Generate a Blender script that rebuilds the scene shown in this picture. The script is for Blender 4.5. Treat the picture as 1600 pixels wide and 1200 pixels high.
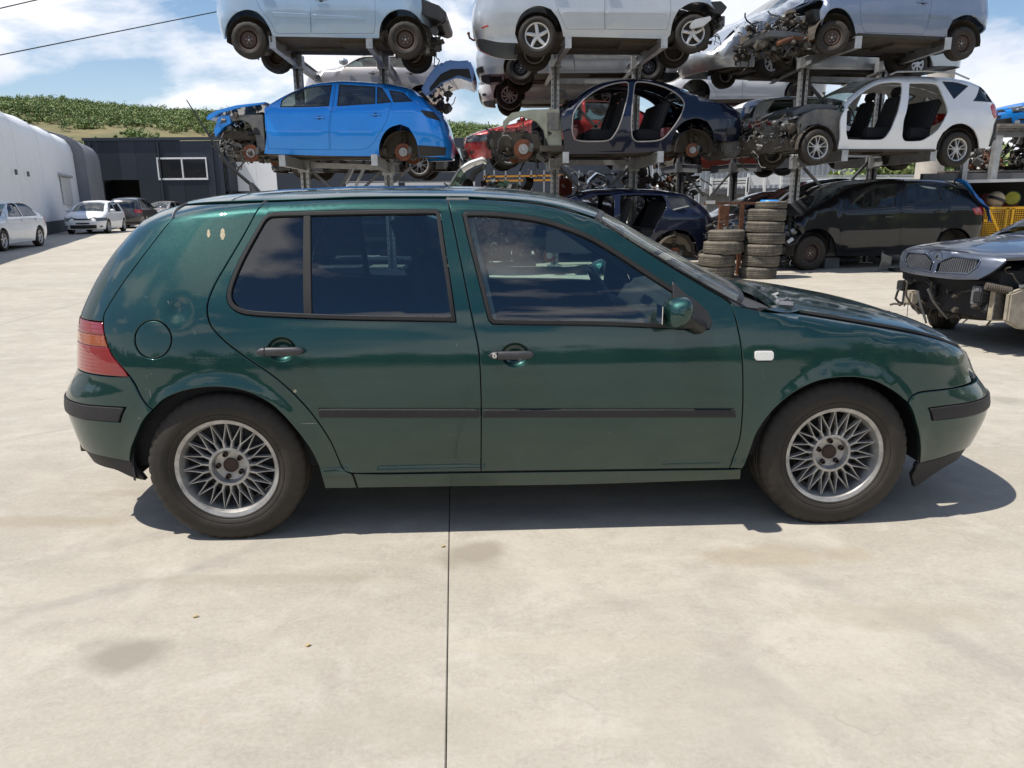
import bpy, bmesh, math, random
import numpy as np
from mathutils import Vector, Matrix, noise as mnoise
from mathutils.geometry import delaunay_2d_cdt
PI = math.pi
for o in list(bpy.data.objects): bpy.data.objects.remove(o)
SC = bpy.context.scene
COL = SC.collection

# ---------------------------------------------------------------- camera, sky, sun, exposure
CF, CPITCH, CROLL, CH = 1171.3, .241179, -.0076017, 1.36049
cp, sp = math.cos(CPITCH), math.sin(CPITCH); cr_, sr_ = math.cos(CROLL), math.sin(CROLL)
_R = Vector((1, 0, 0)); _U = Vector((0, sp, cp)); _F = Vector((0, cp, -sp))
right = _R * cr_ + _U * sr_; up = -_R * sr_ + _U * cr_
camd = bpy.data.cameras.new('camera'); cam = bpy.data.objects.new('camera', camd); COL.objects.link(cam)
m = Matrix.Identity(4)
for i in range(3):
    m[i][0] = right[i]; m[i][1] = up[i]; m[i][2] = -_F[i]
m[2][3] = CH
cam.matrix_world = m
camd.sensor_width = 36; camd.lens = CF / 1600 * 36; camd.clip_start = .05; camd.clip_end = 6000
SC.camera = cam
SUN_DIR = Vector((-.47, -.13, 1.0)).normalized()      # towards the sun
elev = math.asin(SUN_DIR.z)
W_ = bpy.data.worlds.new('World'); SC.world = W_; W_.use_nodes = True
nt = W_.node_tree; nt.nodes.clear()
def N(t, typ, **k):
    n = t.nodes.new(typ)
    for a, b in k.items():
        if a in n.inputs.keys() if hasattr(n.inputs, 'keys') else False: n.inputs[a].default_value = b
        else: setattr(n, a, b)
    return n
L = nt.links.new
out = N(nt, 'ShaderNodeOutputWorld'); bg = N(nt, 'ShaderNodeBackground'); bg.inputs[1].default_value = .105
sky = N(nt, 'ShaderNodeTexSky'); sky.sky_type = 'NISHITA'; sky.sun_disc = False
sky.sun_elevation = elev; sky.sun_rotation = math.atan2(SUN_DIR.x, SUN_DIR.y)
sky.air_density = 1.0; sky.dust_density = .5; sky.ozone_density = 1.6; sky.altitude = 100
tc = N(nt, 'ShaderNodeTexCoord'); sep = N(nt, 'ShaderNodeSeparateXYZ'); L(tc.outputs['Generated'], sep.inputs[0])
# cumulus: noise over the directions themselves, flattened a little, denser low down
def math_(op, a, b=None, t=nt):
    n = N(t, 'ShaderNodeMath'); n.operation = op
    for i, v in enumerate((a, b)):
        if v is None: continue
        if isinstance(v, (int, float)): n.inputs[i].default_value = v
        else: t.links.new(v, n.inputs[i])
    return n.outputs[0]
comb = N(nt, 'ShaderNodeVectorMath'); comb.operation = 'MULTIPLY'; L(tc.outputs['Generated'], comb.inputs[0]); comb.inputs[1].default_value = (1, 1, 2.3)
n1 = N(nt, 'ShaderNodeTexNoise'); L(comb.outputs[0], n1.inputs[0]); n1.inputs['Scale'].default_value = 2.7; n1.inputs['Detail'].default_value = 10; n1.inputs['Roughness'].default_value = .55; n1.inputs['Distortion'].default_value = .15
off = N(nt, 'ShaderNodeMapping'); off.inputs['Location'].default_value = (3.7, 1.9, .4); L(comb.outputs[0], off.inputs[0]); L(off.outputs[0], n1.inputs[0])
low = N(nt, 'ShaderNodeMapRange'); L(sep.outputs[2], low.inputs[0]); low.inputs[1].default_value = 0; low.inputs[2].default_value = .55; low.inputs[3].default_value = .05; low.inputs[4].default_value = -.01
rmp = N(nt, 'ShaderNodeValToRGB'); L(math_('ADD', n1.outputs[0], low.outputs[0]), rmp.inputs[0])
rmp.color_ramp.elements[0].position = .52; rmp.color_ramp.elements[1].position = .60
# thin veil of haze-lit cloud near the horizon
hz = N(nt, 'ShaderNodeMapRange'); L(sep.outputs[2], hz.inputs[0]); hz.inputs[1].default_value = 0; hz.inputs[2].default_value = .30; hz.inputs[3].default_value = .30; hz.inputs[4].default_value = .0
msk = math_('MAXIMUM', math_('MULTIPLY', rmp.outputs[0], .93), hz.outputs[0])
n2 = N(nt, 'ShaderNodeTexNoise'); L(off.outputs[0], n2.inputs[0]); n2.inputs['Scale'].default_value = 3.1; n2.inputs['Detail'].default_value = 6
cr2 = N(nt, 'ShaderNodeValToRGB'); L(n2.outputs[0], cr2.inputs[0])
cr2.color_ramp.elements[0].position = .35; cr2.color_ramp.elements[0].color = (6.4, 6.8, 7.8, 1)
cr2.color_ramp.elements[1].position = .62; cr2.color_ramp.elements[1].color = (9.6, 9.5, 9.6, 1)
mix = N(nt, 'ShaderNodeMix'); mix.data_type = 'RGBA'; L(msk, mix.inputs[0]); hsv = N(nt, 'ShaderNodeHueSaturation'); hsv.inputs['Saturation'].default_value = 1.22; L(sky.outputs[0], hsv.inputs['Color']); L(hsv.outputs[0], mix.inputs[6]); L(cr2.outputs[0], mix.inputs[7])
L(mix.outputs[2], bg.inputs[0]); L(bg.outputs[0], out.inputs[0])
sl = bpy.data.lights.new('sun', 'SUN'); so = bpy.data.objects.new('sun', sl); COL.objects.link(so)
sl.energy = 5.0; sl.angle = math.radians(.53); sl.color = (1, .955, .885)
so.rotation_euler = SUN_DIR.to_track_quat('Z', 'Y').to_euler(); so.location = (0, 0, 30)
SC.view_settings.view_transform = 'Standard'; SC.view_settings.look = 'None'; SC.view_settings.exposure = 0.27; SC.view_settings.gamma = 1
SC.view_settings.use_curve_mapping = False
SC.cycles.max_bounces = 10; SC.cycles.transparent_max_bounces = 24; SC.cycles.diffuse_bounces = 3; SC.cycles.glossy_bounces = 4
SC.cycles.use_denoising = True; SC.cycles.sample_clamp_indirect = 8; SC.cycles.caustics_reflective = False; SC.cycles.caustics_refractive = False

# ---------------------------------------------------------------- picture rays -> places
def ray(px, py):
    a = (px - 800) / CF; b = (600 - py) / CF
    x = a * cr_ - b * sr_; u = a * sr_ + b * cr_
    return np.array([x, cp + u * sp, -sp + u * cp])
def at(px, py, Y):
    d = ray(px, py); t = Y / d[1]
    return Vector((d[0] * t, Y, CH + d[2] * t))
def ground_at(px, py):
    d = ray(px, py); t = -CH / d[2]
    return Vector((d[0] * t, d[1] * t, 0))

# ---------------------------------------------------------------- materials
MATS = {}
def mat(name, col, rough=.5, metal=0., coat=0., var=.15, scale=6., bump=0., dust=0., dustcol=(.30, .27, .22), spec=.5, coat_r=.04, emit=None, detail=5, dust_scale=3.):
    if name in MATS: return MATS[name]
    M = bpy.data.materials.new(name); M.use_nodes = True; t = M.node_tree; b = t.nodes['Principled BSDF']
    MATS[name] = M
    c4 = (*col, 1)
    b.inputs['Base Color'].default_value = c4; b.inputs['Roughness'].default_value = rough; b.inputs['Metallic'].default_value = metal
    b.inputs['Coat Weight'].default_value = coat; b.inputs['Coat Roughness'].default_value = coat_r
    b.inputs['Specular IOR Level'].default_value = spec
    tc = N(t, 'ShaderNodeTexCoord'); n = N(t, 'ShaderNodeTexNoise'); n.inputs['Scale'].default_value = scale; n.inputs['Detail'].default_value = detail; n.inputs['Roughness'].default_value = .6
    t.links.new(tc.outputs['Object'], n.inputs[0])
    r = N(t, 'ShaderNodeMapRange'); t.links.new(n.outputs[0], r.inputs[0]); r.inputs[1].default_value = .3; r.inputs[2].default_value = .7; r.inputs[3].default_value = 1 - var; r.inputs[4].default_value = 1 + var
    mx = N(t, 'ShaderNodeMix'); mx.data_type = 'RGBA'; mx.blend_type = 'MULTIPLY'; mx.inputs[0].default_value = 1; mx.inputs[6].default_value = c4; t.links.new(r.outputs[0], mx.inputs[7])
    last = mx.outputs[2]
    if dust:
        n2 = N(t, 'ShaderNodeTexNoise'); n2.inputs['Scale'].default_value = dust_scale; n2.inputs['Detail'].default_value = 8; n2.inputs['Roughness'].default_value = .68; t.links.new(tc.outputs['Object'], n2.inputs[0])
        r2 = N(t, 'ShaderNodeMapRange'); t.links.new(n2.outputs[0], r2.inputs[0]); r2.inputs[1].default_value = .38; r2.inputs[2].default_value = .72; r2.inputs[3].default_value = dust * .25; r2.inputs[4].default_value = dust
        m2 = N(t, 'ShaderNodeMix'); m2.data_type = 'RGBA'; t.links.new(r2.outputs[0], m2.inputs[0]); t.links.new(last, m2.inputs[6]); m2.inputs[7].default_value = (*dustcol, 1)
        last = m2.outputs[2]
        if metal:
            m3 = N(t, 'ShaderNodeMath'); m3.operation = 'MULTIPLY_ADD'; t.links.new(r2.outputs[0], m3.inputs[0]); m3.inputs[1].default_value = -metal; m3.inputs[2].default_value = metal; t.links.new(m3.outputs[0], b.inputs['Metallic'])
        m4 = N(t, 'ShaderNodeMath'); m4.operation = 'MULTIPLY_ADD'; t.links.new(r2.outputs[0], m4.inputs[0]); m4.inputs[1].default_value = .85 - rough; m4.inputs[2].default_value = rough; t.links.new(m4.outputs[0], b.inputs['Roughness'])
        if coat:
            m5 = N(t, 'ShaderNodeMath'); m5.operation = 'MULTIPLY_ADD'; t.links.new(r2.outputs[0], m5.inputs[0]); m5.inputs[1].default_value = -coat * .8; m5.inputs[2].default_value = coat; t.links.new(m5.outputs[0], b.inputs['Coat Weight'])
    t.links.new(last, b.inputs['Base Color'])
    if bump:
        bp = N(t, 'ShaderNodeBump'); bp.inputs['Strength'].default_value = bump; bp.inputs['Distance'].default_value = .01; t.links.new(n.outputs[0], bp.inputs['Height']); t.links.new(bp.outputs[0], b.inputs['Normal'])
    if emit: b.inputs['Emission Color'].default_value = (*emit, 1); b.inputs['Emission Strength'].default_value = 1
    return M
def glass(name, tint, ior=1.7, dirt=.04, dcol=(.35, .36, .34)):
    if name in MATS: return MATS[name]
    M = bpy.data.materials.new(name); M.use_nodes = True; t = M.node_tree; t.nodes.clear(); MATS[name] = M
    o = N(t, 'ShaderNodeOutputMaterial'); tr = N(t, 'ShaderNodeBsdfTransparent'); tr.inputs[0].default_value = (*tint, 1)
    gl = N(t, 'ShaderNodeBsdfGlossy'); gl.inputs['Roughness'].default_value = .0; gl.inputs[0].default_value = (1, 1, 1, 1)
    fr = N(t, 'ShaderNodeFresnel'); fr.inputs[0].default_value = ior
    gm = N(t, 'ShaderNodeNewGeometry')
    # same reflectance from either side of the pane
    lw = N(t, 'ShaderNodeLayerWeight')
    r0 = ((ior - 1) / (ior + 1)) ** 2
    dt = N(t, 'ShaderNodeVectorMath'); dt.operation = 'DOT_PRODUCT'; t.links.new(gm.outputs['Normal'], dt.inputs[0]); t.links.new(gm.outputs['Incoming'], dt.inputs[1])
    ab = math_('ABSOLUTE', dt.outputs['Value'], None, t)
    p5 = math_('POWER', math_('SUBTRACT', 1.0, ab, t), 5.0, t)
    fc = math_('ADD', math_('MULTIPLY', p5, 1 - r0, t), r0, t)
    mx = N(t, 'ShaderNodeMixShader'); t.links.new(fc, mx.inputs[0]); t.links.new(tr.outputs[0], mx.inputs[1]); t.links.new(gl.outputs[0], mx.inputs[2])
    df = N(t, 'ShaderNodeBsdfDiffuse'); df.inputs[0].default_value = (*dcol, 1)
    tc = N(t, 'ShaderNodeTexCoord'); n = N(t, 'ShaderNodeTexNoise'); n.inputs['Scale'].default_value = 7; n.inputs['Detail'].default_value = 8; t.links.new(tc.outputs['Object'], n.inputs[0])
    r = N(t, 'ShaderNodeMapRange'); t.links.new(n.outputs[0], r.inputs[0]); r.inputs[1].default_value = .35; r.inputs[2].default_value = .75; r.inputs[3].default_value = dirt * .4; r.inputs[4].default_value = dirt * 2
    m2 = N(t, 'ShaderNodeMixShader'); t.links.new(r.outputs[0], m2.inputs[0]); t.links.new(mx.outputs[0], m2.inputs[1]); t.links.new(df.outputs[0], m2.inputs[2])
    t.links.new(m2.outputs[0], o.inputs[0])
    return M

def dirt_low(M, z0, z1, amount, col, sc=(9, 9, 3)):
    """road dirt that thins out with height on the panel (object space)"""
    t = M.node_tree; b = t.nodes['Principled BSDF']
    src = b.inputs['Base Color'].links[0].from_socket
    tc = N(t, 'ShaderNodeTexCoord'); s = N(t, 'ShaderNodeSeparateXYZ'); t.links.new(tc.outputs['Object'], s.inputs[0])
    r = N(t, 'ShaderNodeMapRange'); t.links.new(s.outputs[2], r.inputs[0]); r.inputs[1].default_value = z0; r.inputs[2].default_value = z1; r.inputs[3].default_value = 1; r.inputs[4].default_value = 0
    n = N(t, 'ShaderNodeTexNoise'); n.inputs['Scale'].default_value = 5; n.inputs['Detail'].default_value = 9; n.inputs['Roughness'].default_value = .7; t.links.new(tc.outputs['Object'], n.inputs[0])
    q = math_('MULTIPLY', r.outputs[0], math_('MULTIPLY', n.outputs[0], amount * 2, t), t); q = math_('MINIMUM', q, .95, t)
    m = N(t, 'ShaderNodeMix'); m.data_type = 'RGBA'; t.links.new(q, m.inputs[0]); t.links.new(src, m.inputs[6]); m.inputs[7].default_value = (*col, 1); t.links.new(m.outputs[2], b.inputs['Base Color'])
    cl = b.inputs['Coat Weight']
    base = cl.links[0].from_socket if cl.is_linked else cl.default_value
    t.links.new(math_('MULTIPLY', math_('SUBTRACT', 1.0, math_('MULTIPLY', q, .75, t), t), base, t), cl)
    return M

M_black = mat('black_plastic', (.010, .010, .011), .45, dust=.06)
M_trim = mat('grey_black_plastic', (.018, .017, .019), .55, dust=.15, dustcol=(.10, .095, .09), bump=.15, scale=60, spec=.35)
M_rubber = mat('rubber', (.014, .0128, .0115), .6, dust=.40, dustcol=(.095, .072, .050), spec=.35, bump=.3, scale=14, dust_scale=5)
M_tyre_old = mat('weathered_rubber', (.035, .032, .029), .85, dust=.85, dustcol=(.21, .18, .135), bump=.4, scale=12, dust_scale=4.5)
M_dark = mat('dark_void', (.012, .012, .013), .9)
M_under = mat('dirty_underbody', (.035, .032, .028), .85, dust=.7, dustcol=(.11, .085, .058), bump=.6, scale=9, var=.5)
M_steel = mat('galvanised_steel', (.42, .43, .44), .42, .75, var=.25, scale=9, dust=.3, dustcol=(.3, .29, .27))
M_dsteel = mat('weathered_grey_steel', (.13, .135, .145), .5, .5, var=.2, scale=6, dust=.3, dustcol=(.22, .21, .19))
M_rust = mat('rust', (.14, .055, .026), .85, .2, var=.5, scale=10, bump=.5, dust=.4, dustcol=(.09, .045, .03))
M_rusty_wheel = mat('rusty_wheel_steel', (.045, .036, .032), .7, .3, var=.4, scale=14, dust=.55, dustcol=(.13, .07, .045))
M_alloy = mat('alloy', (.62, .61, .59), .3, .85, var=.12, scale=14, dust=.35, dustcol=(.3, .27, .23))
M_alloy_dirty = mat('dirty_alloy', (.50, .49, .47), .34, .85, var=.3, scale=22, dust=.55, dustcol=(.12, .10, .085), dust_scale=14)
M_alloy_dark = mat('brake_dust_metal', (.05, .045, .042), .6, .5, var=.4, scale=12)
M_bolt = mat('dark_bolt', (.05, .035, .03), .5, .7)
M_seat = mat('dark_seat_cloth', (.013, .0135, .015), .95, bump=.2, scale=40)
M_grey_in = mat('grey_interior', (.16, .16, .155), .9)
M_cover = mat('silver_wheel_cover', (.55, .56, .57), .35, .3, var=.12, dust=.3)
M_junkgrey = mat('cast_metal', (.14, .14, .135), .45, .6, var=.6, scale=25, dust=.6, dustcol=(.055, .048, .04), dust_scale=9)
M_disc = mat('rusty_disc', (.17, .062, .032), .75, .4, var=.35, scale=8)
M_hub = mat('hub_metal', (.35, .34, .33), .45, .7)
G_dark = glass('privacy_glass', (.10, .13, .15), 1.85, dirt=.002)
G_green = glass('green_tint_glass', (.55, .68, .64), dirt=.018)
G_mid = glass('tinted_glass', (.35, .42, .42), dirt=.06)
G_wind = glass('dusty_windscreen', (.55, .62, .58), dirt=.16)

# ---------------------------------------------------------------- object helpers
def link(o, parent=None):
    COL.objects.link(o)
    if parent is not None: o.parent = parent
    return o
def thing(name, label, cat, loc=(0, 0, 0), rz=0, group=None):
    o = bpy.data.objects.new(name, None); link(o); o.empty_display_size = .2
    o.location = loc; o.rotation_euler = (0, 0, rz); o['label'] = label; o['category'] = cat
    if group: o['group'] = group
    return o
def tag(o, label, cat, group=None):
    o['label'] = label; o['category'] = cat
    if group: o['group'] = group
    return o
def mesh_obj(name, verts, faces, material, parent=None, smooth=False, normals=None):
    me = bpy.data.meshes.new(name); me.from_pydata([tuple(map(float, v)) for v in verts], [], [tuple(map(int, f)) for f in faces])
    ms = material if isinstance(material, (list, tuple)) else [material]
    for x in ms: me.materials.append(x)
    if smooth: me.shade_smooth()
    if normals is not None: me.normals_split_custom_set_from_vertices([tuple(map(float, n)) for n in normals])
    o = bpy.data.objects.new(name, me); return link(o, parent)
class MB:
    """collects shapes, builds ONE mesh"""
    def __init__(s): s.v = []; s.f = []; s.mi = []; s.cur = 0
    def add(s, V, Fc):
        n = len(s.v); s.v += [tuple(v) for v in V]; s.f += [tuple(n + i for i in f) for f in Fc]; s.mi += [s.cur] * len(Fc)
    def box(s, c, d, rot=None, taper=1.):
        V = []
        for z in (-.5, .5):
            k = taper if z > 0 else 1
            for x, y in ((-.5, -.5), (.5, -.5), (.5, .5), (-.5, .5)):
                p = Vector((x * d[0] * k, y * d[1] * k, z * d[2]))
                if rot is not None: p = rot @ p
                V.append(p + Vector(c))
        s.add(V, [(0, 3, 2, 1), (4, 5, 6, 7), (0, 1, 5, 4), (1, 2, 6, 5), (2, 3, 7, 6), (3, 0, 4, 7)]); return s
    def beam(s, a, b, w, h, upv=(0, 0, 1)):
        a = Vector(a); b = Vector(b); d = (b - a); Ln = d.length; d.normalize()
        u = Vector(upv); r = d.cross(u)
        if r.length < 1e-4: r = d.cross(Vector((1, 0, 0)))
        r.normalize(); u = r.cross(d)
        V = [a + r * (x * w / 2) + u * (y * h / 2) for x, y in ((-1, -1), (1, -1), (1, 1), (-1, 1))] + [b + r * (x * w / 2) + u * (y * h / 2) for x, y in ((-1, -1), (1, -1), (1, 1), (-1, 1))]
        s.add(V, [(0, 1, 2, 3), (7, 6, 5, 4), (0, 4, 5, 1), (1, 5, 6, 2), (2, 6, 7, 3), (3, 7, 4, 0)]); return s
    def tube(s, pts, r, n=8, cap=True, rr=None):
        pts = [Vector(p) for p in pts]; rings = []
        T0 = (pts[1] - pts[0]).normalized(); ref = Vector((0, 0, 1)) if abs(T0.z) < .9 else Vector((1, 0, 0))
        for i, p in enumerate(pts):
            T = ((pts[min(i + 1, len(pts) - 1)] - pts[max(i - 1, 0)])).normalized()
            a = T.cross(ref)
            if a.length < 1e-4: a = T.cross(Vector((0, 1, 0)))
            a.normalize(); b = T.cross(a); q = rr[i] if rr else r
            rings.append([p + (a * math.cos(t * 2 * PI / n) + b * math.sin(t * 2 * PI / n)) * q for t in range(n)])
        V = [v for R_ in rings for v in R_]; Fc = []
        for i in range(len(pts) - 1):
            for j in range(n): k = (j + 1) % n; Fc.append((i * n + j, i * n + k, (i + 1) * n + k, (i + 1) * n + j))
        if cap: Fc.append(tuple(range(n))[::-1]); Fc.append(tuple((len(pts) - 1) * n + j for j in range(n)))
        s.add(V, Fc); return s
    def lathe(s, prof, c=(0, 0, 0), axis='y', n=32, rot=None, mod=None):
        """prof: (radius, offset along axis)"""
        V = []
        for j in range(n):
            a = 2 * PI * j / n
            for i, (r, h) in enumerate(prof):
                if mod: r, h = mod(i, j, r, h)
                if axis == 'y': p = Vector((r * math.cos(a), h, r * math.sin(a)))
                elif axis == 'z': p = Vector((r * math.cos(a), r * math.sin(a), h))
                else: p = Vector((h, r * math.cos(a), r * math.sin(a)))
                if rot is not None: p = rot @ p
                V.append(p + Vector(c))
        k = len(prof); Fc = []
        for j in range(n):
            j2 = (j + 1) % n
            for i in range(k - 1): Fc.append((j * k + i, j * k + i + 1, j2 * k + i + 1, j2 * k + i))
        s.add(V, Fc); return s
    def prism(s, poly, thick, plane='xz', off=0.):
        n = len(poly); V = []
        for t in (0, thick):
            for a, b in poly:
                V.append((a, off + t, b) if plane == 'xz' else ((a, b, off + t) if plane == 'xy' else (off + t, a, b)))
        Fc = [tuple(range(n)), tuple(range(2 * n - 1, n - 1, -1))] + [(i, (i + 1) % n, n + (i + 1) % n, n + i) for i in range(n)]
        s.add(V, Fc); return s
    def sphere(s, c, r, n=12, m=8, sc=(1, 1, 1)):
        V = []; Fc = []
        for i in range(m + 1):
            t = PI * i / m
            for j in range(n):
                a = 2 * PI * j / n; V.append(Vector(c) + Vector((r * sc[0] * math.sin(t) * math.cos(a), r * sc[1] * math.sin(t) * math.sin(a), r * sc[2] * math.cos(t))))
        for i in range(m):
            for j in range(n): k = (j + 1) % n; Fc.append((i * n + j, i * n + k, (i + 1) * n + k, (i + 1) * n + j))
        s.add(V, Fc); return s
    def build(s, name, material, parent=None, smooth=False, bevel=0., bseg=2, clean=True):
        me = bpy.data.meshes.new(name); me.from_pydata([tuple(v) for v in s.v], [], s.f)
        ms = material if isinstance(material, (list, tuple)) else [material]
        for x in ms: me.materials.append(x)
        if len(ms) > 1: me.polygons.foreach_set('material_index', s.mi)
        bm = bmesh.new(); bm.from_mesh(me); bmesh.ops.recalc_face_normals(bm, faces=bm.faces)
        if bevel: bmesh.ops.bevel(bm, geom=[e for e in bm.edges if len(e.link_faces) == 2 and e.calc_face_angle(0) > .5], offset=bevel, segments=bseg, affect='EDGES', clamp_overlap=True)
        bm.to_mesh(me); bm.free()
        if smooth:
            me.shade_smooth()
            try: me.set_sharp_from_angle(angle=math.radians(40))
            except Exception: pass
        o = bpy.data.objects.new(name, me); return link(o, parent)
def copy_tree(o, parent=None):
    c = o.copy(); COL.objects.link(c)
    if parent is not None: c.parent = parent
    for ch in list(o.children): copy_tree(ch, c)
    return c

# ---------------------------------------------------------------- 2D helpers
def spline(pts, step, closed=True, ang=48):
    """Catmull-Rom through pts with sharp turns kept as corners, resampled"""
    P = np.array(pts, float)[:, :2]; n = len(P)
    if n < 3: closed = False
    def turn(i):
        a = P[i] - P[i - 1]; b = P[(i + 1) % n] - P[i]
        la, lb = np.linalg.norm(a), np.linalg.norm(b)
        if la < 1e-9 or lb < 1e-9: return 0
        return math.degrees(math.acos(np.clip(np.dot(a, b) / la / lb, -1, 1)))
    corner = [(turn(i) > ang) if (closed or 0 < i < n - 1) else True for i in range(n)]
    outp = []
    rng = n if closed else n - 1
    for i in range(rng):
        p1 = P[i]; p2 = P[(i + 1) % n]
        p0 = P[i - 1] if not corner[i] else 2 * p1 - p2
        p3 = P[(i + 2) % n] if not corner[(i + 1) % n] else 2 * p2 - p1
        if corner[i] and not corner[(i + 1) % n]: p0 = p1 - (p2 - p1)
        d = np.linalg.norm(p2 - p1); k = max(1, int(math.ceil(d / step)))
        # limit tangents to the chord length
        t1 = (p2 - p0) / 2; t2 = (p3 - p1) / 2
        for tt in (t1, t2):
            l = np.linalg.norm(tt)
            if l > d: tt *= d / l
        for j in range(k):
            t = j / k; h00 = 2 * t**3 - 3 * t**2 + 1; h10 = t**3 - 2 * t**2 + t; h01 = -2 * t**3 + 3 * t**2; h11 = t**3 - t**2
            outp.append(h00 * p1 + h10 * t1 + h01 * p2 + h11 * t2)
    if not closed: outp.append(P[-1])
    return np.array(outp)
def area2(P): return .5 * np.sum(P[:, 0] * np.roll(P[:, 1], -1) - np.roll(P[:, 0], -1) * P[:, 1])
def inset(P, d):
    """move a closed outline inwards by d"""
    P = np.asarray(P, float)
    if area2(P) < 0: return inset(P[::-1], d)[::-1]
    a = P - np.roll(P, 1, 0); b = np.roll(P, -1, 0) - P
    a /= np.maximum(np.linalg.norm(a, axis=1), 1e-9)[:, None]; b /= np.maximum(np.linalg.norm(b, axis=1), 1e-9)[:, None]
    na = np.stack([-a[:, 1], a[:, 0]], 1); nb = np.stack([-b[:, 1], b[:, 0]], 1)
    nn = na + nb; l = np.linalg.norm(nn, axis=1); nn /= np.maximum(l, 1e-9)[:, None]
    k = 1 / np.maximum(np.sum(nn * na, axis=1), .45)
    return P + nn * (d * k)[:, None]
def inside(pts, poly):
    x, y = pts[:, 0], pts[:, 1]; c = np.zeros(len(pts), bool)
    n = len(poly); j = n - 1
    for i in range(n):
        xi, yi = poly[i]; xj, yj = poly[j]
        if yi != yj:
            m_ = ((yi > y) != (yj > y)) & (x < (xj - xi) * (y - yi) / (yj - yi) + xi); c ^= m_
        j = i
    return c
def edge_dist(pts, poly):
    A = poly; B = np.roll(poly, -1, 0); D = B - A; l2 = np.maximum(np.sum(D * D, 1), 1e-12)
    best = np.full(len(pts), 1e9)
    for i in range(len(A)):
        t = np.clip(((pts - A[i]) @ D[i]) / l2[i], 0, 1); q = A[i] + t[:, None] * D[i]
        best = np.minimum(best, np.linalg.norm(pts - q, axis=1))
    return best
def fill(loops, g):
    """triangulate outer loop minus holes, with inner grid points"""
    outer = loops[0]; mn = outer.min(0); mx = outer.max(0)
    gx = np.arange(mn[0] + g * .5, mx[0], g); gy = np.arange(mn[1] + g * .5, mx[1], g)
    pts = np.array([(x + (g / 2 if j % 2 else 0), y) for j, y in enumerate(gy) for x in gx]) if len(gx) and len(gy) else np.zeros((0, 2))
    if len(pts):
        k = inside(pts, outer) & (edge_dist(pts, outer) > g * .4)
        pts = pts[k]
        for h in loops[1:]:
            if len(pts): pts = pts[~inside(pts, h) & (edge_dist(pts, h) > g * .4)]
    V = []; E = []; ids = []
    for lp in loops:
        b = len(V); V += [tuple(p) for p in lp]; n = len(lp); E += [(b + i, b + (i + 1) % n) for i in range(n)]; ids.append((b, n))
    V += [tuple(p) for p in pts]
    r = delaunay_2d_cdt([Vector(v) for v in V], E, [], 0, 1e-7)
    nv = np.array([tuple(v) for v in r[0]]); fc = np.array([f for f in r[2] if len(f) == 3])
    cen = nv[fc].mean(1); k = inside(cen, outer)
    for h in loops[1:]: k &= ~inside(cen, h)
    fc = fc[k]
    mapi = {}
    for newi, olds in enumerate(r[3]):
        for o in olds: mapi[o] = newi
    idl = [[mapi.get(b + i, 0) for i in range(n)] for b, n in ids]
    return nv, fc, idl

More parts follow.
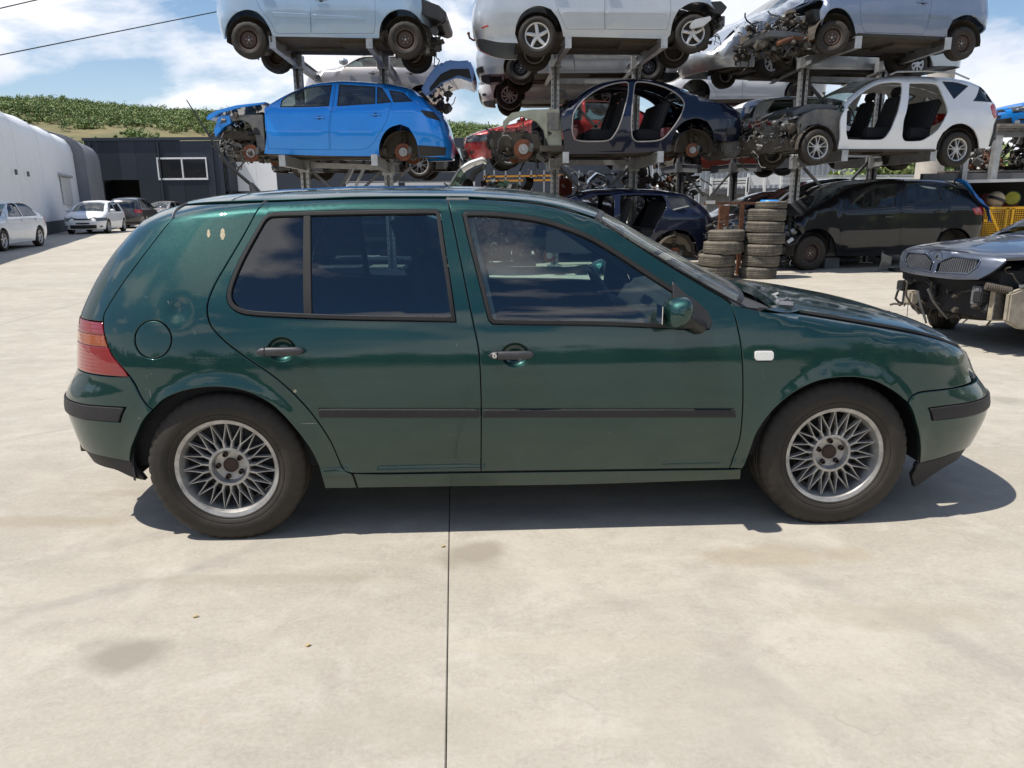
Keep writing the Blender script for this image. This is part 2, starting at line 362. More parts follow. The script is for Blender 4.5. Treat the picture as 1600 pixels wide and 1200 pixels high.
# ---------------------------------------------------------------- car body surface
class Shell:
    """closed car-body surface: half width = Wg(z) * end(x,z) * top(x,z); domain (q,z) for sides and ends, (x,r) for the top"""
    def __init__(s, org, yaw, hw, wtab, xl, xr, left, right_, zt, cr=.1, n=2.2, p=4., extra=None):
        s.o = np.array(org, float); s.yaw = yaw; s.hw = hw; s.wt = np.array(wtab, float)
        s.xl, s.xr = xl, xr; s.le = np.array(left, float); s.re = np.array(right_, float)     # tables (z, x)
        s.zt = np.array(zt, float); s.cr = cr; s.n = n; s.p = p; s.extra = extra
        s.Lr = (abs(np.interp(.6, s.re[:, 0], s.re[:, 1]) - xr) + hw) * .8; s.Ll = (abs(np.interp(.6, s.le[:, 0], s.le[:, 1]) - xl) + hw) * .8
        c, sn = math.cos(yaw), math.sin(yaw)
        s.Rw = np.array([[c, -sn, 0], [sn, c, 0], [0, 0, 1.]]); s.Ri = s.Rw.T
        s.cam = s.Ri @ (np.array([0, 0, CH]) - s.o)
    def Wg(s, z): return np.interp(z, s.wt[:, 0], s.wt[:, 1])
    def F(s, x, z):
        ur = np.clip((x - s.xr) / (np.interp(z, s.re[:, 0], s.re[:, 1]) - s.xr), 0, 1); ul = np.clip((x - s.xl) / (np.interp(z, s.le[:, 0], s.le[:, 1]) - s.xl), 0, 1)
        return (1 - ur**s.p) ** (1 / s.p) * (1 - ul**s.p) ** (1 / s.p)
    def z1(s, x): return np.interp(x, s.zt[:, 0], s.zt[:, 1]) - s.cr
    def T(s, x, z):
        u = np.clip((z - s.z1(x)) / s.cr, 0, 1); return (1 - u**s.n) ** (1 / s.n)
    def W(s, x, z):
        w = s.Wg(z) * s.F(x, z) * s.T(x, z)
        return w + (s.extra(x, z) if s.extra else 0)
    def side(s, Q):
        q, z = Q[:, 0], Q[:, 1]
        x = q.copy(); w = np.ones(len(q)); 
        for (lim, tab, Lq, sg) in ((s.xr, s.re, s.Lr, 1), (s.xl, s.le, s.Ll, -1)):
            k = (q - lim) * sg > 0
            a = (q[k] - lim) * sg / Lq * PI / 2; sn = np.sin(a); cs = np.cos(a)
            r = (np.abs(sn)**s.p + np.abs(cs)**s.p) ** (-1 / s.p)
            xe = np.interp(z[k], tab[:, 0], tab[:, 1]); x[k] = lim + (xe - lim) * sn * r; w[k] = cs * r
        y = s.Wg(z) * w * s.T(x, z)
        if s.extra: y = y + s.extra(x, z) * np.sign(w) * np.minimum(1, np.abs(w) * 1.5)
        return np.stack([x, -y, z], 1)
    def top(s, Q):
        x, r = Q[:, 0], Q[:, 1]
        a = r / s.hw * PI / 2; sn = np.sin(a); cs = np.cos(a)
        rr = (np.abs(sn)**s.n + np.abs(cs)**s.n) ** (-1 / s.n)
        z = s.z1(x) + s.cr * sn * rr; y = s.Wg(z) * s.F(x, z) * cs * rr
        return np.stack([x, -y, z], 1)
    def x2q(s, x, z):
        for (lim, tab, Lq, sg) in ((s.xr, s.re, s.Lr, 1), (s.xl, s.le, s.Ll, -1)):
            if (x - lim) * sg > 0:
                u = min(abs((x - lim) / (np.interp(z, tab[:, 0], tab[:, 1]) - lim)), .995); w = (1 - u**s.p) ** (1 / s.p)
                return lim + sg * math.atan2(u, w) / (PI / 2) * Lq
        return x
    def z2r(s, x, z):
        u = float(np.clip((z - s.z1(x)) / s.cr, 0, .995)); w = (1 - u**s.n) ** (1 / s.n)
        return math.atan2(u, w) / (PI / 2) * s.hw
    def px(s, a, b, y=None):
        """pixel -> (x,z) on the near side surface, or on the plane y"""
        d = s.Ri @ ray(a, b); yy = -s.hw if y is None else y
        for _ in range(1 if y is not None else 8):
            t = (yy - s.cam[1]) / d[1]; P = s.cam + t * d
            if y is None:
                w = float(s.W(P[0], P[2])); w = max(w, s.hw * .35); yy = .5 * yy - .5 * w if _ > 2 else -w
        return P[0], P[2]
    def Q(s, pts): return [(s.x2q(*xz), xz[1]) for xz in (s.px(*p[:2]) for p in pts)]
    def R(s, pts): return [(xz[0], s.z2r(*xz)) for xz in (s.px(*p[:2]) for p in pts)]

def panel(S, name, outline, material, parent, holes=(), g=.05, gap=.0, fold=.02, lift=0., dom='side', rnd=.003, post=None, step=None, inv=None, ang=48, raw=False, seg=None):
    """a pressed panel cut from the body surface, edges turned inwards"""
    fn = S.side if dom == 'side' else S.top
    step = step or g * .6
    lo = outline if raw else spline(outline, step, ang=ang); hs = [h if raw else spline(h, step, ang=ang) for h in holes]
    lo = np.asarray(lo, float)
    if gap: lo = inset(lo, gap); hs = [inset(h, -gap) for h in hs]
    if area2(lo) < 0: lo = lo[::-1]
    hs = [np.asarray(h if area2(np.asarray(h)) > 0 else h[::-1]) for h in hs]
    l0 = [inset(lo, rnd)] + [inset(h, -rnd) for h in hs]
    nv, fc, idl = fill(l0, g)
    def nrm(Q):
        e = 1e-3; a = fn(Q + [e, 0]) - fn(Q - [e, 0]); b = fn(Q + [0, e]) - fn(Q - [0, e])
        n_ = np.cross(a, b); l = np.linalg.norm(n_, axis=1); n_ /= np.maximum(l, 1e-12)[:, None]
        return n_
    P = fn(nv); Nn = nrm(nv)
    P = P + Nn * lift
    V = [P]; NN = [Nn]; Fc = [tuple(f) for f in fc]; cnt = len(P)
    for li, (lp, ids) in enumerate(zip([lo] + hs, idl)):
        Pp = fn(lp); n_ = nrm(lp); k = len(lp)
        inn = fn(l0[li]); sidev = Pp - inn; sidev /= np.maximum(np.linalg.norm(sidev, axis=1), 1e-9)[:, None]
        e = n_ + sidev; e /= np.linalg.norm(e, axis=1)[:, None]
        V += [Pp + n_ * (lift - rnd * .6), Pp + n_ * (lift - rnd * .6), Pp + n_ * (lift - fold)]; NN += [e, sidev, sidev]
        a0 = cnt; b0 = cnt + k; c0 = cnt + 2 * k; cnt += 3 * k
        for i in range(k):
            j = (i + 1) % k
            q = [(ids[i], a0 + i, a0 + j, ids[j]), (b0 + i, c0 + i, c0 + j, b0 + j)]
            if li > 0: q = [f[::-1] for f in q]
            Fc += q
    P = np.concatenate(V); Nn = np.concatenate(NN)
    if post is not None: P, Nn = post(P, Nn)
    if area2(nv[fc[0]]) < 0:
        Fc = [f[::-1] if i < len(fc) else f for i, f in enumerate(Fc)]
    o = mesh_obj(name, P, [f for f in Fc if len(set(f)) == len(f)], material, parent, True, Nn)
    return o
def ring_panel(S, name, outline, width, material, parent, g=.04, lift=.005, fold=.02, dom='side', step=None, **k):
    step = step or .02
    lo = spline(outline, step)
    lo = lo if area2(lo) > 0 else lo[::-1]
    return panel(S, name, lo, material, parent, holes=[inset(lo, width)], g=g, lift=lift, fold=fold, dom=dom, raw=True, **k)
def mirror_copy(o, parent=None, name=None):
    c = o.copy(); COL.objects.link(c)
    if parent is not None: c.parent = parent
    c.scale = (1, -1, 1); return c

# ---------------------------------------------------------------- wheels
def tyre_mesh(R, rim, w, n=72, tread=True, old=False):
    b = MB(); h = w / 2; s = R - rim
    prof = [(rim - .004, -h * .72), (rim + s * .02, -h * .84), (rim + s * .1, -h * .93), (rim + s * .14, -h * .925), (rim + s * .17, -h * .965), (rim + s * .27, -h * 1.0), (rim + s * .29, -h * .985), (rim + s * .31, -h * 1.005), (rim + s * .4, -h * 1.03), (rim + s * .52, -h * 1.035), (rim + s * .55, -h * 1.025), (rim + s * .72, -h * .99), (R - s * .13, -h * .9), (R - s * .05, -h * .82), (R - s * .01, -h * .74)]
    tr = []
    for y in (-.62, -.42): tr += [(R, y * h - .01 * h), (R, (y + .06) * h), (R - .007, (y + .07) * h), (R - .007, (y + .15) * h)]
    half = prof + tr + [(R + .001, -.2 * h), (R + .001, -.03 * h), (R - .007, -.02 * h)]
    full = half + [(r, -y) for r, y in half[::-1]]
    k = len(full)
    def mod(i, j, r, y):
        i2 = min(i, k - 1 - i)
        if old and i2 >= 14 and i2 not in (18, 19, 22, 23):
            if (j + (1 if i2 > 19 else 0) + i // 6) % 3 == 0: return r - .009, y
        if tread and i2 in (12, 13, 14, 15) and j % (4 if n > 100 else 3) == 0: return r - .004, y * .985
        return r, y
    b.lathe(full, n=n, mod=mod)
    return b
def star_spoke(b, r0, r1, a, w0, w1, y0, y1, t, da=0., seg=5, curve=0.):
    """one spoke between radii r0,r1 at angle a drifting by da"""
    L_ = []; 
    for i in range(seg + 1):
        f = i / seg; r = r0 + (r1 - r0) * f; an = a + da * (f + curve * f * (1 - f)); w = w0 + (w1 - w0) * f; y = y0 + (y1 - y0) * f
        c = Vector((math.cos(an) * r, y, math.sin(an) * r)); tn = Vector((-math.sin(an), 0, math.cos(an)))
        L_.append((c - tn * w / 2 + Vector((0, t * .35, 0)), c - tn * w * .22, c + tn * w * .22, c + tn * w / 2 + Vector((0, t * .35, 0)), c + tn * w * .5 + Vector((0, t, 0)), c - tn * w * .5 + Vector((0, t, 0))))
    V = [p for l in L_ for p in l]; Fc = []
    for i in range(seg):
        for j in range(6): k = (j + 1) % 6; Fc.append((i * 6 + j, i * 6 + k, (i + 1) * 6 + k, (i + 1) * 6 + j))
    b.add(V, Fc)
PROTO = {}
def wheel_parts(style, R, w, hi):
    key = (style, round(R, 3), round(w, 3), hi)
    if key in PROTO: return PROTO[key]
    n = 180 if hi else 48; res = []
    rim = {'bbs': .211, 'five': R * .66, 'double': R * .66, 'cover': R * .60, 'cover2': R * .62, 'steel': R * .60, 'steelblack': R * .6, 'back': R * .6, 'multi': R * .68}[style]
    h = w / 2
    res.append(('tyre', tyre_mesh(R, rim - .012, w, n), M_rubber, True))
    b = MB()
    # lip and barrel
    b.lathe([(rim - .004, -h * .80), (rim, -h * .86), (rim - .002, -h * .90), (rim - .008, -h * .885), (rim - .019 * R / .31, -h * .845), (rim - .023 * R / .31, -h * .75), (rim - .03 * R / .31, -h * .5), (rim - .035, h * .75), (rim - .004, h * .86)], n=n if hi else 40)
    if style == 'bbs':
        res.append(('rim_lip', b, M_alloy_dirty, True)); b = MB()
        NS = 19
        for i in range(NS):
            a = 2 * PI * i / NS + .06
            star_spoke(b, .074, .116, a, .018, .0115, -h * .60, -h * .60, .02, 0, 2)
            for sg in (-1, 1):
                star_spoke(b, .108, .191, a + sg * .010, .0092, .0068, -h * .60, -h * .62, .022, sg * 2 * PI / NS * .44, 8, .9)
        b.lathe([(.0, -h * .36), (.034, -h * .36), (.034, -h * .36), (.062, -h * .40), (.067, -h * .52), (.071, -h * .62), (.082, -h * .61), (.085, -h * .5), (.085, -h * .3)], n=64)
        res.append(('spokes', b, M_alloy_dirty, True)); b = MB()
        b.lathe([(.0, -h * .40), (.024, -h * .41), (.026, -h * .43), (.030, -h * .43), (.031, -h * .35)], n=32)
        res.append(('centre_bore', b, M_rust if False else M_bolt, True)); b = MB()
        b.lathe([(.03, -h * .12), (.12, -h * .12), (.135, h * .1), (.14, h * .1)], n=48); res.append(('brake_disc', b, M_alloy_dark, True))
        b = MB(); b.lathe([(.01, h * .3), (rim - .036, h * .3)], n=32); res.append(('inner_dish', b, M_dark, True))
        for i in range(5):
            b = MB(); a = 2 * PI * i / 5 + .35 + PI / 2; c = (.050 * math.cos(a), 0, .050 * math.sin(a))
            b.lathe([(.0, -h * .40), (.006, -h * .41), (.0065, -h * .52), (.010, -h * .52), (.0115, -h * .36)], c=c, n=12)
            res.append(('bolt', b, M_bolt, False))
    elif style in ('five', 'double', 'multi'):
        k = R / .31
        ns = {'five': 5, 'double': 5, 'multi': 7}[style]
        for i in range(ns):
            a = 2 * PI * i / ns + PI / 2
            if style == 'double':
                for sg in (-1, 1): star_spoke(b, .045 * k, rim - .02, a + sg * .16, .026 * k, .020 * k, -h * .7, -h * .74, .03, sg * .07, 3)
            elif style == 'multi':
                for sg in (-1, 1): star_spoke(b, .05 * k, rim - .02, a + sg * .06, .016 * k, .014 * k, -h * .72, -h * .72, .03, sg * .12, 3)
            else: star_spoke(b, .045 * k, rim - .02, a, .060 * k, .048 * k, -h * .7, -h * .78, .03, .12, 3)
        b.lathe([(.0, -h * .68), (.03 * k, -h * .72), (.06 * k, -h * .72), (.066 * k, -h * .6), (.066 * k, -h * .2)], n=24)
        res.append(('rim', b, M_alloy, True)); b = MB()
        for i in range(5):
            a = 2 * PI * i / 5 + PI / 2 + .6; b.lathe([(0, -h * .735), (.0085 * k, -h * .735), (.009 * k, -h * .6)], c=(.048 * k * math.cos(a), 0, .048 * k * math.sin(a)), n=8)
        res.append(('bolt', b, M_bolt, False)); b = MB(); b.lathe([(.0, -h * .1), (rim - .03, -h * .1)], n=24); res.append(('brake_disc', b, M_alloy_dark, False))
    elif style in ('cover', 'cover2'):
        ns = 7 if style == 'cover' else 9
        for i in range(ns):
            a = 2 * PI * i / ns + .2
            star_spoke(b, .04, rim - .012, a, .034, .056, -h * .86, -h * .8, .02, .25 if style == 'cover' else -.5, 4)
        b.lathe([(0, -h * .9), (.04, -h * .89), (.055, -h * .84), (.06, -h * .6)], n=24)
        b.lathe([(rim - .03, -h * .82), (rim - .012, -h * .9), (rim + .002, -h * .9), (rim + .004, -h * .8)], n=40)
        res.append(('rim', b, M_cover, True)); b = MB(); b.lathe([(.0, -h * .5), (rim - .02, -h * .5)], n=24); res.append(('brake_disc', b, M_dark, False))
    else:
        mt = M_rusty_wheel if style == 'steel' else M_black
        b.lathe([(.0, -h * .42), (.028, -h * .44), (.032, -h * .50), (.045, -h * .46), (.075, -h * .46), (.10, -h * .62), (.118, -h * .62), (rim - .045, -h * .40), (rim - .028, -h * .30)], n=40)
        res.append(('rim', b, mt, True)); b = MB()
        nh = 16
        for i in range(nh):
            a = 2 * PI * i / nh; r_ = rim - .052
            b.lathe([(.0, -h * .52), (.0095, -h * .52), (.0095, -h * .3)], c=(r_ * math.cos(a), 0, r_ * math.sin(a)), n=8)
        res.append(('vent_hole', b, M_dark, False)); b = MB()
        b.lathe([(0, -h * .6), (.019, -h * .6), (.022, -h * .45)], n=16)
        for i in range(5):
            a = 2 * PI * i / 5 + PI / 2; b.lathe([(0, -h * .56), (.008, -h * .56), (.009, -h * .4)], c=(.052 * math.cos(a), 0, .052 * math.sin(a)), n=8)
        res.append(('bolt', b, M_hub if style == 'steel' else M_alloy, False))
    ms = []
    for nm, mb, mt, sm in res:
        o = mb.build(nm, mt, None, sm); ms.append((nm, o.data)); bpy.data.objects.remove(o)
    PROTO[key] = ms; return ms
def wheel(parent, c, R=.31, w=.2, style='steel', far=False, steer=0., camber=0., hi=False, spin=0., bolts_each=False):
    e = bpy.data.objects.new('wheel', None); link(e, parent); e.location = c; e.empty_display_size = .1
    e.rotation_euler = (camber, spin, steer + (PI if far else 0))
    e.rotation_mode = 'ZXY' if False else 'XYZ'
    for nm, me in wheel_parts(style, R, w, hi):
        o = bpy.data.objects.new(nm, me); link(o, e)
        if nm in ('vent_hole', 'bolt') and not hi: o['kind'] = 'stuff'
    return e

# ---------------------------------------------------------------- scrap: bare mechanical parts
def junk(parent, box, n, seed, name='engine_parts', mats=None, kinds=(.4, .35, .25), size=.12, clumps=None):
    n = int(n * 1.7); size = size * .72
    """bent pipes, castings, brackets inside box ((x0,x1),(y0,y1),(z0,z1)); one mesh per material"""
    rnd = random.Random(seed); mats = mats or [M_black, M_junkgrey, M_under]
    names = {0: name, 1: 'castings', 2: 'hoses'}
    for mi, mt in enumerate(mats):
        b = MB()
        for _ in range(max(3, n // len(mats))):
            c = Vector([rnd.uniform(*r) for r in box]); t = rnd.random()
            s = size * rnd.uniform(.4, 1.3)
            rot = Matrix.Rotation(rnd.gauss(0, .5), 3, 'Z') @ Matrix.Rotation(rnd.gauss(0, .5), 3, 'X') @ Matrix.Rotation(rnd.gauss(0, .4), 3, 'Y')
            if t < kinds[0]:
                p = [c]; d = Vector((rnd.gauss(0, 1), rnd.gauss(0, .7), rnd.gauss(0, .8))).normalized()
                for k in range(6):
                    d = (d + Vector((rnd.gauss(0, .5), rnd.gauss(0, .5), rnd.gauss(-.05, .5)))).normalized(); p.append(p[-1] + d * s * .55)
                b.tube(p, rnd.uniform(.006, .018) * (size / .12), 6)
            elif t < kinds[0] + kinds[1]:
                b.box(c, (s * rnd.uniform(.5, 1.6), s * rnd.uniform(.4, 1.2), s * rnd.uniform(.3, 1.1)), rot, rnd.uniform(.6, 1.))
            else:
                r = s * rnd.uniform(.3, .7); h = s * rnd.uniform(.2, .8)
                b.lathe([(0, -h / 2), (r * .7, -h / 2), (r, -h * .3), (r, h * .3), (r * .7, h / 2), (0, h / 2)], c=c, n=12, rot=rot)
        o = b.build(names.get(mi, 'brackets'), mt, parent, False, bevel=0); o['kind'] = 'stuff'
def hub_assembly(parent, c, R=.14, strut=True, disc=M_disc, far=False):
    s = 1 if not far else -1
    b = MB(); b.lathe([(R * .3, -.01), (R * .52, -.028), (R * .55, -.010), (R, -.010), (R, .012), (R * .5, .012)], c=c, n=36); b.build('brake_disc', disc, parent, True)
    b = MB(); b.lathe([(0, -.05), (R * .18, -.05), (R * .2, -.03), (R * .5, -.03), (R * .52, -.008)], c=c, n=24)
    for i in range(5): a = i * 2 * PI / 5; b.lathe([(0, -.055), (.009, -.055), (.009, -.02)], c=(c[0] + R * .36 * math.cos(a), c[1], c[2] + R * .36 * math.sin(a)), n=8)
    b.build('hub', M_hub, parent, True)
    b = MB(); b.box((c[0] + R * .8, c[1] + .01, c[2] + .03), (R * .5, .09, R * .9), Matrix.Rotation(.2, 3, 'Y')); b.build('brake_caliper', M_junkgrey, parent, False, .012)
    if strut:
        b = MB(); b.tube([(c[0], c[1] + s * .08, c[2]), (c[0] + .01, c[1] + s * .12, c[2] + .22)], .028, 12); b.tube([(c[0] + .01, c[1] + s * .12, c[2] + .22), (c[0] + .015, c[1] + s * .15, c[2] + .48)], .013, 8)
        pts = [(c[0] + .012 + .06 * math.cos(t * .6), c[1] + s * .14 + .06 * math.sin(t * .6), c[2] + .16 + t * .0052) for t in range(0, 54)]
        b.tube(pts, .008, 6); b.tube([(c[0], c[1] + s * .05, c[2] - .05), (c[0] + .05, c[1] + s * .45, c[2] - .07)], .022, 8)
        b.build('suspension_strut', M_under, parent, True)
# ================================================================ the green hatchback
def green_paint():
    M = mat('green_metallic_paint', (.0024, .040, .036), .42, .85, 1.0, var=.08, scale=2, dust=.07, dustcol=(.16, .17, .13), dust_scale=2.2, coat_r=.012)
    t = M.node_tree; b = t.nodes['Principled BSDF']
    # metal flake: tiny random tilts of the base layer only
    tc = N(t, 'ShaderNodeTexCoord'); v = N(t, 'ShaderNodeTexVoronoi'); v.inputs['Scale'].default_value = 900; t.links.new(tc.outputs['Object'], v.inputs[0])
    vm = N(t, 'ShaderNodeVectorMath'); vm.operation = 'MULTIPLY_ADD'; t.links.new(v.outputs['Color'], vm.inputs[0]); vm.inputs[1].default_value = (.16, .16, .16); vm.inputs[2].default_value = (-.08, -.08, -.08)
    g = N(t, 'ShaderNodeNewGeometry'); ad = N(t, 'ShaderNodeVectorMath'); ad.operation = 'ADD'; t.links.new(g.outputs['Normal'], ad.inputs[0]); t.links.new(vm.outputs[0], ad.inputs[1])
    nn = N(t, 'ShaderNodeVectorMath'); nn.operation = 'NORMALIZE'; t.links.new(ad.outputs[0], nn.inputs[0]); t.links.new(nn.outputs[0], b.inputs['Normal'])
    # faint orange peel and long waves in the clear coat
    n = N(t, 'ShaderNodeTexNoise'); n.inputs['Scale'].default_value = 2.3; n.inputs['Detail'].default_value = 2; t.links.new(tc.outputs['Object'], n.inputs[0])
    bp = N(t, 'ShaderNodeBump'); b.inputs['Coat IOR'].default_value = 1.55; bp.inputs['Strength'].default_value = .06; bp.inputs['Distance'].default_value = .02; t.links.new(n.outputs[0], bp.inputs['Height'])
    n3 = N(t, 'ShaderNodeTexNoise'); n3.inputs['Scale'].default_value = 160; n3.inputs['Detail'].default_value = 1; t.links.new(tc.outputs['Object'], n3.inputs[0])
    b3 = N(t, 'ShaderNodeBump'); b3.inputs['Strength'].default_value = .012; b3.inputs['Distance'].default_value = .01; t.links.new(n3.outputs[0], b3.inputs['Height']); t.links.new(bp.outputs[0], b3.inputs['Normal'])
    t.links.new(b3.outputs[0], b.inputs['Coat Normal'])
    # scratches: stretched fine noise, sparse
    mp = N(t, 'ShaderNodeMapping'); mp.inputs['Scale'].default_value = (5, 5, 60); mp.inputs['Rotation'].default_value = (0, .25, 0); t.links.new(tc.outputs['Object'], mp.inputs[0])
    ns = N(t, 'ShaderNodeTexNoise'); ns.inputs['Scale'].default_value = 3; ns.inputs['Detail'].default_value = 4; t.links.new(mp.outputs[0], ns.inputs[0])
    rs = N(t, 'ShaderNodeMapRange'); t.links.new(ns.outputs[0], rs.inputs[0]); rs.inputs[1].default_value = .735; rs.inputs[2].default_value = .76
    src = b.inputs['Base Color'].links[0].from_socket
    mx = N(t, 'ShaderNodeMix'); mx.data_type = 'RGBA'; t.links.new(math_('MULTIPLY', rs.outputs[0], .5, t), mx.inputs[0]); t.links.new(src, mx.inputs[6]); mx.inputs[7].default_value = (.30, .32, .28, 1); t.links.new(mx.outputs[2], b.inputs['Base Color'])
    dirt_low(M, .16, .60, .30, (.13, .125, .095))
    return M
M_green = green_paint()
def flare(x, z):
    f = 0
    for wx in (-1.2555, 1.2555):
        r = np.sqrt((x - wx)**2 + (z - .30)**2); f = f + .013 * np.exp(-((r - .355) / .04)**2) * (z > .2)
    # lower door ledge and the shoulder crease
    f = f + .016 / (1 + np.exp((z - .298) / .008)) * (np.abs(x) < 1.0) * np.clip((1.0 - np.abs(x)) * 8, 0, 1)
    return f
GW = [(.0, .76), (.12, .79), (.2, .815), (.3, .838), (.42, .856), (.55, .866), (.68, .868), (.78, .858), (.88, .838), (.94, .82), (1.0, .796), (1.1, .752), (1.2, .705), (1.3, .657), (1.36, .63), (1.45, .6)]
GZT = [(-2.2, 1.355), (-1.566, 1.368), (-1.35, 1.395), (-1.12, 1.412), (-.75, 1.425), (-.24, 1.42), (.0, 1.405), (.16, 1.378), (.316, 1.327), (.42, 1.27), (.527, 1.207), (.65, 1.14), (.774, 1.07), (.9, 1.008), (1.0, .965), (1.07, .943), (1.2, .930), (1.4, .902), (1.65, .858), (1.85, .80), (1.97, .745), (2.06, .66), (2.2, .5)]
_zx = np.array(GZT); _xs = np.linspace(-2.2, 2.2, 221); _zs = np.interp(_xs, _zx[:, 0], _zx[:, 1])
_k = np.exp(-np.linspace(-2, 2, 9)**2); _k /= _k.sum(); _zs = np.convolve(np.pad(_zs, 4, 'edge'), _k, 'valid')
_gz = np.linspace(0, 1.45, 59); _gw = np.interp(_gz, *np.array(GW).T); _gw = np.convolve(np.pad(_gw, 4, 'edge'), _k, 'valid')
def smt(tab, n=60):
    t = np.array(tab); z = np.linspace(t[0, 0], t[-1, 0], n); x = np.interp(z, t[:, 0], t[:, 1]); k = np.array([.25, .5, .25]); x = np.convolve(np.pad(x, 1, 'edge'), k, 'valid'); return np.stack([z, x], 1)
GS = Shell((.0601377, 3.7591, 0), .0435423, .868, np.stack([_gz, _gw], 1), -.9, .9,
           smt([(.0, -1.88), (.2, -1.96), (.35, -2.03), (.536, -2.064), (.62, -2.03), (.66, -1.985), (.728, -1.975), (.89, -1.956), (.95, -1.93), (1.047, -1.88), (1.15, -1.81), (1.289, -1.68), (1.345, -1.59), (1.45, -1.36)]),
           smt([(.0, 1.96), (.12, 2.03), (.25, 2.09), (.40, 2.14), (.50, 2.14), (.58, 2.06), (.62, 2.03), (.717, 1.985), (.8, 1.94), (.9, 1.9), (1.5, 1.9)]),
           np.stack([_xs, _zs], 1), .1, 2.2, 4., flare)
car = thing('parked_car', 'dark green five-door hatchback with cross-spoke alloy wheels, nearest car', 'car', (.0601377, 3.7591, 0), .0435423)
C0 = car
GAP = .0022
g_rear_gap = [(289, 320), (271, 341), (245, 371), (219, 405), (193, 440), (175, 468), (162.5, 490), (161, 503)]
g_lamp_gap = [(164, 528), (175, 556), (201.5, 587), (216.6, 613), (230, 634)]
g_archR = [(238, 640), (259, 622), (287, 611), (315, 606), (343, 605), (371, 608.5), (399, 617.6), (427.5, 635), (455.6, 664), (484, 701), (500.6, 737), (508, 764)]
g_rdoor_rear = [(534, 729), (517.5, 692), (498, 661), (464, 620.5), (427.5, 588), (387, 560.5), (351, 533), (330, 509.6), (324, 491), (325, 471), (338, 440), (364, 396), (392, 347), (415.6, 315)]
b_gap = [(700, 309), (710.5, 361.5), (725, 433), (740, 507), (748.4, 551), (751.5, 610), (752, 660), (751.5, 737)]
dtop = [(760, 311), (820, 315.5), (868, 323.5), (905, 333.5), (930, 342), (965, 363), (1000, 386.5), (1050, 418), (1100, 448), (1141, 474)]
f_gap = [(1150, 500), (1158.5, 545), (1161, 590), (1160.5, 640), (1155, 690), (1140, 732)]
q = GS.Q
# quarter panel with filler flap
fl = [(239 + 28.6 * math.cos(a), 530.5 + 29.8 * math.sin(a)) for a in np.linspace(0, 2 * PI, 24, endpoint=False)]
quarter = g_rear_gap + g_lamp_gap + g_archR + [(530, 763.5), (558, 763.2), (550, 741.5), (543, 738)] + g_rdoor_rear
def dent(P, Nn):
    # a shallow palm-sized dent above the filler flap
    c = np.array([DENT[0], 0, DENT[1]]); d = np.sqrt((P[:, 0] - c[0])**2 + (P[:, 2] - c[2])**2)
    a = .009; s = .042; h = a * np.exp(-(d / s)**2)
    nr = P[:, 1] < 0
    P = P - Nn * (h * nr)[:, None]
    g = np.zeros_like(Nn); g[:, 0] = (P[:, 0] - c[0]); g[:, 2] = (P[:, 2] - c[2]); g *= (-2 / s**2 * h * nr)[:, None]
    Nn = Nn + g; Nn /= np.linalg.norm(Nn, axis=1)[:, None]
    return P, Nn
DENT = GS.px(277, 488)
qp = panel(GS, 'quarter_panel', q(quarter), M_green, C0, [q(fl)], g=.016, gap=GAP, post=dent); qp['label'] = 'dented rear quarter panel'
fd = panel(GS, 'fuel_filler_flap', q(fl), M_green, C0, g=.025, gap=GAP)
w_r = [(355, 460.5), (365, 427.5), (384, 389), (403, 356), (413.5, 340), (425, 333), (477.5, 331), (560, 329.3), (642.5, 328.2), (682.5, 328.2), (687, 331.5), (695, 386), (704.5, 447), (712, 502.5), (656, 501.3), (532.5, 499), (422.5, 494.5), (381, 490.5), (361, 480)]
rdoor = g_rdoor_rear[::-1] + [(544, 738.7), (600, 739.2), (680, 738), (751.5, 737)] + b_gap[::-1] + [(620, 307), (520, 308.5)]
rdoor = g_rdoor_rear[::-1] + [(544, 738.7), (600, 739.2), (680, 738)] + b_gap[::-1] + [(620, 309), (520, 311)]
hc_r = (440, 546); hc_f = (805, 555)
def handle_hole(c, r=21): return [(c[0] + r * math.cos(a), c[1] + r * .86 * math.sin(a)) for a in np.linspace(0, 2 * PI, 18, endpoint=False)]
d1 = panel(GS, 'rear_door', q(rdoor), M_green, C0, [q(w_r), q(handle_hole(hc_r))], g=.04, gap=GAP)
w_f = [(723.5, 336), (728, 331.5), (775, 332.3), (835, 339.5), (880, 351.5), (925, 369.8), (970, 396.5), (1010, 423), (1052, 450), (1085, 470), (1105, 488), (1112, 503), (1107, 514), (1066, 513.5), (940, 508.5), (769.5, 505.8), (764, 500), (745, 425), (730, 366)]
fdoor = b_gap + [(900, 735), (1050, 733)] + f_gap[::-1] + dtop[::-1]
d2 = panel(GS, 'front_door', q(fdoor), M_green, C0, [q(w_f), q(handle_hole(hc_f))], g=.04, gap=GAP)
# fender
archF = [(1160, 733), (1169, 713), (1183, 676), (1206, 643.5), (1235, 617.5), (1269, 599), (1301, 591), (1341, 590), (1370, 597), (1399, 613), (1419, 629)]
fender = [(1141, 474), (1152, 478), (1190, 486), (1250, 489), (1350, 506), (1440, 523), (1478, 534), (1502, 545), (1513, 570), (1519, 597), (1490, 606), (1441, 612), (1425, 619)] + archF[::-1] + [(1140, 732)] + f_gap[::-1][1:]
mk = [(1179, 549.5), (1182, 548), (1206, 548), (1209, 551), (1209, 560), (1206, 563.5), (1182, 563.5), (1179, 560)]
fn_ = panel(GS, 'front_fender', q(fender), M_green, C0, [q(mk)], g=.035, gap=GAP)
mm = panel(GS, 'side_marker', q(mk), mat('white_lens', (.75, .74, .70), .15, 0, 1., var=.06, scale=80), C0, g=.02, gap=.001, lift=.004)
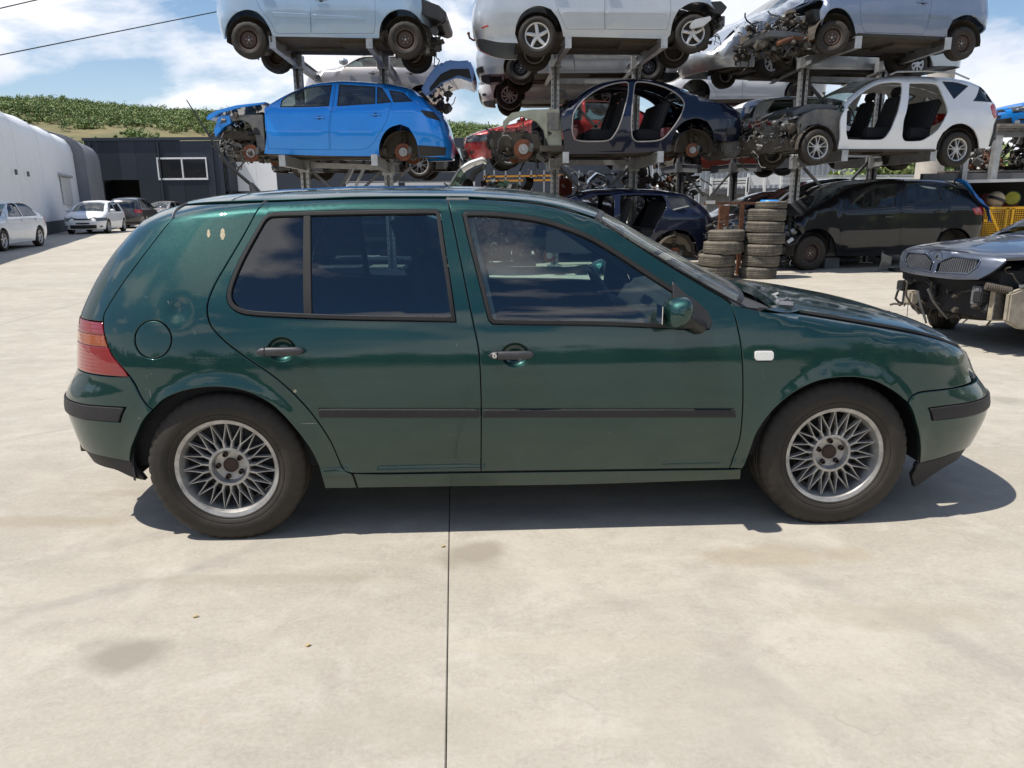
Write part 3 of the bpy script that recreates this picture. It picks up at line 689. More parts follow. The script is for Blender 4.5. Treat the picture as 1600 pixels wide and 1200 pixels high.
# sill
sill = panel(GS, 'sill', q([(552, 741), (600, 742), (751, 740), (900, 738), (1050, 736), (1140, 735), (1158, 734), (1157, 750.5), (1050, 754), (900, 758.5), (700, 761.5), (559, 763.5)]), M_green, C0, g=.04, gap=.001, lift=-.004)
# rear lamp with coloured bands
lampo = [(161, 503), (164, 528), (175, 556), (201, 587), (160, 586.5), (124, 585), (119, 560), (117.5, 536), (120, 515), (123.5, 502)]
def lens(name, col, rough=.12):
    M = mat(name, col, rough, 0, 1., var=.05)
    t = M.node_tree; b = t.nodes['Principled BSDF']; tc = N(t, 'ShaderNodeTexCoord'); w = N(t, 'ShaderNodeTexWave'); w.wave_type = 'BANDS'; w.bands_direction = 'Z'; w.inputs['Scale'].default_value = 22; w.inputs['Distortion'].default_value = 0
    t.links.new(tc.outputs['Object'], w.inputs[0]); bp = N(t, 'ShaderNodeBump'); bp.inputs['Strength'].default_value = .18; bp.inputs['Distance'].default_value = .004; t.links.new(w.outputs[0], bp.inputs['Height']); t.links.new(bp.outputs[0], b.inputs['Normal'])
    b.inputs['Subsurface Weight'].default_value = .0
    return M
M_red = lens('red_lens', (.20, .004, .004)); M_amber = lens('amber_lens', (.26, .050, .006))
def wrapend(pts, zs, side='l'):
    """outline given on the visible part, closed round the corner up to q of the centre-line fraction"""
    return pts
def lamp_band(name, z_hi, z_lo, mt):
    # lamp outline in (q,z): right edge from the traced gap, left edge far round the corner
    right_ = np.array(GS.Q([(161, 502), (162, 515), (164, 528), (168, 540), (175, 556), (188, 571), (201, 586.5)]))
    zs = np.linspace(z_lo, z_hi, 7); o = np.argsort(right_[:, 1]); qr = np.interp(zs, right_[o, 1], right_[o, 0])
    ql = GS.xl - GS.Ll * .70
    pts = [(a, b) for a, b in zip(qr, zs)] + [(ql, z_hi), (ql, z_lo)]
    return panel(GS, name, pts, mt, C0, g=.03, gap=.0012, fold=.03, ang=30, lift=.003)
zl_t = GS.px(150, 503)[1]; zl_b = GS.px(160, 586)[1]; za1 = GS.px(150, 541)[1]; za2 = GS.px(150, 523)[1]
lamp_band('tail_lamp', zl_t, za2, M_red); lamp_band('indicator_lens', za2, za1, M_amber); lamp_band('tail_lamp_lower', za1, zl_b, M_red).name = 'tail_lamp'
# bumpers wrap round to the middle of the car
def to_centre(pts_top, pts_bot, end, zt_, zb_):
    c = GS.xl - GS.Ll if end == 'l' else GS.xr + GS.Lr
    s = -1 if end == 'l' else 1
    T_ = GS.Q(pts_top); B_ = GS.Q(pts_bot)
    return T_ + [(c, zt_), (c, zb_)] + B_
rb_top = [(238, 640), (230, 634), (216.6, 613), (201.5, 588), (165, 587.5)]
zrt = GS.px(165, 588)[1]; zrb = GS.px(160, 713)[1]
rb_bot = [(160, 713.5), (203, 722), (205, 700.6), (209, 690), (214, 678), (222, 660)]
strip_r = [(195.5, 637), (187, 659.5), (150, 656.5), (125, 653.5)]
def strip_poly(pts_top, pts_bot, end, frac=.97):
    c = (GS.xl - GS.Ll * frac) if end == 'l' else (GS.xr + GS.Lr * frac); T_ = GS.Q(pts_top); B_ = GS.Q(pts_bot)
    return T_ + [(c, T_[-1][1]), (c, B_[0][1])] + B_
srp = strip_poly([(195.5, 637), (160, 635), (132, 632.5)], [(132, 655), (150, 656.5), (187, 659.5)], 'l')
rb = panel(GS, 'rear_bumper', to_centre(rb_top, rb_bot, 'l', zrt, zrb), M_green, C0, [srp], g=.035, gap=GAP, ang=35)
panel(GS, 'rear_bumper_strip', srp, M_trim, C0, g=.03, gap=.0015, lift=.006, ang=30)
zvb = GS.px(200, 745)[1] - .01
rv = panel(GS, 'rear_valance', to_centre([(203, 722.5), (160, 714)], [(175, 735), (205, 748), (226, 752.5), (219, 745), (207, 735)], 'l', zrb, zvb), M_trim, C0, g=.04, gap=.001, lift=-.006, ang=35)
zft = GS.px(1500, 604)[1]; zfb = GS.px(1480, 712)[1]
fb_top = [(1419, 629), (1425, 619), (1441, 612.5), (1490, 606.5), (1510, 602)]
fb_bot = [(1490, 709), (1470, 716), (1437, 724.5), (1438.5, 700), (1437, 684), (1430, 655)]
sfp = strip_poly([(1452, 638), (1475, 635), (1499, 631.8)], [(1505, 651.3), (1480, 654.2), (1457, 657)], 'r')
fb = panel(GS, 'front_bumper', to_centre(fb_top, fb_bot, 'r', zft, zfb), M_green, C0, [sfp], g=.035, gap=GAP, ang=35)
panel(GS, 'front_bumper_strip', sfp, M_trim, C0, g=.03, gap=.0015, lift=.006, ang=30)
zsb = GS.px(1480, 731)[1]
panel(GS, 'front_spoiler', to_centre([(1437, 726), (1470, 718), (1490, 711)], [(1490, 727), (1470, 738), (1431, 764), (1427, 745)], 'r', zfb, zsb), M_trim, C0, g=.04, gap=.001, lift=-.008, ang=35)
# nose: headlamp and grille between bumper and bonnet
zh0 = zft + .008; znose = .76
cR = GS.xr + GS.Lr
qa = GS.Q([(1513, 572)])[0][0]
panel(GS, 'headlamp', [(qa + .02, zh0), (cR - .34, zh0), (cR - .34, .745), (qa + .02, .735)], glass('lamp_glass', (.8, .82, .84), 1.6, .05), C0, g=.04, gap=.003, ang=30)
panel(GS, 'headlamp_bowl', [(qa + .02, zh0), (cR - .34, zh0), (cR - .34, .745), (qa + .02, .735)], mat('lamp_reflector', (.6, .6, .6), .2, .8), C0, g=.04, gap=.003, lift=-.05, ang=30)
panel(GS, 'grille', [(cR - .33, zh0), (cR, zh0), (cR, .75), (cR - .33, .75)], M_black, C0, g=.05, ang=30)
# tailgate
cL = GS.xl - GS.Ll
gap_q = GS.Q([(290, 319.5), (271, 341), (245, 371), (219, 405), (193, 440), (175, 468), (162.5, 490), (161, 503)])
lo_q = GS.xl - GS.Ll * .72
tg = gap_q + [(lo_q, gap_q[-1][1]), (lo_q, .66), (cL, .66), (cL, 1.375), (cL + .5, 1.372), (gap_q[0][0] - .03, gap_q[0][1] + .022)]
win_t = [(cL + .62, .985), (cL, .975), (cL, 1.30), (cL + .46, 1.30), (cL + .52, 1.27)]
win_t2 = [(cL - .01, .98), (cL + .52, .99), (cL + .60, 1.02), (cL + .50, 1.26), (cL + .42, 1.295), (cL - .01, 1.30)]
win_t2 = [(max(a, cL + .001), b) for a, b in win_t2]
panel(GS, 'tailgate', tg, M_green, C0, [[(a + .004, b) for a, b in win_t2]], g=.04, gap=GAP, ang=30)
panel(GS, 'rear_window', [(a + .002, b) for a, b in win_t2], G_dark, C0, g=.06, ang=30, lift=-.003, fold=.004)
# top: roof, windscreen, bonnet
hw = GS.hw
def sym(P, fr=None): return P + [(a, 2 * hw - b) for a, b in P[::-1]]
gut = GS.R([(292, 319.6), (415, 313.6), (520, 309.8), (620, 307.9), (700, 307.8), (760, 309.7), (820, 314.2), (868, 322.2), (905, 332.2), (930, 340.7)])
roofl = [(gut[0][0] - .02, gut[0][1])] + gut[1:]
xf_ = gut[-1][0]
roofP = roofl + [(xf_ + .05, hw * .6), (xf_ + .075, hw)] + [(xf_ + .05, hw * 1.4)] + [(a, 2 * hw - b) for a, b in roofl[::-1]] + [(roofl[0][0] - .05, hw)]
panel(GS, 'roof', roofP, M_green, C0, g=.05, gap=GAP, dom='top', lift=.004)
wl = GS.R([(933, 341), (965, 362), (1000, 384), (1052, 416), (1105, 447), (1157, 481)])
wx = wl[-1][0]
ws = wl + [(wx + .06, hw * .5), (wx + .09, hw), (wx + .06, hw * 1.5)] + [(a, 2 * hw - b) for a, b in wl[::-1]] + [(xf_ + .052, hw * 1.4), (xf_ + .078, hw), (xf_ + .052, hw * .6)]
panel(GS, 'windscreen', ws, G_wind, C0, g=.06, dom='top', lift=.002, fold=.006)
seal = ring_panel(GS, 'windscreen_seal', ws, .022, M_black, C0, dom='top', lift=.004, fold=.012, g=.03, step=.03)
hn = GS.R([(1193, 484.5), (1250, 487), (1300, 494), (1350, 503.5), (1400, 512), (1440, 520.5), (1475, 531), (1500, 542)])
hx = hn[0][0]; hf = hn[-1][0]
hood = hn + [(1.93, hw * .42), (1.955, hw * .7), (1.965, hw)] + [(1.955, hw * 1.3), (1.93, hw * 1.58)] + [(a, 2 * hw - b) for a, b in hn[::-1]] + [(hx + .10, hw * 1.6), (hx + .14, hw), (hx + .10, hw * .4)]
hood = [(a, b) for a, b in hood]
def lifthood(P, Nn):
    # bonnet resting on its safety catch: the rear edge stands a little proud
    k = np.clip((1.96 - P[:, 0]) / .9, 0, 1); P = P.copy(); P[:, 2] += .007 * k; return P, Nn
panel(GS, 'bonnet', hood, M_green, C0, g=.04, gap=GAP, dom='top', post=lifthood, fold=.03)
# cowl under the bonnet edge
b = MB()
rnd = random.Random(4)
V = []; Fc = []
for i in range(25):
    y = -.70 + 1.4 * i / 24; xx = 1.02 + .10 * (1 - (y / .72)**2)
    V += [(xx - .02, y, .915 - .02 * abs(y)), (xx + .05, y, .885), (xx + .22, y, .85)]
for i in range(24):
    a = i * 3; Fc += [(a, a + 3, a + 4, a + 1), (a + 1, a + 4, a + 5, a + 2)]
mesh_obj('scuttle_panel', V, Fc, M_cover, C0)
for i in range(26):
    y = -.72 + .5 * rnd.random(); x = 1.0 + .1 * (1 - (y / .72)**2) + .03 * rnd.random(); b.box((x + .02, y, .905 + .02 * rnd.random()), (.03 + .04 * rnd.random(), .03 + .05 * rnd.random(), .012), Matrix.Rotation(rnd.gauss(0, .6), 3, 'X') @ Matrix.Rotation(rnd.gauss(0, .7), 3, 'Z'))
b.build('torn_scuttle_trim', M_dsteel, C0)
# far side: mirrored panels
for o in [c for c in list(car.children) if c.name.split('.')[0] in ('quarter_panel', 'fuel_filler_flap', 'rear_door', 'front_door', 'front_fender', 'side_marker', 'sill', 'tail_lamp', 'indicator_lens', 'rear_bumper', 'rear_bumper_strip', 'rear_valance', 'front_bumper', 'front_bumper_strip', 'front_spoiler', 'headlamp', 'headlamp_bowl', 'grille', 'tailgate', 'rear_window')]:
    c = mirror_copy(o)
    c.parent = car
# ---- glazing, seals (near side, then mirrored)
M_seal = mat('seal_rubber', (.012, .0115, .0115), .5, dust=.06, dustcol=(.12, .11, .10), spec=.3)
def side_set():
    s0 = len(bpy.data.objects); made = []
    qr_ = spline(q(w_r), .02); qf_ = spline(q(w_f), .02)
    made.append(ring_panel(GS, 'window_seal', qr_, .016, M_seal, C0, lift=.006, step=.02, g=.02))
    # front seal keeps its own outline in front of the mirror foot
    made.append(ring_panel(GS, 'window_seal', qf_, .016, M_seal, C0, lift=.006, step=.02, g=.02))
    bar = q([(474.5, 334), (485.5, 334), (487.5, 494), (475, 493.5)])
    made.append(panel(GS, 'window_divider', bar, M_seal, C0, g=.03, lift=.004))
    rearq = q([(357, 460), (367, 428), (405, 358), (426, 335), (478, 334), (479, 493), (423, 492), (383, 488)])
    made.append(panel(GS, 'quarter_glass', rearq, G_dark, C0, g=.06, lift=-.006, fold=.004))
    rg = q([(483, 333), (682, 330), (686, 340), (710, 500), (483, 496)])
    made.append(panel(GS, 'door_glass', rg, G_dark2, C0, g=.06, lift=-.006, fold=.004))
    fg = q([(728, 336), (775, 335), (835, 342), (880, 354), (925, 372), (970, 399), (1010, 426), (1050, 452), (1053, 511), (940, 506), (770, 503), (746, 425)])
    made.append(panel(GS, 'door_glass', fg, G_front, C0, g=.06, lift=-.006, fold=.004))
    sail = q([(1050, 441), (1068, 458), (1088, 472), (1106, 489), (1112, 504), (1107, 513.5), (1066, 513), (1051, 509)])
    made.append(panel(GS, 'mirror_sail', sail, M_black, C0, g=.03, lift=.012, ang=25))
    st1 = q([(497, 638.5), (500, 651.5), (749, 651.5), (749, 639)]); st2 = q([(755, 639.3), (755, 651.5), (1149, 651), (1147, 639)])
    for s in (st1, st2): made.append(panel(GS, 'door_moulding', s, M_trim, C0, g=.04, lift=.012, fold=.012, rnd=.005))
    return made
G_dark2 = glass('rear_door_glass', (.42, .54, .56), 1.85, .0008); G_front = glass('front_door_glass', (.68, .84, .81), 1.85, .0008)
for o in side_set(): mirror_copy(o, car)
# handles
def handle(c, lock, parent, sx=1):
    made = []
    x, z = GS.px(*c); y = -float(GS.W(x, z))
    b = MB(); n = 18; V = []; Fc = []
    r = GS.px(c[0] + 21, c[1])[0] - x
    for i in range(5):
        t = i / 4 * PI / 2
        for j in range(n):
            a = 2 * PI * j / n; xx = x + r * 1.03 * math.cos(t) * math.cos(a); zz = z + r * .90 * math.cos(t) * math.sin(a); V.append((xx, -float(GS.W(xx, zz)) + .004 + .028 * math.sin(t), zz))
    for i in range(4):
        for j in range(n): k = (j + 1) % n; Fc.append((i * n + j, i * n + k, (i + 1) * n + k, (i + 1) * n + j))
    Fc.append(tuple(4 * n + j for j in range(n)))
    made.append(mesh_obj('handle_recess', V, Fc, M_green, parent, True))
    x0, x1 = GS.px(c[0] - 37.5, c[1])[0], GS.px(c[0] + 37.5, c[1])[0]
    if lock: x0, x1 = GS.px(763, 553)[0], GS.px(834, 553)[0]
    zz = z - .003 if not lock else GS.px(800, 553)[1]
    rows = []
    V = []; Fc = []; n = 14; m_ = 12
    for i in range(m_ + 1):
        t = i / m_; xx = x0 + (x1 - x0) * t; h = .0165 * (1 - abs(2 * t - 1)**6 * .55); e = .5 * (1 + math.cos(min(1, min(t, 1 - t) * 9) * PI)); h *= (1 - .85 * (1 - min(1, min(t, 1 - t) * 16))**2)
        yb = -float(GS.W(xx, zz))
        for j in range(n):
            a = 2 * PI * j / n; ca, sa = math.cos(a), math.sin(a); pw = lambda v: math.copysign(abs(v)**.7, v)
            V.append((xx, yb - .022 + pw(ca) * .014 - .006 * math.sin(PI * t), zz + pw(sa) * h))
    for i in range(m_):
        for j in range(n): k = (j + 1) % n; Fc.append((i * n + j, (i + 1) * n + j, (i + 1) * n + k, i * n + k))
    Fc += [tuple(range(n)), tuple(m_ * n + j for j in range(n))[::-1]]
    h_ = mesh_obj('door_handle', V, Fc, M_black2, parent, True); made.append(h_)
    b = MB(); xc = x0 + (x1 - x0) * .19; yb = -float(GS.W(xc, zz)); b.box((xc, yb - .0225, zz), (.0022, .034, .036)); mesh = b.build('handle_joint', M_dark, parent); made.append(mesh)
    if lock:
        b = MB(); xc = x0 + .024; b.lathe([(0, 0), (.0085, 0), (.0095, .004)], c=(xc, yb - .0405, zz), n=16); b.build('lock_barrel', M_alloy, parent, True)
        b = MB(); b.box((xc, yb - .0407, zz), (.003, .002, .009)); b.build('keyhole', M_dark, parent)
    return made
M_black2 = mat('dark_handle_plastic', (.028, .029, .034), .42, dust=.15)
for o in handle(hc_r, False, car) + handle(hc_f, True, car): mirror_copy(o, car)
# door mirror
def mirror_unit():
    x, z = GS.px(1088, 492)
    made = []
    V = []; Fc = []; n = 20; secs = [(.0, .0), (.02, .55), (.05, .82), (.09, .96), (.14, 1.0), (.19, .93), (.225, .74), (.24, .40), (.243, .0)]
    # housing: rounded box, axis across the car, from the door outwards
    cx_, cz_ = GS.px(1070, 484); 
    y0 = -float(GS.W(cx_, cz_)) - .03
    xh, zh = .052, .057
    for (d, s) in secs:
        for j in range(n):
            a = 2 * PI * j / n; ca, sa = math.cos(a), math.sin(a); e = .62
            px_ = math.copysign(abs(ca)**e, ca); pz = math.copysign(abs(sa)**e, sa)
            xx = cx_ - .072 + .018 * d / .24 + px_ * xh * s * (1 if px_ < 0 else 1.) * (1 - .22 * max(0, px_) * abs(pz)); V.append((xx, y0 - d * .66, cz_ + .008 + pz * zh * s + .012 * px_))
    m_ = len(secs)
    for i in range(m_ - 1):
        for j in range(n): k = (j + 1) % n; Fc.append((i * n + j, (i + 1) * n + j, (i + 1) * n + k, i * n + k))
    o = mesh_obj('mirror_housing', V, Fc, M_green, car, True); made.append(o)
    b = MB(); b.box((cx_ - .128, y0 - .085, cz_ + .002), (.003, .09, .07)); made.append(b.build('mirror_glass', mat('mirror_silver', (.8, .82, .84), .03, 1., var=0), car, bevel=.0015))
    b = MB()
    for t in np.linspace(0, 1, 5): pass
    ax, az = GS.px(1092, 497)
    b.tube([(ax + .01, -float(GS.W(ax, az)) + .02, az - .035), (ax - .005, -float(GS.W(ax, az)) - .03, az - .03), (cx_ - .0, y0 - .03, cz_ - .03), (cx_ - .01, y0 - .06, cz_ - .035)], .03, 12, rr=[.03, .03, .03, .026])
    made.append(b.build('mirror_arm', M_black, car, True))
    return made
for o in mirror_unit(): mirror_copy(o, car)
# arch liners, underbody and engine bay mass
for wx_ in (-1.2555, 1.2555):
    for s in (-1, 1):
        V = []; Fc = []; n = 20; prof = [(.385, -.80), (.40, -.79), (.405, -.62), (.40, -.50), (.2, -.49), (.0, -.49)]
        for j in range(n + 1):
            a = -.12 + (PI + .24) * j / n
            for r, y in prof: V.append((wx_ + r * math.cos(a), y * -s, .30 + r * math.sin(a)))
        k = len(prof)
        for j in range(n):
            for i in range(k - 1): Fc.append((j * k + i, j * k + i + 1, (j + 1) * k + i + 1, (j + 1) * k + i))
        mesh_obj('wheel_arch_liner', V, Fc, M_dark, car)
b = MB(); b.box((0, 0, .26), (1.75, 1.50, .10)); b.box((-1.5, 0, .36), (.75, .95, .12)); b.box((1.45, 0, .42), (.9, .92, .36)); b.box((-1.85, 0, .42), (.2, 1.2, .2)); b.box((1.82, 0, .45), (.25, 1.1, .3)); b.box((1.80, 0, .64), (.22, 1.15, .14)); b.box((1.55, 0, .60), (.5, .9, .3)); b.box((1.255, 0, .3), (.1, 1.4, .06)); b.box((-1.255, 0, .3), (.1, 1.4, .07)); b.tube([(-.9, .2, .22), (.9, .2, .2)], .035, 10); b.box((-.9, 0, .22), (.02, 1.1, .1)); b.build('underbody', M_under, car)  # underbody, plus an unseen box under the bonnet nose added to block sun
# inner dark shell just inside the doors so that shut lines stay dark
def inner_strip(pts, name='door_seal'):
    P = spline(GS.Q(pts), .03, closed=False); b = MB(); X = GS.side(P); cpt = [(p[0], p[1] + .022, p[2]) for p in X]; b.tube(cpt, .011, 6); o = b.build(name, M_dark, car, True); mirror_copy(o, car)
inner_strip(g_rear_gap + g_lamp_gap); inner_strip(g_rdoor_rear[::-1] + [(544, 738.7), (600, 739.5), (751, 738)]); inner_strip(b_gap); inner_strip([(751, 738), (900, 736.5), (1050, 734.5), (1140, 733.5)]); inner_strip(dtop + f_gap); inner_strip([(1425, 619), (1441, 612), (1490, 606)]); inner_strip([(1190, 485), (1250, 488), (1350, 505), (1440, 522), (1500, 544)]); inner_strip(fl + fl[:1])
# cabin
V = []; Fc = []
xs = np.linspace(-1.75, .98, 24); zr = [.30, .5, .7, .86, .885]
for s in (-1, 1):
    for x in xs:
        for z in zr: V.append((x, s * (float(GS.W(x, min(z, .88))) - .065 - (.03 if z > .86 else 0)), z))
k = len(zr); off_ = len(xs) * k
for h in (0, off_):
    for i in range(len(xs) - 1):
        for j in range(k - 1): a = h + i * k + j; Fc.append((a, a + k, a + k + 1, a + 1))
for i in range(len(xs) - 1): Fc.append((i * k, (i + 1) * k, off_ + (i + 1) * k, off_ + i * k))
for x in (0, len(xs) - 1): Fc += [tuple([x * k + j for j in range(k)] + [off_ + x * k + j for j in range(k)][::-1])]
mesh_obj('cabin_lining', V, Fc, M_seat, car)
def seat_mesh(cx, cy, w=.50, back=.62, lean=.35, hr=True):
    b = MB(); b.box((cx, cy, .47), (.50, w, .17)); R = Matrix.Rotation(-lean, 3, 'Y')
    c = Vector((cx - .27, cy, .55)); b.box(c + R @ Vector((0, 0, back / 2)), (.13, w * .93, back), R, .82)
    s = b.build('seat', M_seat, car, True, .045, 3)
    if hr:
        b = MB(); b.box(c + R @ Vector((0, 0, back + .09)), (.09, .26, .15), R, .9); b.tube([c + R @ Vector((0, -.05, back - .03)), c + R @ Vector((0, -.05, back + .05))], .006, 6); b.tube([c + R @ Vector((0, .05, back - .03)), c + R @ Vector((0, .05, back + .05))], .006, 6)
        h = b.build('headrest', M_seat, s, True, .03, 3)
seat_mesh(-.02, -.36); seat_mesh(-.02, .36)
b = MB(); b.box((-.95, 0, .48), (.5, 1.3, .18)); R = Matrix.Rotation(-.40, 3, 'Y'); b.box(Vector((-1.2, 0, .56)) + R @ Vector((0, 0, .27)), (.13, 1.28, .54), R, .95); b.build('rear_bench', M_seat, car, True, .045, 3)
for y in (-.38, .38):
    b = MB(); b.box((-1.43, y, 1.10), (.09, .25, .12), R); b.build('headrest', M_seat, car, True, .03, 3)
b = MB(); b.prism([(.55, .58), (1.1, .58), (1.15, .885), (.80, .925), (.66, .90), (.60, .80)], 1.38, 'xz', -.69); b.build('dashboard', mat('dash_grey', (.03, .032, .034), .8), car, True, .03, 3)
b = MB(); Rt = Matrix.Rotation(1.05, 3, 'Y') ; cst = Vector((.48, .36, .83))
ring = [cst + Rt @ Vector((.185 * math.cos(a), .185 * math.sin(a), 0)) for a in np.linspace(0, 2 * PI, 33)]
b.tube(ring, .015, 8, False)
for a in (0, PI * .5, PI, PI * 1.5): b.tube([cst, cst + Rt @ Vector((.18 * math.cos(a), .18 * math.sin(a), 0))], .014, 6)
b.box(cst, (.09, .13, .05), Rt); b.tube([cst, cst + Vector((.25, 0, -.1))], .03, 8); b.build('steering_wheel', M_black, car, True)
b = MB(); b.box((.47, 0, 1.20), (.02, .22, .06)); b.tube([(.5, 0, 1.21), (.46, 0, 1.27)], .01, 6); b.build('rear_view_mirror', M_black, car, False, .006)
for s in (-1, 1):   # B pillars and roof lining inside the doors
    b = MB()
    for (x0_, x1_) in ((-.33, -.22),):
        V = []; 
        for z in (.86, 1.0, 1.15, 1.28, 1.37):
            xx = -.20 - .10 * (z - .9) / .45; yb = s * (float(GS.Wg(z)) - .045)
            V += [(xx - .045, yb, z), (xx + .045, yb, z), (xx + .045, yb - s * .03, z), (xx - .045, yb - s * .03, z)]
        b.add(V, [(i * 4 + j, i * 4 + (j + 1) % 4, i * 4 + 4 + (j + 1) % 4, i * 4 + 4 + j) for i in range(4) for j in range(4)])
    b.build('door_pillar', M_grey_in, car)
V = []; Fc = []
for i, x in enumerate(np.linspace(-1.5, .3, 12)):
    for j, a in enumerate(np.linspace(.22, PI - .22, 12)):
        z = float(GS.z1(x)) + .085 * math.sin(a) - .012; V.append((x, .60 * math.cos(a), z))
Fc = [(i * 12 + j, i * 12 + j + 1, i * 12 + 13 + j, i * 12 + 12 + j) for i in range(11) for j in range(11)]
mesh_obj('headlining', V, Fc, M_grey_in, car)
# sun visor, belt
b = MB(); b.box((.30, -.36, 1.245), (.17, .36, .018), Matrix.Rotation(.35, 3, 'Y')); b.build('sun_visor', M_grey_in, car, False, .006); b = MB(); b.box((.30, .36, 1.245), (.17, .36, .018), Matrix.Rotation(.35, 3, 'Y')); b.build('sun_visor', M_grey_in, car, False, .006)
# aerial
ax = GS.px(393, 303)[0]; zt_ = float(np.interp(-1.28, GS.zt[:, 0], GS.zt[:, 1]))
b = MB(); b.tube([(-1.28, 0, zt_ - .003), (-1.30, 0, zt_ + .045)], .02, 10, rr=[.028, .010]); b.tube([(-1.30, 0, zt_ + .04), (-1.40, 0, zt_ + .13), (-1.56, 0, zt_ + .42)], .004, 6, rr=[.009, .0075, .0022]); b.build('aerial', M_black, car, True)
# wiper on the tailgate
b = MB(); b.sphere((-1.93, -.18, .98), .035, sc=(.7, 1.4, .8)); b.tube([(-1.93, -.18, 1.0), (-1.86, .25, 1.12)], .008, 6); b.build('rear_wiper', M_black, car, True)
# exhaust, flap at the bumper corner and wheels
b = MB(); b.tube([(-1.2, -.35, .24), (-1.6, -.38, .26), (-1.96, -.38, .24)], .024, 10); b.build('exhaust_pipe', M_rust, car, True)
for wx_, sp_ in ((-1.2555, .0), (1.2555, .5)):
    for s in (-1, 1): wheel(car, (wx_, s * .745, .308), .3175, .205, 'bbs', far=(s > 0), hi=True, spin=sp_ * .6)
# old sticker residue on the quarter panel
for (cx0, cy0, rx, ry) in ((348, 366, 3.6, 9), (326, 365, 2.6, 6.5), (461, 611, 2.6, 2.6)):
    pl = [(cx0 + rx * (1 + .14 * math.sin(5 * a)) * math.cos(a), cy0 + ry * (1 + .08 * math.sin(7 * a)) * math.sin(a)) for a in np.linspace(0, 2 * PI, 20, endpoint=False)]
    panel(GS, 'sticker_residue', q(pl), mat('old_glue', (.42, .36, .24), .8, var=.6, scale=220), car, g=.01, lift=.0012, fold=.001, rnd=.0005, step=.006)

M_scr = mat('bare_scratch', (.30, .31, .28), .6, var=.5, scale=300)
for pts in ([(1191, 577), (1192.5, 596)], [(1213, 610), (1214, 625)], [(713, 537), (714.5, 542)], [(210, 662), (213, 656), (219, 652)], [(228, 585), (230, 592)], [(233, 606), (236, 622)], [(206, 668), (209, 661)], [(990, 651), (1000, 649)], [(470, 662), (496, 661.5)], [(1478, 492), (1480, 493)], [(303, 516), (306, 523)], [(262, 470), (264, 474)]):
    P_ = spline(GS.Q(pts), .01, closed=False)
    w_ = .0011; L_ = [(a, b + w_ * math.sin(PI * (i + .5) / len(P_))) for i, (a, b) in enumerate(P_)] + [(a, b - w_ * math.sin(PI * (i + .5) / len(P_))) for i, (a, b) in list(enumerate(P_))[::-1]]
    X = GS.side(np.array(L_)); X[:, 1] -= .0012; k = len(P_)
    mesh_obj('paint_scratch', X, [(i, i + 1, 2 * k - 2 - i, 2 * k - 1 - i) for i in range(k - 1)], M_scr, car)
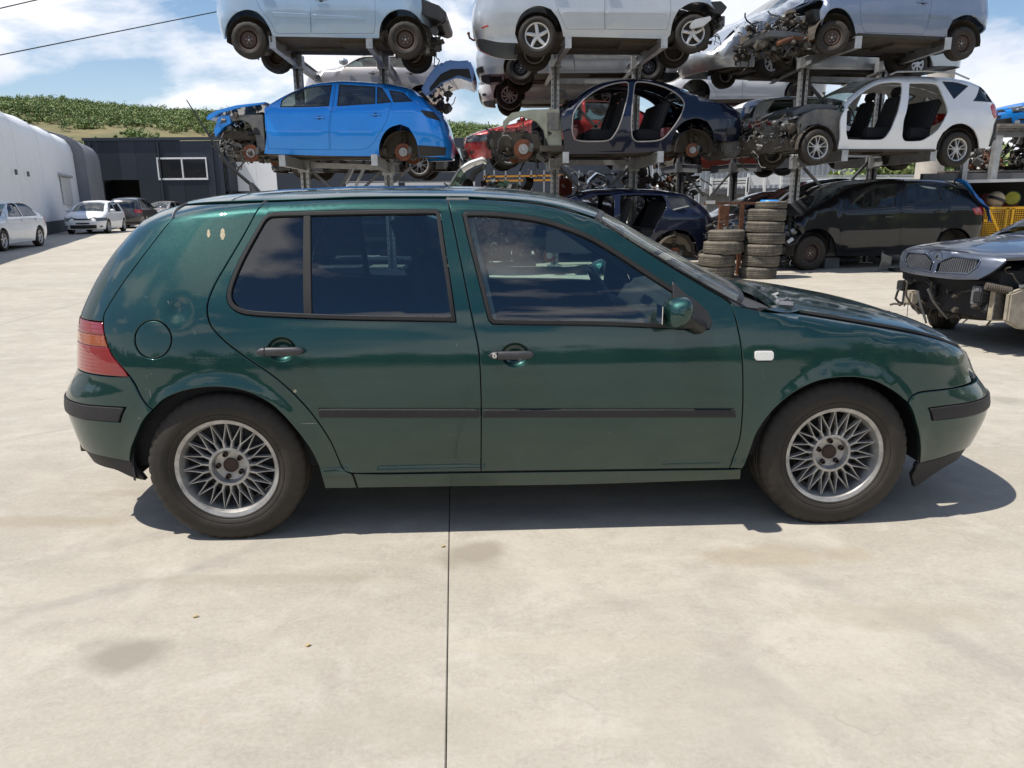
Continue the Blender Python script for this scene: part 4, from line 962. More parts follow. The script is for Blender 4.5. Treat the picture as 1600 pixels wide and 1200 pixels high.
# ================================================================ ground, hill, buildings
def struct(o): o['kind'] = 'structure'; return o
def concrete(name='yard_concrete'):
    M = bpy.data.materials.new(name); M.use_nodes = True; t = M.node_tree; b = t.nodes['Principled BSDF']; b.inputs['Roughness'].default_value = .78; b.inputs['Specular IOR Level'].default_value = .35
    g = N(t, 'ShaderNodeNewGeometry'); P = g.outputs['Position']
    def noi(sc, det, vec=P, rough=.6, dist=0):
        n = N(t, 'ShaderNodeTexNoise'); n.inputs['Scale'].default_value = sc; n.inputs['Detail'].default_value = det; n.inputs['Roughness'].default_value = rough; n.inputs['Distortion'].default_value = dist; t.links.new(vec, n.inputs[0]); return n.outputs[0]
    def rng(v, a, b_, c, d):
        r = N(t, 'ShaderNodeMapRange'); t.links.new(v, r.inputs[0])
        for i, x in enumerate((a, b_, c, d)): r.inputs[i + 1].default_value = x
        return r.outputs[0]
    def mixc(f, a, b_):
        m = N(t, 'ShaderNodeMix'); m.data_type = 'RGBA'
        if isinstance(f, float): m.inputs[0].default_value = f
        else: t.links.new(f, m.inputs[0])
        for i, v in ((6, a), (7, b_)):
            if isinstance(v, tuple): m.inputs[i].default_value = (*v, 1)
            else: t.links.new(v, m.inputs[i])
        return m.outputs[2]
    big = rng(noi(.45, 5), .3, .7, 0, 1)
    col = mixc(big, (.315, .282, .226), (.435, .395, .325))
    # trowel swirls, stretched across the yard
    mp = N(t, 'ShaderNodeMapping'); mp.inputs['Scale'].default_value = (.9, 1.7, 1); mp.inputs['Rotation'].default_value = (0, 0, .25); t.links.new(P, mp.inputs[0])
    col = mixc(rng(noi(1.6, 9, mp.outputs[0], .7, 1.2), .40, .68, 0, .62), col, (.26, .235, .19))
    col = mixc(rng(noi(3.3, 10, P, .72, .4), .50, .78, 0, .6), col, (.52, .48, .415))
    col = mixc(rng(noi(7, 10, P, .8), .50, .70, 0, .75), col, (.27, .24, .20))
    # fine grit
    col = mixc(rng(noi(140, 3), .60, .75, 0, .35), col, (.28, .25, .22))
    col = mixc(rng(noi(60, 6, P, .8), .35, .62, .30, 0), col, (.52, .485, .43))
    # rusty spots
    col = mixc(rng(noi(5.5, 6, mp.outputs[0], .7, 2.), .66, .80, 0, .5), col, (.38, .27, .15))
    # sharp little oil marks
    v = N(t, 'ShaderNodeTexVoronoi'); v.inputs['Scale'].default_value = 1.7; v.inputs['Randomness'].default_value = 1; t.links.new(P, v.inputs[0])
    col = mixc(rng(v.outputs['Distance'], .0, .045, .55, 0), col, (.20, .18, .16))
    # stains that lie where the photograph shows them: (px, py, rx, ry, strength)
    for (a, bq, rx, ry, k, cc) in ((198, 1022, .16, .10, .85, (.235, .215, .17)), (735, 868, .13, .13, .75, (.24, .21, .16)), (1215, 868, .38, .10, .40, (.30, .24, .15)), (60, 815, .5, .07, .42, (.26, .21, .14)), (205, 770, .42, .04, .35, (.27, .23, .17)), (900, 1010, .5, .05, .35, (.40, .35, .27)), (1180, 1100, .5, .2, .35, (.33, .30, .24)), (1570, 625, .12, .12, .7, (.26, .24, .2)), (430, 905, .6, .04, .4, (.29, .25, .18)), (650, 1130, .3, .12, .3, (.30, .27, .21)), (1400, 960, .35, .1, .35, (.31, .27, .20)), (80, 438, 2.5, .8, .22, (.36, .34, .31)), (60, 660, .4, .12, .2, (.4, .36, .3))):
        c = ground_at(a, bq)
        sb = N(t, 'ShaderNodeVectorMath'); sb.operation = 'SUBTRACT'; t.links.new(P, sb.inputs[0]); sb.inputs[1].default_value = c
        wob = N(t, 'ShaderNodeTexNoise'); wob.inputs['Scale'].default_value = 7 / max(1, rx * 3); wob.inputs['Detail'].default_value = 6; t.links.new(P, wob.inputs[0])
        ml = N(t, 'ShaderNodeVectorMath'); ml.operation = 'MULTIPLY'; t.links.new(sb.outputs[0], ml.inputs[0]); ml.inputs[1].default_value = (1 / rx, 1 / ry, 1)
        ln = N(t, 'ShaderNodeVectorMath'); ln.operation = 'LENGTH'; t.links.new(ml.outputs[0], ln.inputs[0])
        d = math_('ADD', ln.outputs['Value'], math_('MULTIPLY', math_('SUBTRACT', wob.outputs[0], .5, t), 1.7, t), t)
        col = mixc(rng(d, .55, 1.15, k, 0), col, cc)
    # old tyre scrub arcs
    for (a, bq, R_, w_, k) in ((420, 1500, 2.1, .05, .16), (300, 1450, 1.55, .035, .14), (1500, 1700, 2.6, .06, .12), (-100, 900, 2.9, .10, .16), (150, 760, 1.2, .03, .14), (900, 2100, 2.4, .05, .10)):
        c = ground_at(a, bq); sb = N(t, 'ShaderNodeVectorMath'); sb.operation = 'DISTANCE'; t.links.new(P, sb.inputs[0]); sb.inputs[1].default_value = c
        d = math_('ABSOLUTE', math_('SUBTRACT', sb.outputs['Value'], R_, t), None, t)
        col = mixc(math_('MULTIPLY', rng(d, w_ * .6, w_ * 1.3, k * 1.6, 0), rng(noi(2.2, 6), .42, .6, 0, 1), t), col, (.22, .20, .18))
    # drips and grit specks
    v2 = N(t, 'ShaderNodeTexVoronoi'); v2.inputs['Scale'].default_value = 9; t.links.new(P, v2.inputs[0])
    col = mixc(math_('MULTIPLY', rng(v2.outputs['Distance'], .02, .07, .6, 0), rng(noi(1.3, 4), .5, .62, 0, 1), t), col, (.24, .21, .17))
    v3 = N(t, 'ShaderNodeTexVoronoi'); v3.inputs['Scale'].default_value = 38; t.links.new(P, v3.inputs[0])
    col = mixc(rng(v3.outputs['Distance'], .04, .10, .45, 0), col, (.30, .27, .23))
    # hairline cracks
    vc = N(t, 'ShaderNodeTexVoronoi'); vc.feature = 'DISTANCE_TO_EDGE'; vc.inputs['Scale'].default_value = .33
    wv = N(t, 'ShaderNodeTexNoise'); wv.inputs['Scale'].default_value = 2.5; wv.inputs['Detail'].default_value = 8; t.links.new(P, wv.inputs[0])
    ad = N(t, 'ShaderNodeVectorMath'); ad.operation = 'MULTIPLY_ADD'; t.links.new(wv.outputs['Color'], ad.inputs[0]); ad.inputs[1].default_value = (.7, .7, 0); t.links.new(P, ad.inputs[2]); t.links.new(ad.outputs[0], vc.inputs[0])
    crk = math_('MULTIPLY', rng(vc.outputs[0], 0, .0022, .45, 0), rng(noi(.7, 3), .50, .58, 0, 1), t)
    col = mixc(crk, col, (.22, .20, .18))
    # grime towards the slab joints
    vw = N(t, 'ShaderNodeObjectInfo')
    mp2 = N(t, 'ShaderNodeMix'); mp2.data_type = 'RGBA'; mp2.blend_type = 'MULTIPLY'; mp2.inputs[0].default_value = 1; t.links.new(col, mp2.inputs[6])
    rr = N(t, 'ShaderNodeMapRange'); t.links.new(vw.outputs['Random'], rr.inputs[0]); rr.inputs[3].default_value = .96; rr.inputs[4].default_value = 1.04; t.links.new(rr.outputs[0], mp2.inputs[7])
    t.links.new(mp2.outputs[2], b.inputs['Base Color'])
    bp = N(t, 'ShaderNodeBump'); bp.inputs['Strength'].default_value = .35; bp.inputs['Distance'].default_value = .004; t.links.new(noi(55, 8, P, .75), bp.inputs['Height'])
    bp2 = N(t, 'ShaderNodeBump'); bp2.inputs['Strength'].default_value = .25; bp2.inputs['Distance'].default_value = .02; t.links.new(noi(3, 6, mp.outputs[0], .6), bp2.inputs['Height']); t.links.new(bp.outputs[0], bp2.inputs['Normal'])
    t.links.new(bp2.outputs[0], b.inputs['Normal'])
    return M
M_conc = concrete()
M_earth = mat('dry_grass_ground', (.16, .13, .065), .95, var=.4, scale=.05, dust=.6, dustcol=(.09, .10, .04), dust_scale=.06)
M_joint = mat('joint_filler', (.035, .032, .03), .9)
g0 = mesh_obj('ground', [(-900, -900, -.03), (900, -900, -.03), (900, 1200, -.03), (-900, 1200, -.03)], [(0, 1, 2, 3)], M_earth); struct(g0)
base = mesh_obj('yard_pavement', [(-70, -40, -.012), (75, -40, -.012), (75, 75, -.012), (-70, 75, -.012)], [(0, 1, 2, 3)], M_joint); struct(base)
j0 = ground_at(703, 760); j1 = ground_at(697, 1198); dj = (j0 - j1).normalized(); nj = Vector((dj.y, -dj.x, 0))
cg = ground_at(60, 508)     # a cross joint passes here
SW, SL = 5.2, 8.2
tj = (cg - j0).dot(dj)
slab_v = {}
def slab_mesh(w, l):
    V = []; 
    e = .0015
    pts = [(e, e), (w - e, e), (w - e, l - e), (e, l - e)]
    i2 = .003
    V = [(x, y, -.0035) for x, y in pts] + [(x + (i2 if x < w / 2 else -i2), y + (i2 if y < l / 2 else -i2), 0) for x, y in pts] + [(x, y, -.012) for x, y in pts]
    F = [(4, 5, 6, 7)] + [(i, (i + 1) % 4, 4 + (i + 1) % 4, 4 + i) for i in range(4)] + [(8 + i, 8 + (i + 1) % 4, (i + 1) % 4, i) for i in range(4)]
    return V, F
sm = None
R2 = Matrix.Rotation(math.atan2(nj.y, nj.x), 4, 'Z')
for ix in range(-13, 14):
    for iy in range(-5, 9):
        o_ = j0 + nj * (ix * SW) + dj * (tj + iy * SL)
        if sm is None:
            V, F = slab_mesh(SW, SL); ob = mesh_obj('concrete_slab', V, F, M_conc, base); sm = ob.data
        else: ob = bpy.data.objects.new('concrete_slab', sm); link(ob, base)
        ob.matrix_world = Matrix.Translation(o_) @ R2
# hill
def hill_h(x, y):
    r = math.hypot(x, y); 
    px = 800 + CF * x / max(y, 1) if y > 20 else (0 if x < 0 else 1600)
    if y > 20: hgt = np.interp(px, [-900, -200, 0, 330, 740, 1100, 1600, 2600], [43, 43, 42.5, 42, 36, 24, 15, 12])
    else: hgt = 25 if True else 0
    k = min(1, max(0, (r - 150) / 270)); k = k * k * (3 - 2 * k)
    h = hgt * k + 1.8 * mnoise.noise(Vector((x / 60, y / 60, 0))) * k * 2 + 1.2 * mnoise.noise(Vector((x / 22, y / 22, 3))) * k
    return h
NR, NA = 26, 200
V = []; rs = [110 + 430 * (i / (NR - 1)) for i in range(NR)]
for r in rs:
    for j in range(NA):
        a = 2 * PI * j / NA; x, y = r * math.sin(a), r * math.cos(a); V.append((x, y, hill_h(x, y) - .02 if r > 112 else -.2))
F = [(i * NA + j, i * NA + (j + 1) % NA, (i + 1) * NA + (j + 1) % NA, (i + 1) * NA + j) for i in range(NR - 1) for j in range(NA)]
hm = mat('hill_ground', (.20, .15, .07), .95, var=.5, scale=.12, dust=.95, dustcol=(.095, .11, .04), dust_scale=.11, detail=10)
hl = mesh_obj('hillside', V, F, hm, smooth=True); struct(hl)
# scrub covering the hill: clumps of leaf-sized faces
def foliage(name, spots, mats, seed, leaf=.5, nleaf=60):
    rnd = np.random.RandomState(seed); V = []; F = []; MI = []
    for (x, y, z, r, h, mi) in spots:
        n = int(nleaf)
        # a few sub-blobs per bush
        k = 5; cen = rnd.randn(k, 3) * [r * .42, r * .42, h * .2] + [x, y, z + h * .52]
        idx = rnd.randint(0, k, n); d = rnd.randn(n, 3); d /= np.linalg.norm(d, axis=1)[:, None]; rad = rnd.rand(n) ** .4 * r * .5
        P = cen[idx] + d * rad[:, None] * [1, 1, .85]; P[:, 2] = np.maximum(P[:, 2], z - .3)
        A = rnd.randn(n, 3); A /= np.linalg.norm(A, axis=1)[:, None]; B = np.cross(A, d + .3 * rnd.randn(n, 3)); B /= np.maximum(np.linalg.norm(B, axis=1), 1e-6)[:, None]
        s = leaf * (.6 + .8 * rnd.rand(n))[:, None]
        q = np.stack([P - A * s, P + B * s * .8, P + A * s, P - B * s * .8], 1)
        b0 = len(V); V += q.reshape(-1, 3).tolist(); F += [(b0 + 4 * i, b0 + 4 * i + 1, b0 + 4 * i + 2, b0 + 4 * i + 3) for i in range(n)]; MI += (np.where(rnd.rand(n) < .25, (mi + 1) % len(mats), mi)).tolist()
    me = bpy.data.meshes.new(name); me.from_pydata(V, [], F)
    for m_ in mats: me.materials.append(m_)
    me.polygons.foreach_set('material_index', MI)
    o = bpy.data.objects.new(name, me); link(o); return o
def leafmat(name, c):
    M = mat(name, c, .7, var=.3, scale=.3); b = M.node_tree.nodes['Principled BSDF']; b.inputs['Subsurface Weight'].default_value = 0
    return M
LM = [leafmat('leaf_mid_green', (.165, .225, .065)), leafmat('leaf_dark_green', (.085, .145, .045)), leafmat('leaf_yellow_green', (.235, .27, .10))]
rnd = random.Random(11); spots = []
while len(spots) < 6400:
    pxx = rnd.uniform(-120, 860); r = rnd.uniform(200, 470); a = math.atan2(pxx - 800, CF); x, y = r * math.sin(a), r * math.cos(a)
    k = (r - 150) / 270
    dens = mnoise.noise(Vector((x / 45, y / 30, 7))) + .45 * mnoise.noise(Vector((x / 14, y / 14, 1)))
    thr = -.6 if k > .60 else (.12 if k > .36 else -.25)
    if dens < thr: continue
    s = rnd.uniform(.6, 1.25) if k > .66 or k < .34 else rnd.uniform(.25, .9)
    spots.append((x, y, hill_h(x, y) - .2, 2.5 * s, 3.6 * s, rnd.choice([0, 0, 1, 2, 0])))
fo = foliage('hillside_scrub', spots, LM, 3, leaf=.27, nleaf=104); fo['kind'] = 'stuff'
# low wood and buildings on the side behind the photographer (they show in the paint and glass)
spots = []
for i in range(420):
    a = rnd.uniform(PI * .45, PI * 1.55); r = rnd.uniform(72, 120); x, y = r * math.sin(a), r * math.cos(a)
    s = rnd.uniform(.8, 1.6); spots.append((x, y, -.3, 3.6 * s, 6.5 * s * rnd.uniform(.7, 1.3), rnd.choice([0, 1, 1])))
fo = foliage('tree_belt', spots, LM, 5, leaf=1.1, nleaf=60); fo['kind'] = 'stuff'

# ---- white fabric hall on the left
M_white = mat('white_fabric', (.82, .83, .84), .5, var=.03, scale=.6, bump=.25, dust=.15, dustcol=(.45, .44, .42))
M_greyfab = mat('grey_fabric', (.20, .205, .22), .5, var=.12, scale=1.2)
M_navy_wall = [mat('charcoal_panel_%s' % c, v, .45, .3, var=.06, scale=.5) for c, v in (('one', (.030, .038, .052)), ('two', (.022, .029, .041)), ('three', (.036, .044, .060)))]
def hall(name, label, A, B, prof, mt, ribs=6, sag=.06):
    t = thing(name, label, 'building', (A.x, A.y, 0)); d = (B - A); Ln = d.length; d.normalize(); n = Vector((-d.y, d.x, 0)); 
    if n.x > 0: n = -n
    V = []; F = []; m_ = ribs * 6
    for i in range(m_ + 1):
        f = i / m_ * Ln; s = sag * math.sin(PI * (i % 6) / 6)
        for j, (u, z) in enumerate(prof):
            k = s if 0 < j < len(prof) - 1 else 0
            p = d * f + n * (u + k * (1 if z < 3.4 else .3)) + Vector((0, 0, z - k * (1 if z > 3.4 else 0))); V.append(p)
    k = len(prof); F = [(i * k + j, (i + 1) * k + j, (i + 1) * k + j + 1, i * k + j + 1) for i in range(m_) for j in range(k - 1)]
    o = mesh_obj('fabric_skin', V, F, mt, t, True)
    for e, nm in ((0, 'end_wall'), (m_, 'end_wall')): mesh_obj(nm, [V[e * k + j] for j in range(k)], [tuple(range(k))], mt, t)
    for i in range(0, m_ + 1, 6):
        b = MB(); b.tube([Vector(p) - n * .0 for p in V[i * k:i * k + 14]], .018, 5); b.build('welded_seam', mt, t)
    return t, d, n
def pfl(w, hwall, hr, s=1.):
    L_ = [(0, 0), (.0, hwall * .5), (.02, hwall - .5), (.10, hwall - .12), (.32, hwall + .22), (.75, hwall + .48), (1.6, hwall + .72)]
    L_ += [(1.6 + (w / 2 - 1.6) * t, hwall + .72 + (hr - hwall - .72) * t) for t in (.25, .5, .75, 1)]
    return [(u, z) for u, z in L_] + [(w - u, z) for u, z in L_[::-1][1:]]
pA = Vector(((-420 - 800) / CF * 14, 14, 0)); pB = Vector(((146 - 800) / CF * 44, 44, 0))
pM = Vector(((0 - 800) / CF * 24.5, 24.5, 0)); dd = (pB - pM).normalized(); pA = pM - dd * 14
hall_t, hd, hn_ = hall('white_hall', 'large white fabric storage hall with rounded eaves at the left edge', pA, pB, pfl(18, 4.55, 8.4), M_white, 7)
Lh = (pB - pA).length
# window with roller cover, two lugs, dark skirt
def on_hall(f, z, out_=.03): p = hd * f - hn_ * out_ + Vector((0, 0, z)); return p
b = MB(); a_ = on_hall(Lh - 5.6, 1.95); c_ = on_hall(Lh - 2.6, 1.95); b.beam(a_, c_, .04, 1.35); b.build('window_flap', mat('flap_grey', (.55, .55, .53), .7), hall_t)
b = MB(); b.tube([on_hall(Lh - 5.9, 2.72, .08), on_hall(Lh - 2.3, 2.72, .08)], .08, 8); b.build('roller_cover', M_steel, hall_t)
b = MB(); b.beam(on_hall(0, .28, .05), on_hall(Lh, .28, .05), .06, .56); b.build('skirting', mat('skirt_dark', (.05, .055, .065), .7), hall_t)
for f in (Lh - 16, Lh - 13.8): b = MB(); b.box(on_hall(f, 2.5, .1), (.07, .07, .2)); b.build('lug', M_dsteel, hall_t)
pC = pB + dd * 1.0 + Vector((2.2, 0, 0)); pD = pC + dd * 9
hall('grey_hall', 'grey rounded hall section beyond the far end of the white hall', pB + Vector((.5, .3, 0)) , pB + Vector((.5, .3, 0)) + dd * 7, pfl(19.6, 4.5, 8.6), M_greyfab, 2, .0)
# ---- charcoal panelled building with the white-framed window
YB = 56
def P3(px, py, Y=YB): return at(px, py, Y)
tb = thing('charcoal_building', 'dark charcoal panelled building with a white-framed window below the hill', 'building', tuple(P3(240, 340)))
def wall_piece(x0, x1, y0, y1, mt, parent, Y=YB, th=.12, name='wall_panel', zbot=None):
    a = P3(x0, y0, Y); c = P3(x1, y1, Y); a.x = P3(x0, 270, Y).x; c.x = P3(x1, 270, Y).x; zb = zbot if zbot is not None else c.z
    b = MB(); b.box(((a.x + c.x) / 2, Y, (a.z + zb) / 2), (c.x - a.x - .012, th, a.z - zb)); o = b.build(name, mt, parent); o.location -= parent.location; return o
xs_ = [138, 160, 190, 216, 248]; k = 0
for x0, x1 in zip(xs_, xs_[1:]):
    zb = None if 160 <= x0 < 216 else 0.
    wall_piece(x0, x1, 217 + (x0 - 138) * .022, 281 if zb is None else 340, M_navy_wall[k % 3], tb, zbot=zb); k += 1
wall_piece(248, 286, 219.5, 247, M_navy_wall[k % 3], tb); k += 1; wall_piece(286, 324, 220.5, 247, M_navy_wall[k % 3], tb); k += 1
wall_piece(248, 286, 280, 340, M_navy_wall[k % 3], tb, zbot=0.); k += 1; wall_piece(286, 324, 280, 340, M_navy_wall[k % 3], tb, zbot=0.); k += 1
wall_piece(324, 350, 221.5, 340, M_navy_wall[k % 3], tb, zbot=0.)
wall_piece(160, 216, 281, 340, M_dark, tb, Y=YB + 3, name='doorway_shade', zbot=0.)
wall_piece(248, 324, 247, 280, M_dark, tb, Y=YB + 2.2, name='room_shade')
wall_piece(136, 352, 215.6, 218.6, mat('parapet_cap', (.05, .06, .075), .4, .5), tb, Y=YB - .02, name='roof_edge', th=.3)
wf = mat('white_frame', (.75, .76, .77), .5)
win = wall_piece(247, 325, 246.3, 248.3, wf, tb, Y=YB - .05, name='window', th=.12)
for r_ in ((247, 325, 278.6, 280.8), (247, 249.2, 248.3, 278.6), (322.8, 325, 248.3, 278.6), (284.9, 287, 248.3, 278.6)):
    wall_piece(*r_, wf, tb, Y=YB - .05, name='window_frame', th=.12)
for r_ in ((249.2, 284.9, 248.3, 278.6), (287, 322.8, 248.3, 278.6)): wall_piece(*r_, glass('far_pane', (.08, .1, .12), 2.0, .03), tb, Y=YB, name='pane', th=.02)
b = MB(); a = P3(138, 219, YB + .1); c = P3(350, 219, YB + .1); b.box(((a.x + c.x) / 2, YB + 7, a.z - .2), (c.x - a.x, 13.7, .2)); o = b.build('flat_roof', M_navy_wall[1], tb); o.location -= tb.location
b = MB()
for xx in (a.x, c.x): b = MB(); b.box((xx, YB + 7, a.z / 2 - .2), (.12, 13.7, a.z - .3)); o = b.build('side_wall', M_navy_wall[1], tb); o.location -= tb.location
for xx in (140, 246, 330):
    p = P3(xx, 222, YB - .1); b = MB(); b.tube([(p.x, YB - .12, p.z), (p.x, YB - .12, 0)], .05, 8); o = b.build('downpipe', M_navy_wall[2], tb, True); o.location -= tb.location
tb2 = thing('workshop_building', 'low dark workshop with white roller doors behind the blue estate car', 'building', tuple(P3(560, 330, 58)))
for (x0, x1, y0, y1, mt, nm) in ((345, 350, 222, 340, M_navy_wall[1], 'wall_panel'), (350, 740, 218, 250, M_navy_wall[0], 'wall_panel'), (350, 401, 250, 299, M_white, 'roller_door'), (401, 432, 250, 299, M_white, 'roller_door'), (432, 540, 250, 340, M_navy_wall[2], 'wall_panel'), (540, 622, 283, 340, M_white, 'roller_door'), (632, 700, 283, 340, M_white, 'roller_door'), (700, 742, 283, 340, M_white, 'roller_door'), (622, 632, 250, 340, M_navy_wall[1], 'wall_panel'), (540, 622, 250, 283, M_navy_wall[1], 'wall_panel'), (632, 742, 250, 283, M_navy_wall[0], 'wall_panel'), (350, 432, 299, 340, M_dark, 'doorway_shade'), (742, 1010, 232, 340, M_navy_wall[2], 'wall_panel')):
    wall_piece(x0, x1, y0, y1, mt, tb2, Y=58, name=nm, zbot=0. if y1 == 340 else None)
for yy in range(284, 322, 7): wall_piece(541, 741, yy, yy + .5, M_dsteel, tb2, Y=57.93, name='door_joint')
# corrugated light building on the right
M_corr = mat('corrugated_sheet', (.42, .44, .46), .5, .4, var=.08)
tb3 = thing('corrugated_shed', 'long pale corrugated metal shed behind the right-hand racks', 'building', tuple(P3(1150, 330, 46)))
x0 = P3(1010, 300, 46).x; x1 = P3(1400, 300, 46).x; zt3 = P3(1200, 240, 46).z; V = []; F = []; n = 190
for i in range(n + 1):
    x = x0 + (x1 - x0) * i / n; yy = 46 + (.06 if (i // 2) % 2 else -.06); V += [(x, yy, 0), (x, yy, zt3)]
F = [(2 * i, 2 * i + 2, 2 * i + 3, 2 * i + 1) for i in range(n)]
o = mesh_obj('corrugated_wall', V, F, M_corr, tb3); o.location -= tb3.location
b = MB(); b.box(((x0 + x1) / 2, 52, zt3 + .1), (x1 - x0, 12.5, .25)); o = b.build('roof', M_corr, tb3); o.location -= tb3.location
# concrete mast
b = MB(); a = at(1448, 300, 24); b.lathe([(.42, 0), (.38, 4), (.33, 9)], c=(a.x, 24, 0), axis='z', n=24); o = b.build('concrete_mast', mat('mast_concrete', (.46, .42, .36), .8, var=.15, scale=3), None, True); tag(o, 'thick round concrete mast rising behind the white estate shell', 'mast')
# green bushes behind the right racks
rb_ = random.Random(2); sp_ = []
for i in range(46): Yb = rb_.uniform(30, 36); a = at(rb_.uniform(1335, 1640), 300, Yb); sp_.append((a.x, Yb, 0, 1.2, rb_.uniform(2.1, 3.4), rb_.choice([0, 2, 2, 1])))
fo = foliage('hedge', sp_, LM, 8, leaf=.13, nleaf=260); tag(fo, 'bright green bushes growing behind the right-hand racks', 'bushes')
# low pale wall between shed and shelf
b = MB(); a = at(1330, 300, 37); c = at(1700, 300, 37); b.box(((a.x + c.x) / 2, 37, 1.2), (c.x - a.x, .2, 2.4)); o = b.build('boundary_wall', mat('pale_wall', (.5, .48, .44), .8), None); tag(o, 'low pale boundary wall behind the green bushes', 'wall')
# overhead cables
for (p, q_, lab) in (((-40, 94), (345, 17), 'lower thin cable crossing the sky at the upper left'), ((-30, 20), (95, -9), 'upper thin cable in the top left corner of the sky')):
    A = at(*p, 40); B = at(*q_, 48); ext = (B - A); A2 = A - ext * 1.; B2 = B + ext * 1.; b = MB()
    if lab[0] == 'l':
        pass
    pts = [A2 + (B2 - A2) * t for t in np.linspace(0, 1, 12)]
    b.tube(pts, .03, 6); o = b.build('overhead_cable', M_dark, None); tag(o, lab, 'cable')
# ================================================================ generic cars on the racks and in the yard
def paint(name, c, metal=.45, dust=.3, rough=.35, dc=(.28, .26, .22)):
    dust = dust * .5
    return mat(name, c, rough, metal, 1., spec=(.15 if metal == 0 and sum(c) < .2 else .5), var=.05, scale=3, dust=dust, dustcol=dc, dust_scale=2.5)
TPL = {  # facing left, x from the nose, metres
 'hatch': dict(L=3.95, top=[(0, .62), (.10, .77), (.45, .90), (.80, .985), (1.0, 1.07), (1.5, 1.32), (1.85, 1.43), (2.3, 1.48), (2.8, 1.475), (3.4, 1.43), (3.75, 1.30), (3.95, 1.1)],
   front=[(.15, .14), (.3, .03), (.5, 0), (.62, .02), (.72, .08), (.85, .2), (1.5, .3)], rear=[(.15, .12), (.35, .02), (.55, 0), (.7, .06), (.95, .10), (1.15, .20), (1.42, .42)],
   wh=(.80, 3.29), belt=.93, win=[[(1.02, .98), (1.30, 1.13), (1.30, .96)], [(1.36, .96), (1.36, 1.16), (1.75, 1.33), (2.12, 1.385), (2.16, .955)], [(2.24, .955), (2.22, 1.39), (2.75, 1.39), (3.02, 1.33), (3.12, .99), (3.05, .965)]],
   doors=[[(1.16, .95), (1.13, .60), (1.2, .26), (2.16, .245), (2.19, .7), (2.21, 1.0), (2.20, 1.42), (1.72, 1.37), (1.34, 1.16)], [(2.19, .7), (2.165, .245), (2.75, .25), (2.95, .55), (3.15, .75), (3.22, 1.0), (3.10, 1.36), (2.8, 1.42), (2.21, 1.42)]], ws=(.82, 1.72), rw=(3.62, 3.95), hood=1.05),
 'sedan': dict(L=4.6, top=[(0, .62), (.12, .74), (.6, .86), (1.15, .96), (1.35, 1.02), (1.75, 1.22), (2.15, 1.39), (2.7, 1.45), (3.3, 1.42), (3.75, 1.25), (4.05, 1.1), (4.4, 1.05), (4.6, .95)],
   front=[(.15, .15), (.3, .03), (.5, 0), (.65, .02), (.75, .1), (.9, .25), (1.5, .3)], rear=[(.15, .12), (.35, .02), (.6, 0), (.8, .05), (.98, .08), (1.1, .2), (1.5, .3)],
   wh=(.93, 3.62), belt=.95, win=[[(1.50, .98), (1.90, 1.22), (2.25, 1.355), (2.5, 1.375), (2.5, .97)], [(2.58, .97), (2.58, 1.375), (3.1, 1.36), (3.5, 1.22), (3.72, 1.03), (3.65, .985)]],
   doors=[[(1.36, .95), (1.34, .6), (1.42, .26), (2.48, .245), (2.53, .7), (2.54, 1.41), (2.2, 1.39), (1.85, 1.25), (1.48, 1.02)], [(2.53, .7), (2.49, .245), (3.05, .25), (3.3, .6), (3.55, .75), (3.62, 1.0), (3.4, 1.33), (3.1, 1.405), (2.54, 1.41)]], ws=(1.3, 2.15), rw=(3.4, 4.02), hood=1.3),
 'mpv': dict(L=4.35, top=[(0, .68), (.12, .84), (.5, .95), (.95, 1.08), (1.3, 1.28), (1.7, 1.50), (2.1, 1.62), (2.7, 1.66), (3.4, 1.63), (4.0, 1.55), (4.25, 1.3), (4.35, 1.1)],
   front=[(.2, .12), (.35, .03), (.55, 0), (.7, .02), (.85, .1), (1.0, .25), (1.7, .3)], rear=[(.2, .12), (.4, .02), (.65, 0), (.9, .04), (1.2, .12), (1.6, .34)],
   wh=(.88, 3.52), belt=1.02, win=[[(1.05, 1.06), (1.40, 1.24), (1.42, 1.05)], [(1.5, 1.05), (1.5, 1.30), (1.75, 1.45), (2.3, 1.53), (2.35, 1.05)], [(2.44, 1.05), (2.44, 1.53), (3.15, 1.53), (3.25, 1.08)], [(3.36, 1.10), (3.28, 1.52), (3.75, 1.48), (3.98, 1.2), (3.8, 1.13)]],
   doors=[[(1.2, 1.0), (1.18, .62), (1.25, .3), (2.35, .29), (2.39, .8), (2.4, 1.56), (1.75, 1.5), (1.4, 1.3)], [(2.39, .8), (2.36, .29), (2.95, .3), (3.15, .65), (3.3, .85), (3.35, 1.1), (3.2, 1.56), (2.41, 1.56)]], ws=(.9, 1.7), rw=(4.0, 4.35), hood=.85),
}
def side_mirror(S, root, p, pm):
    y = -float(S.W(*p)); b = MB(); b.sphere((p[0], y - .12, p[1] + .03), .11, sc=(.6, .9, .65)); return b.build('door_mirror', pm, root, True)
def arch_pts(cx, R, zb, n=9):
    a0 = math.asin(max(-1, min(1, (zb - .31) / R)))
    return [(cx - R * math.cos(a), .31 + R * math.sin(a)) for a in np.linspace(a0, PI - a0, n)]
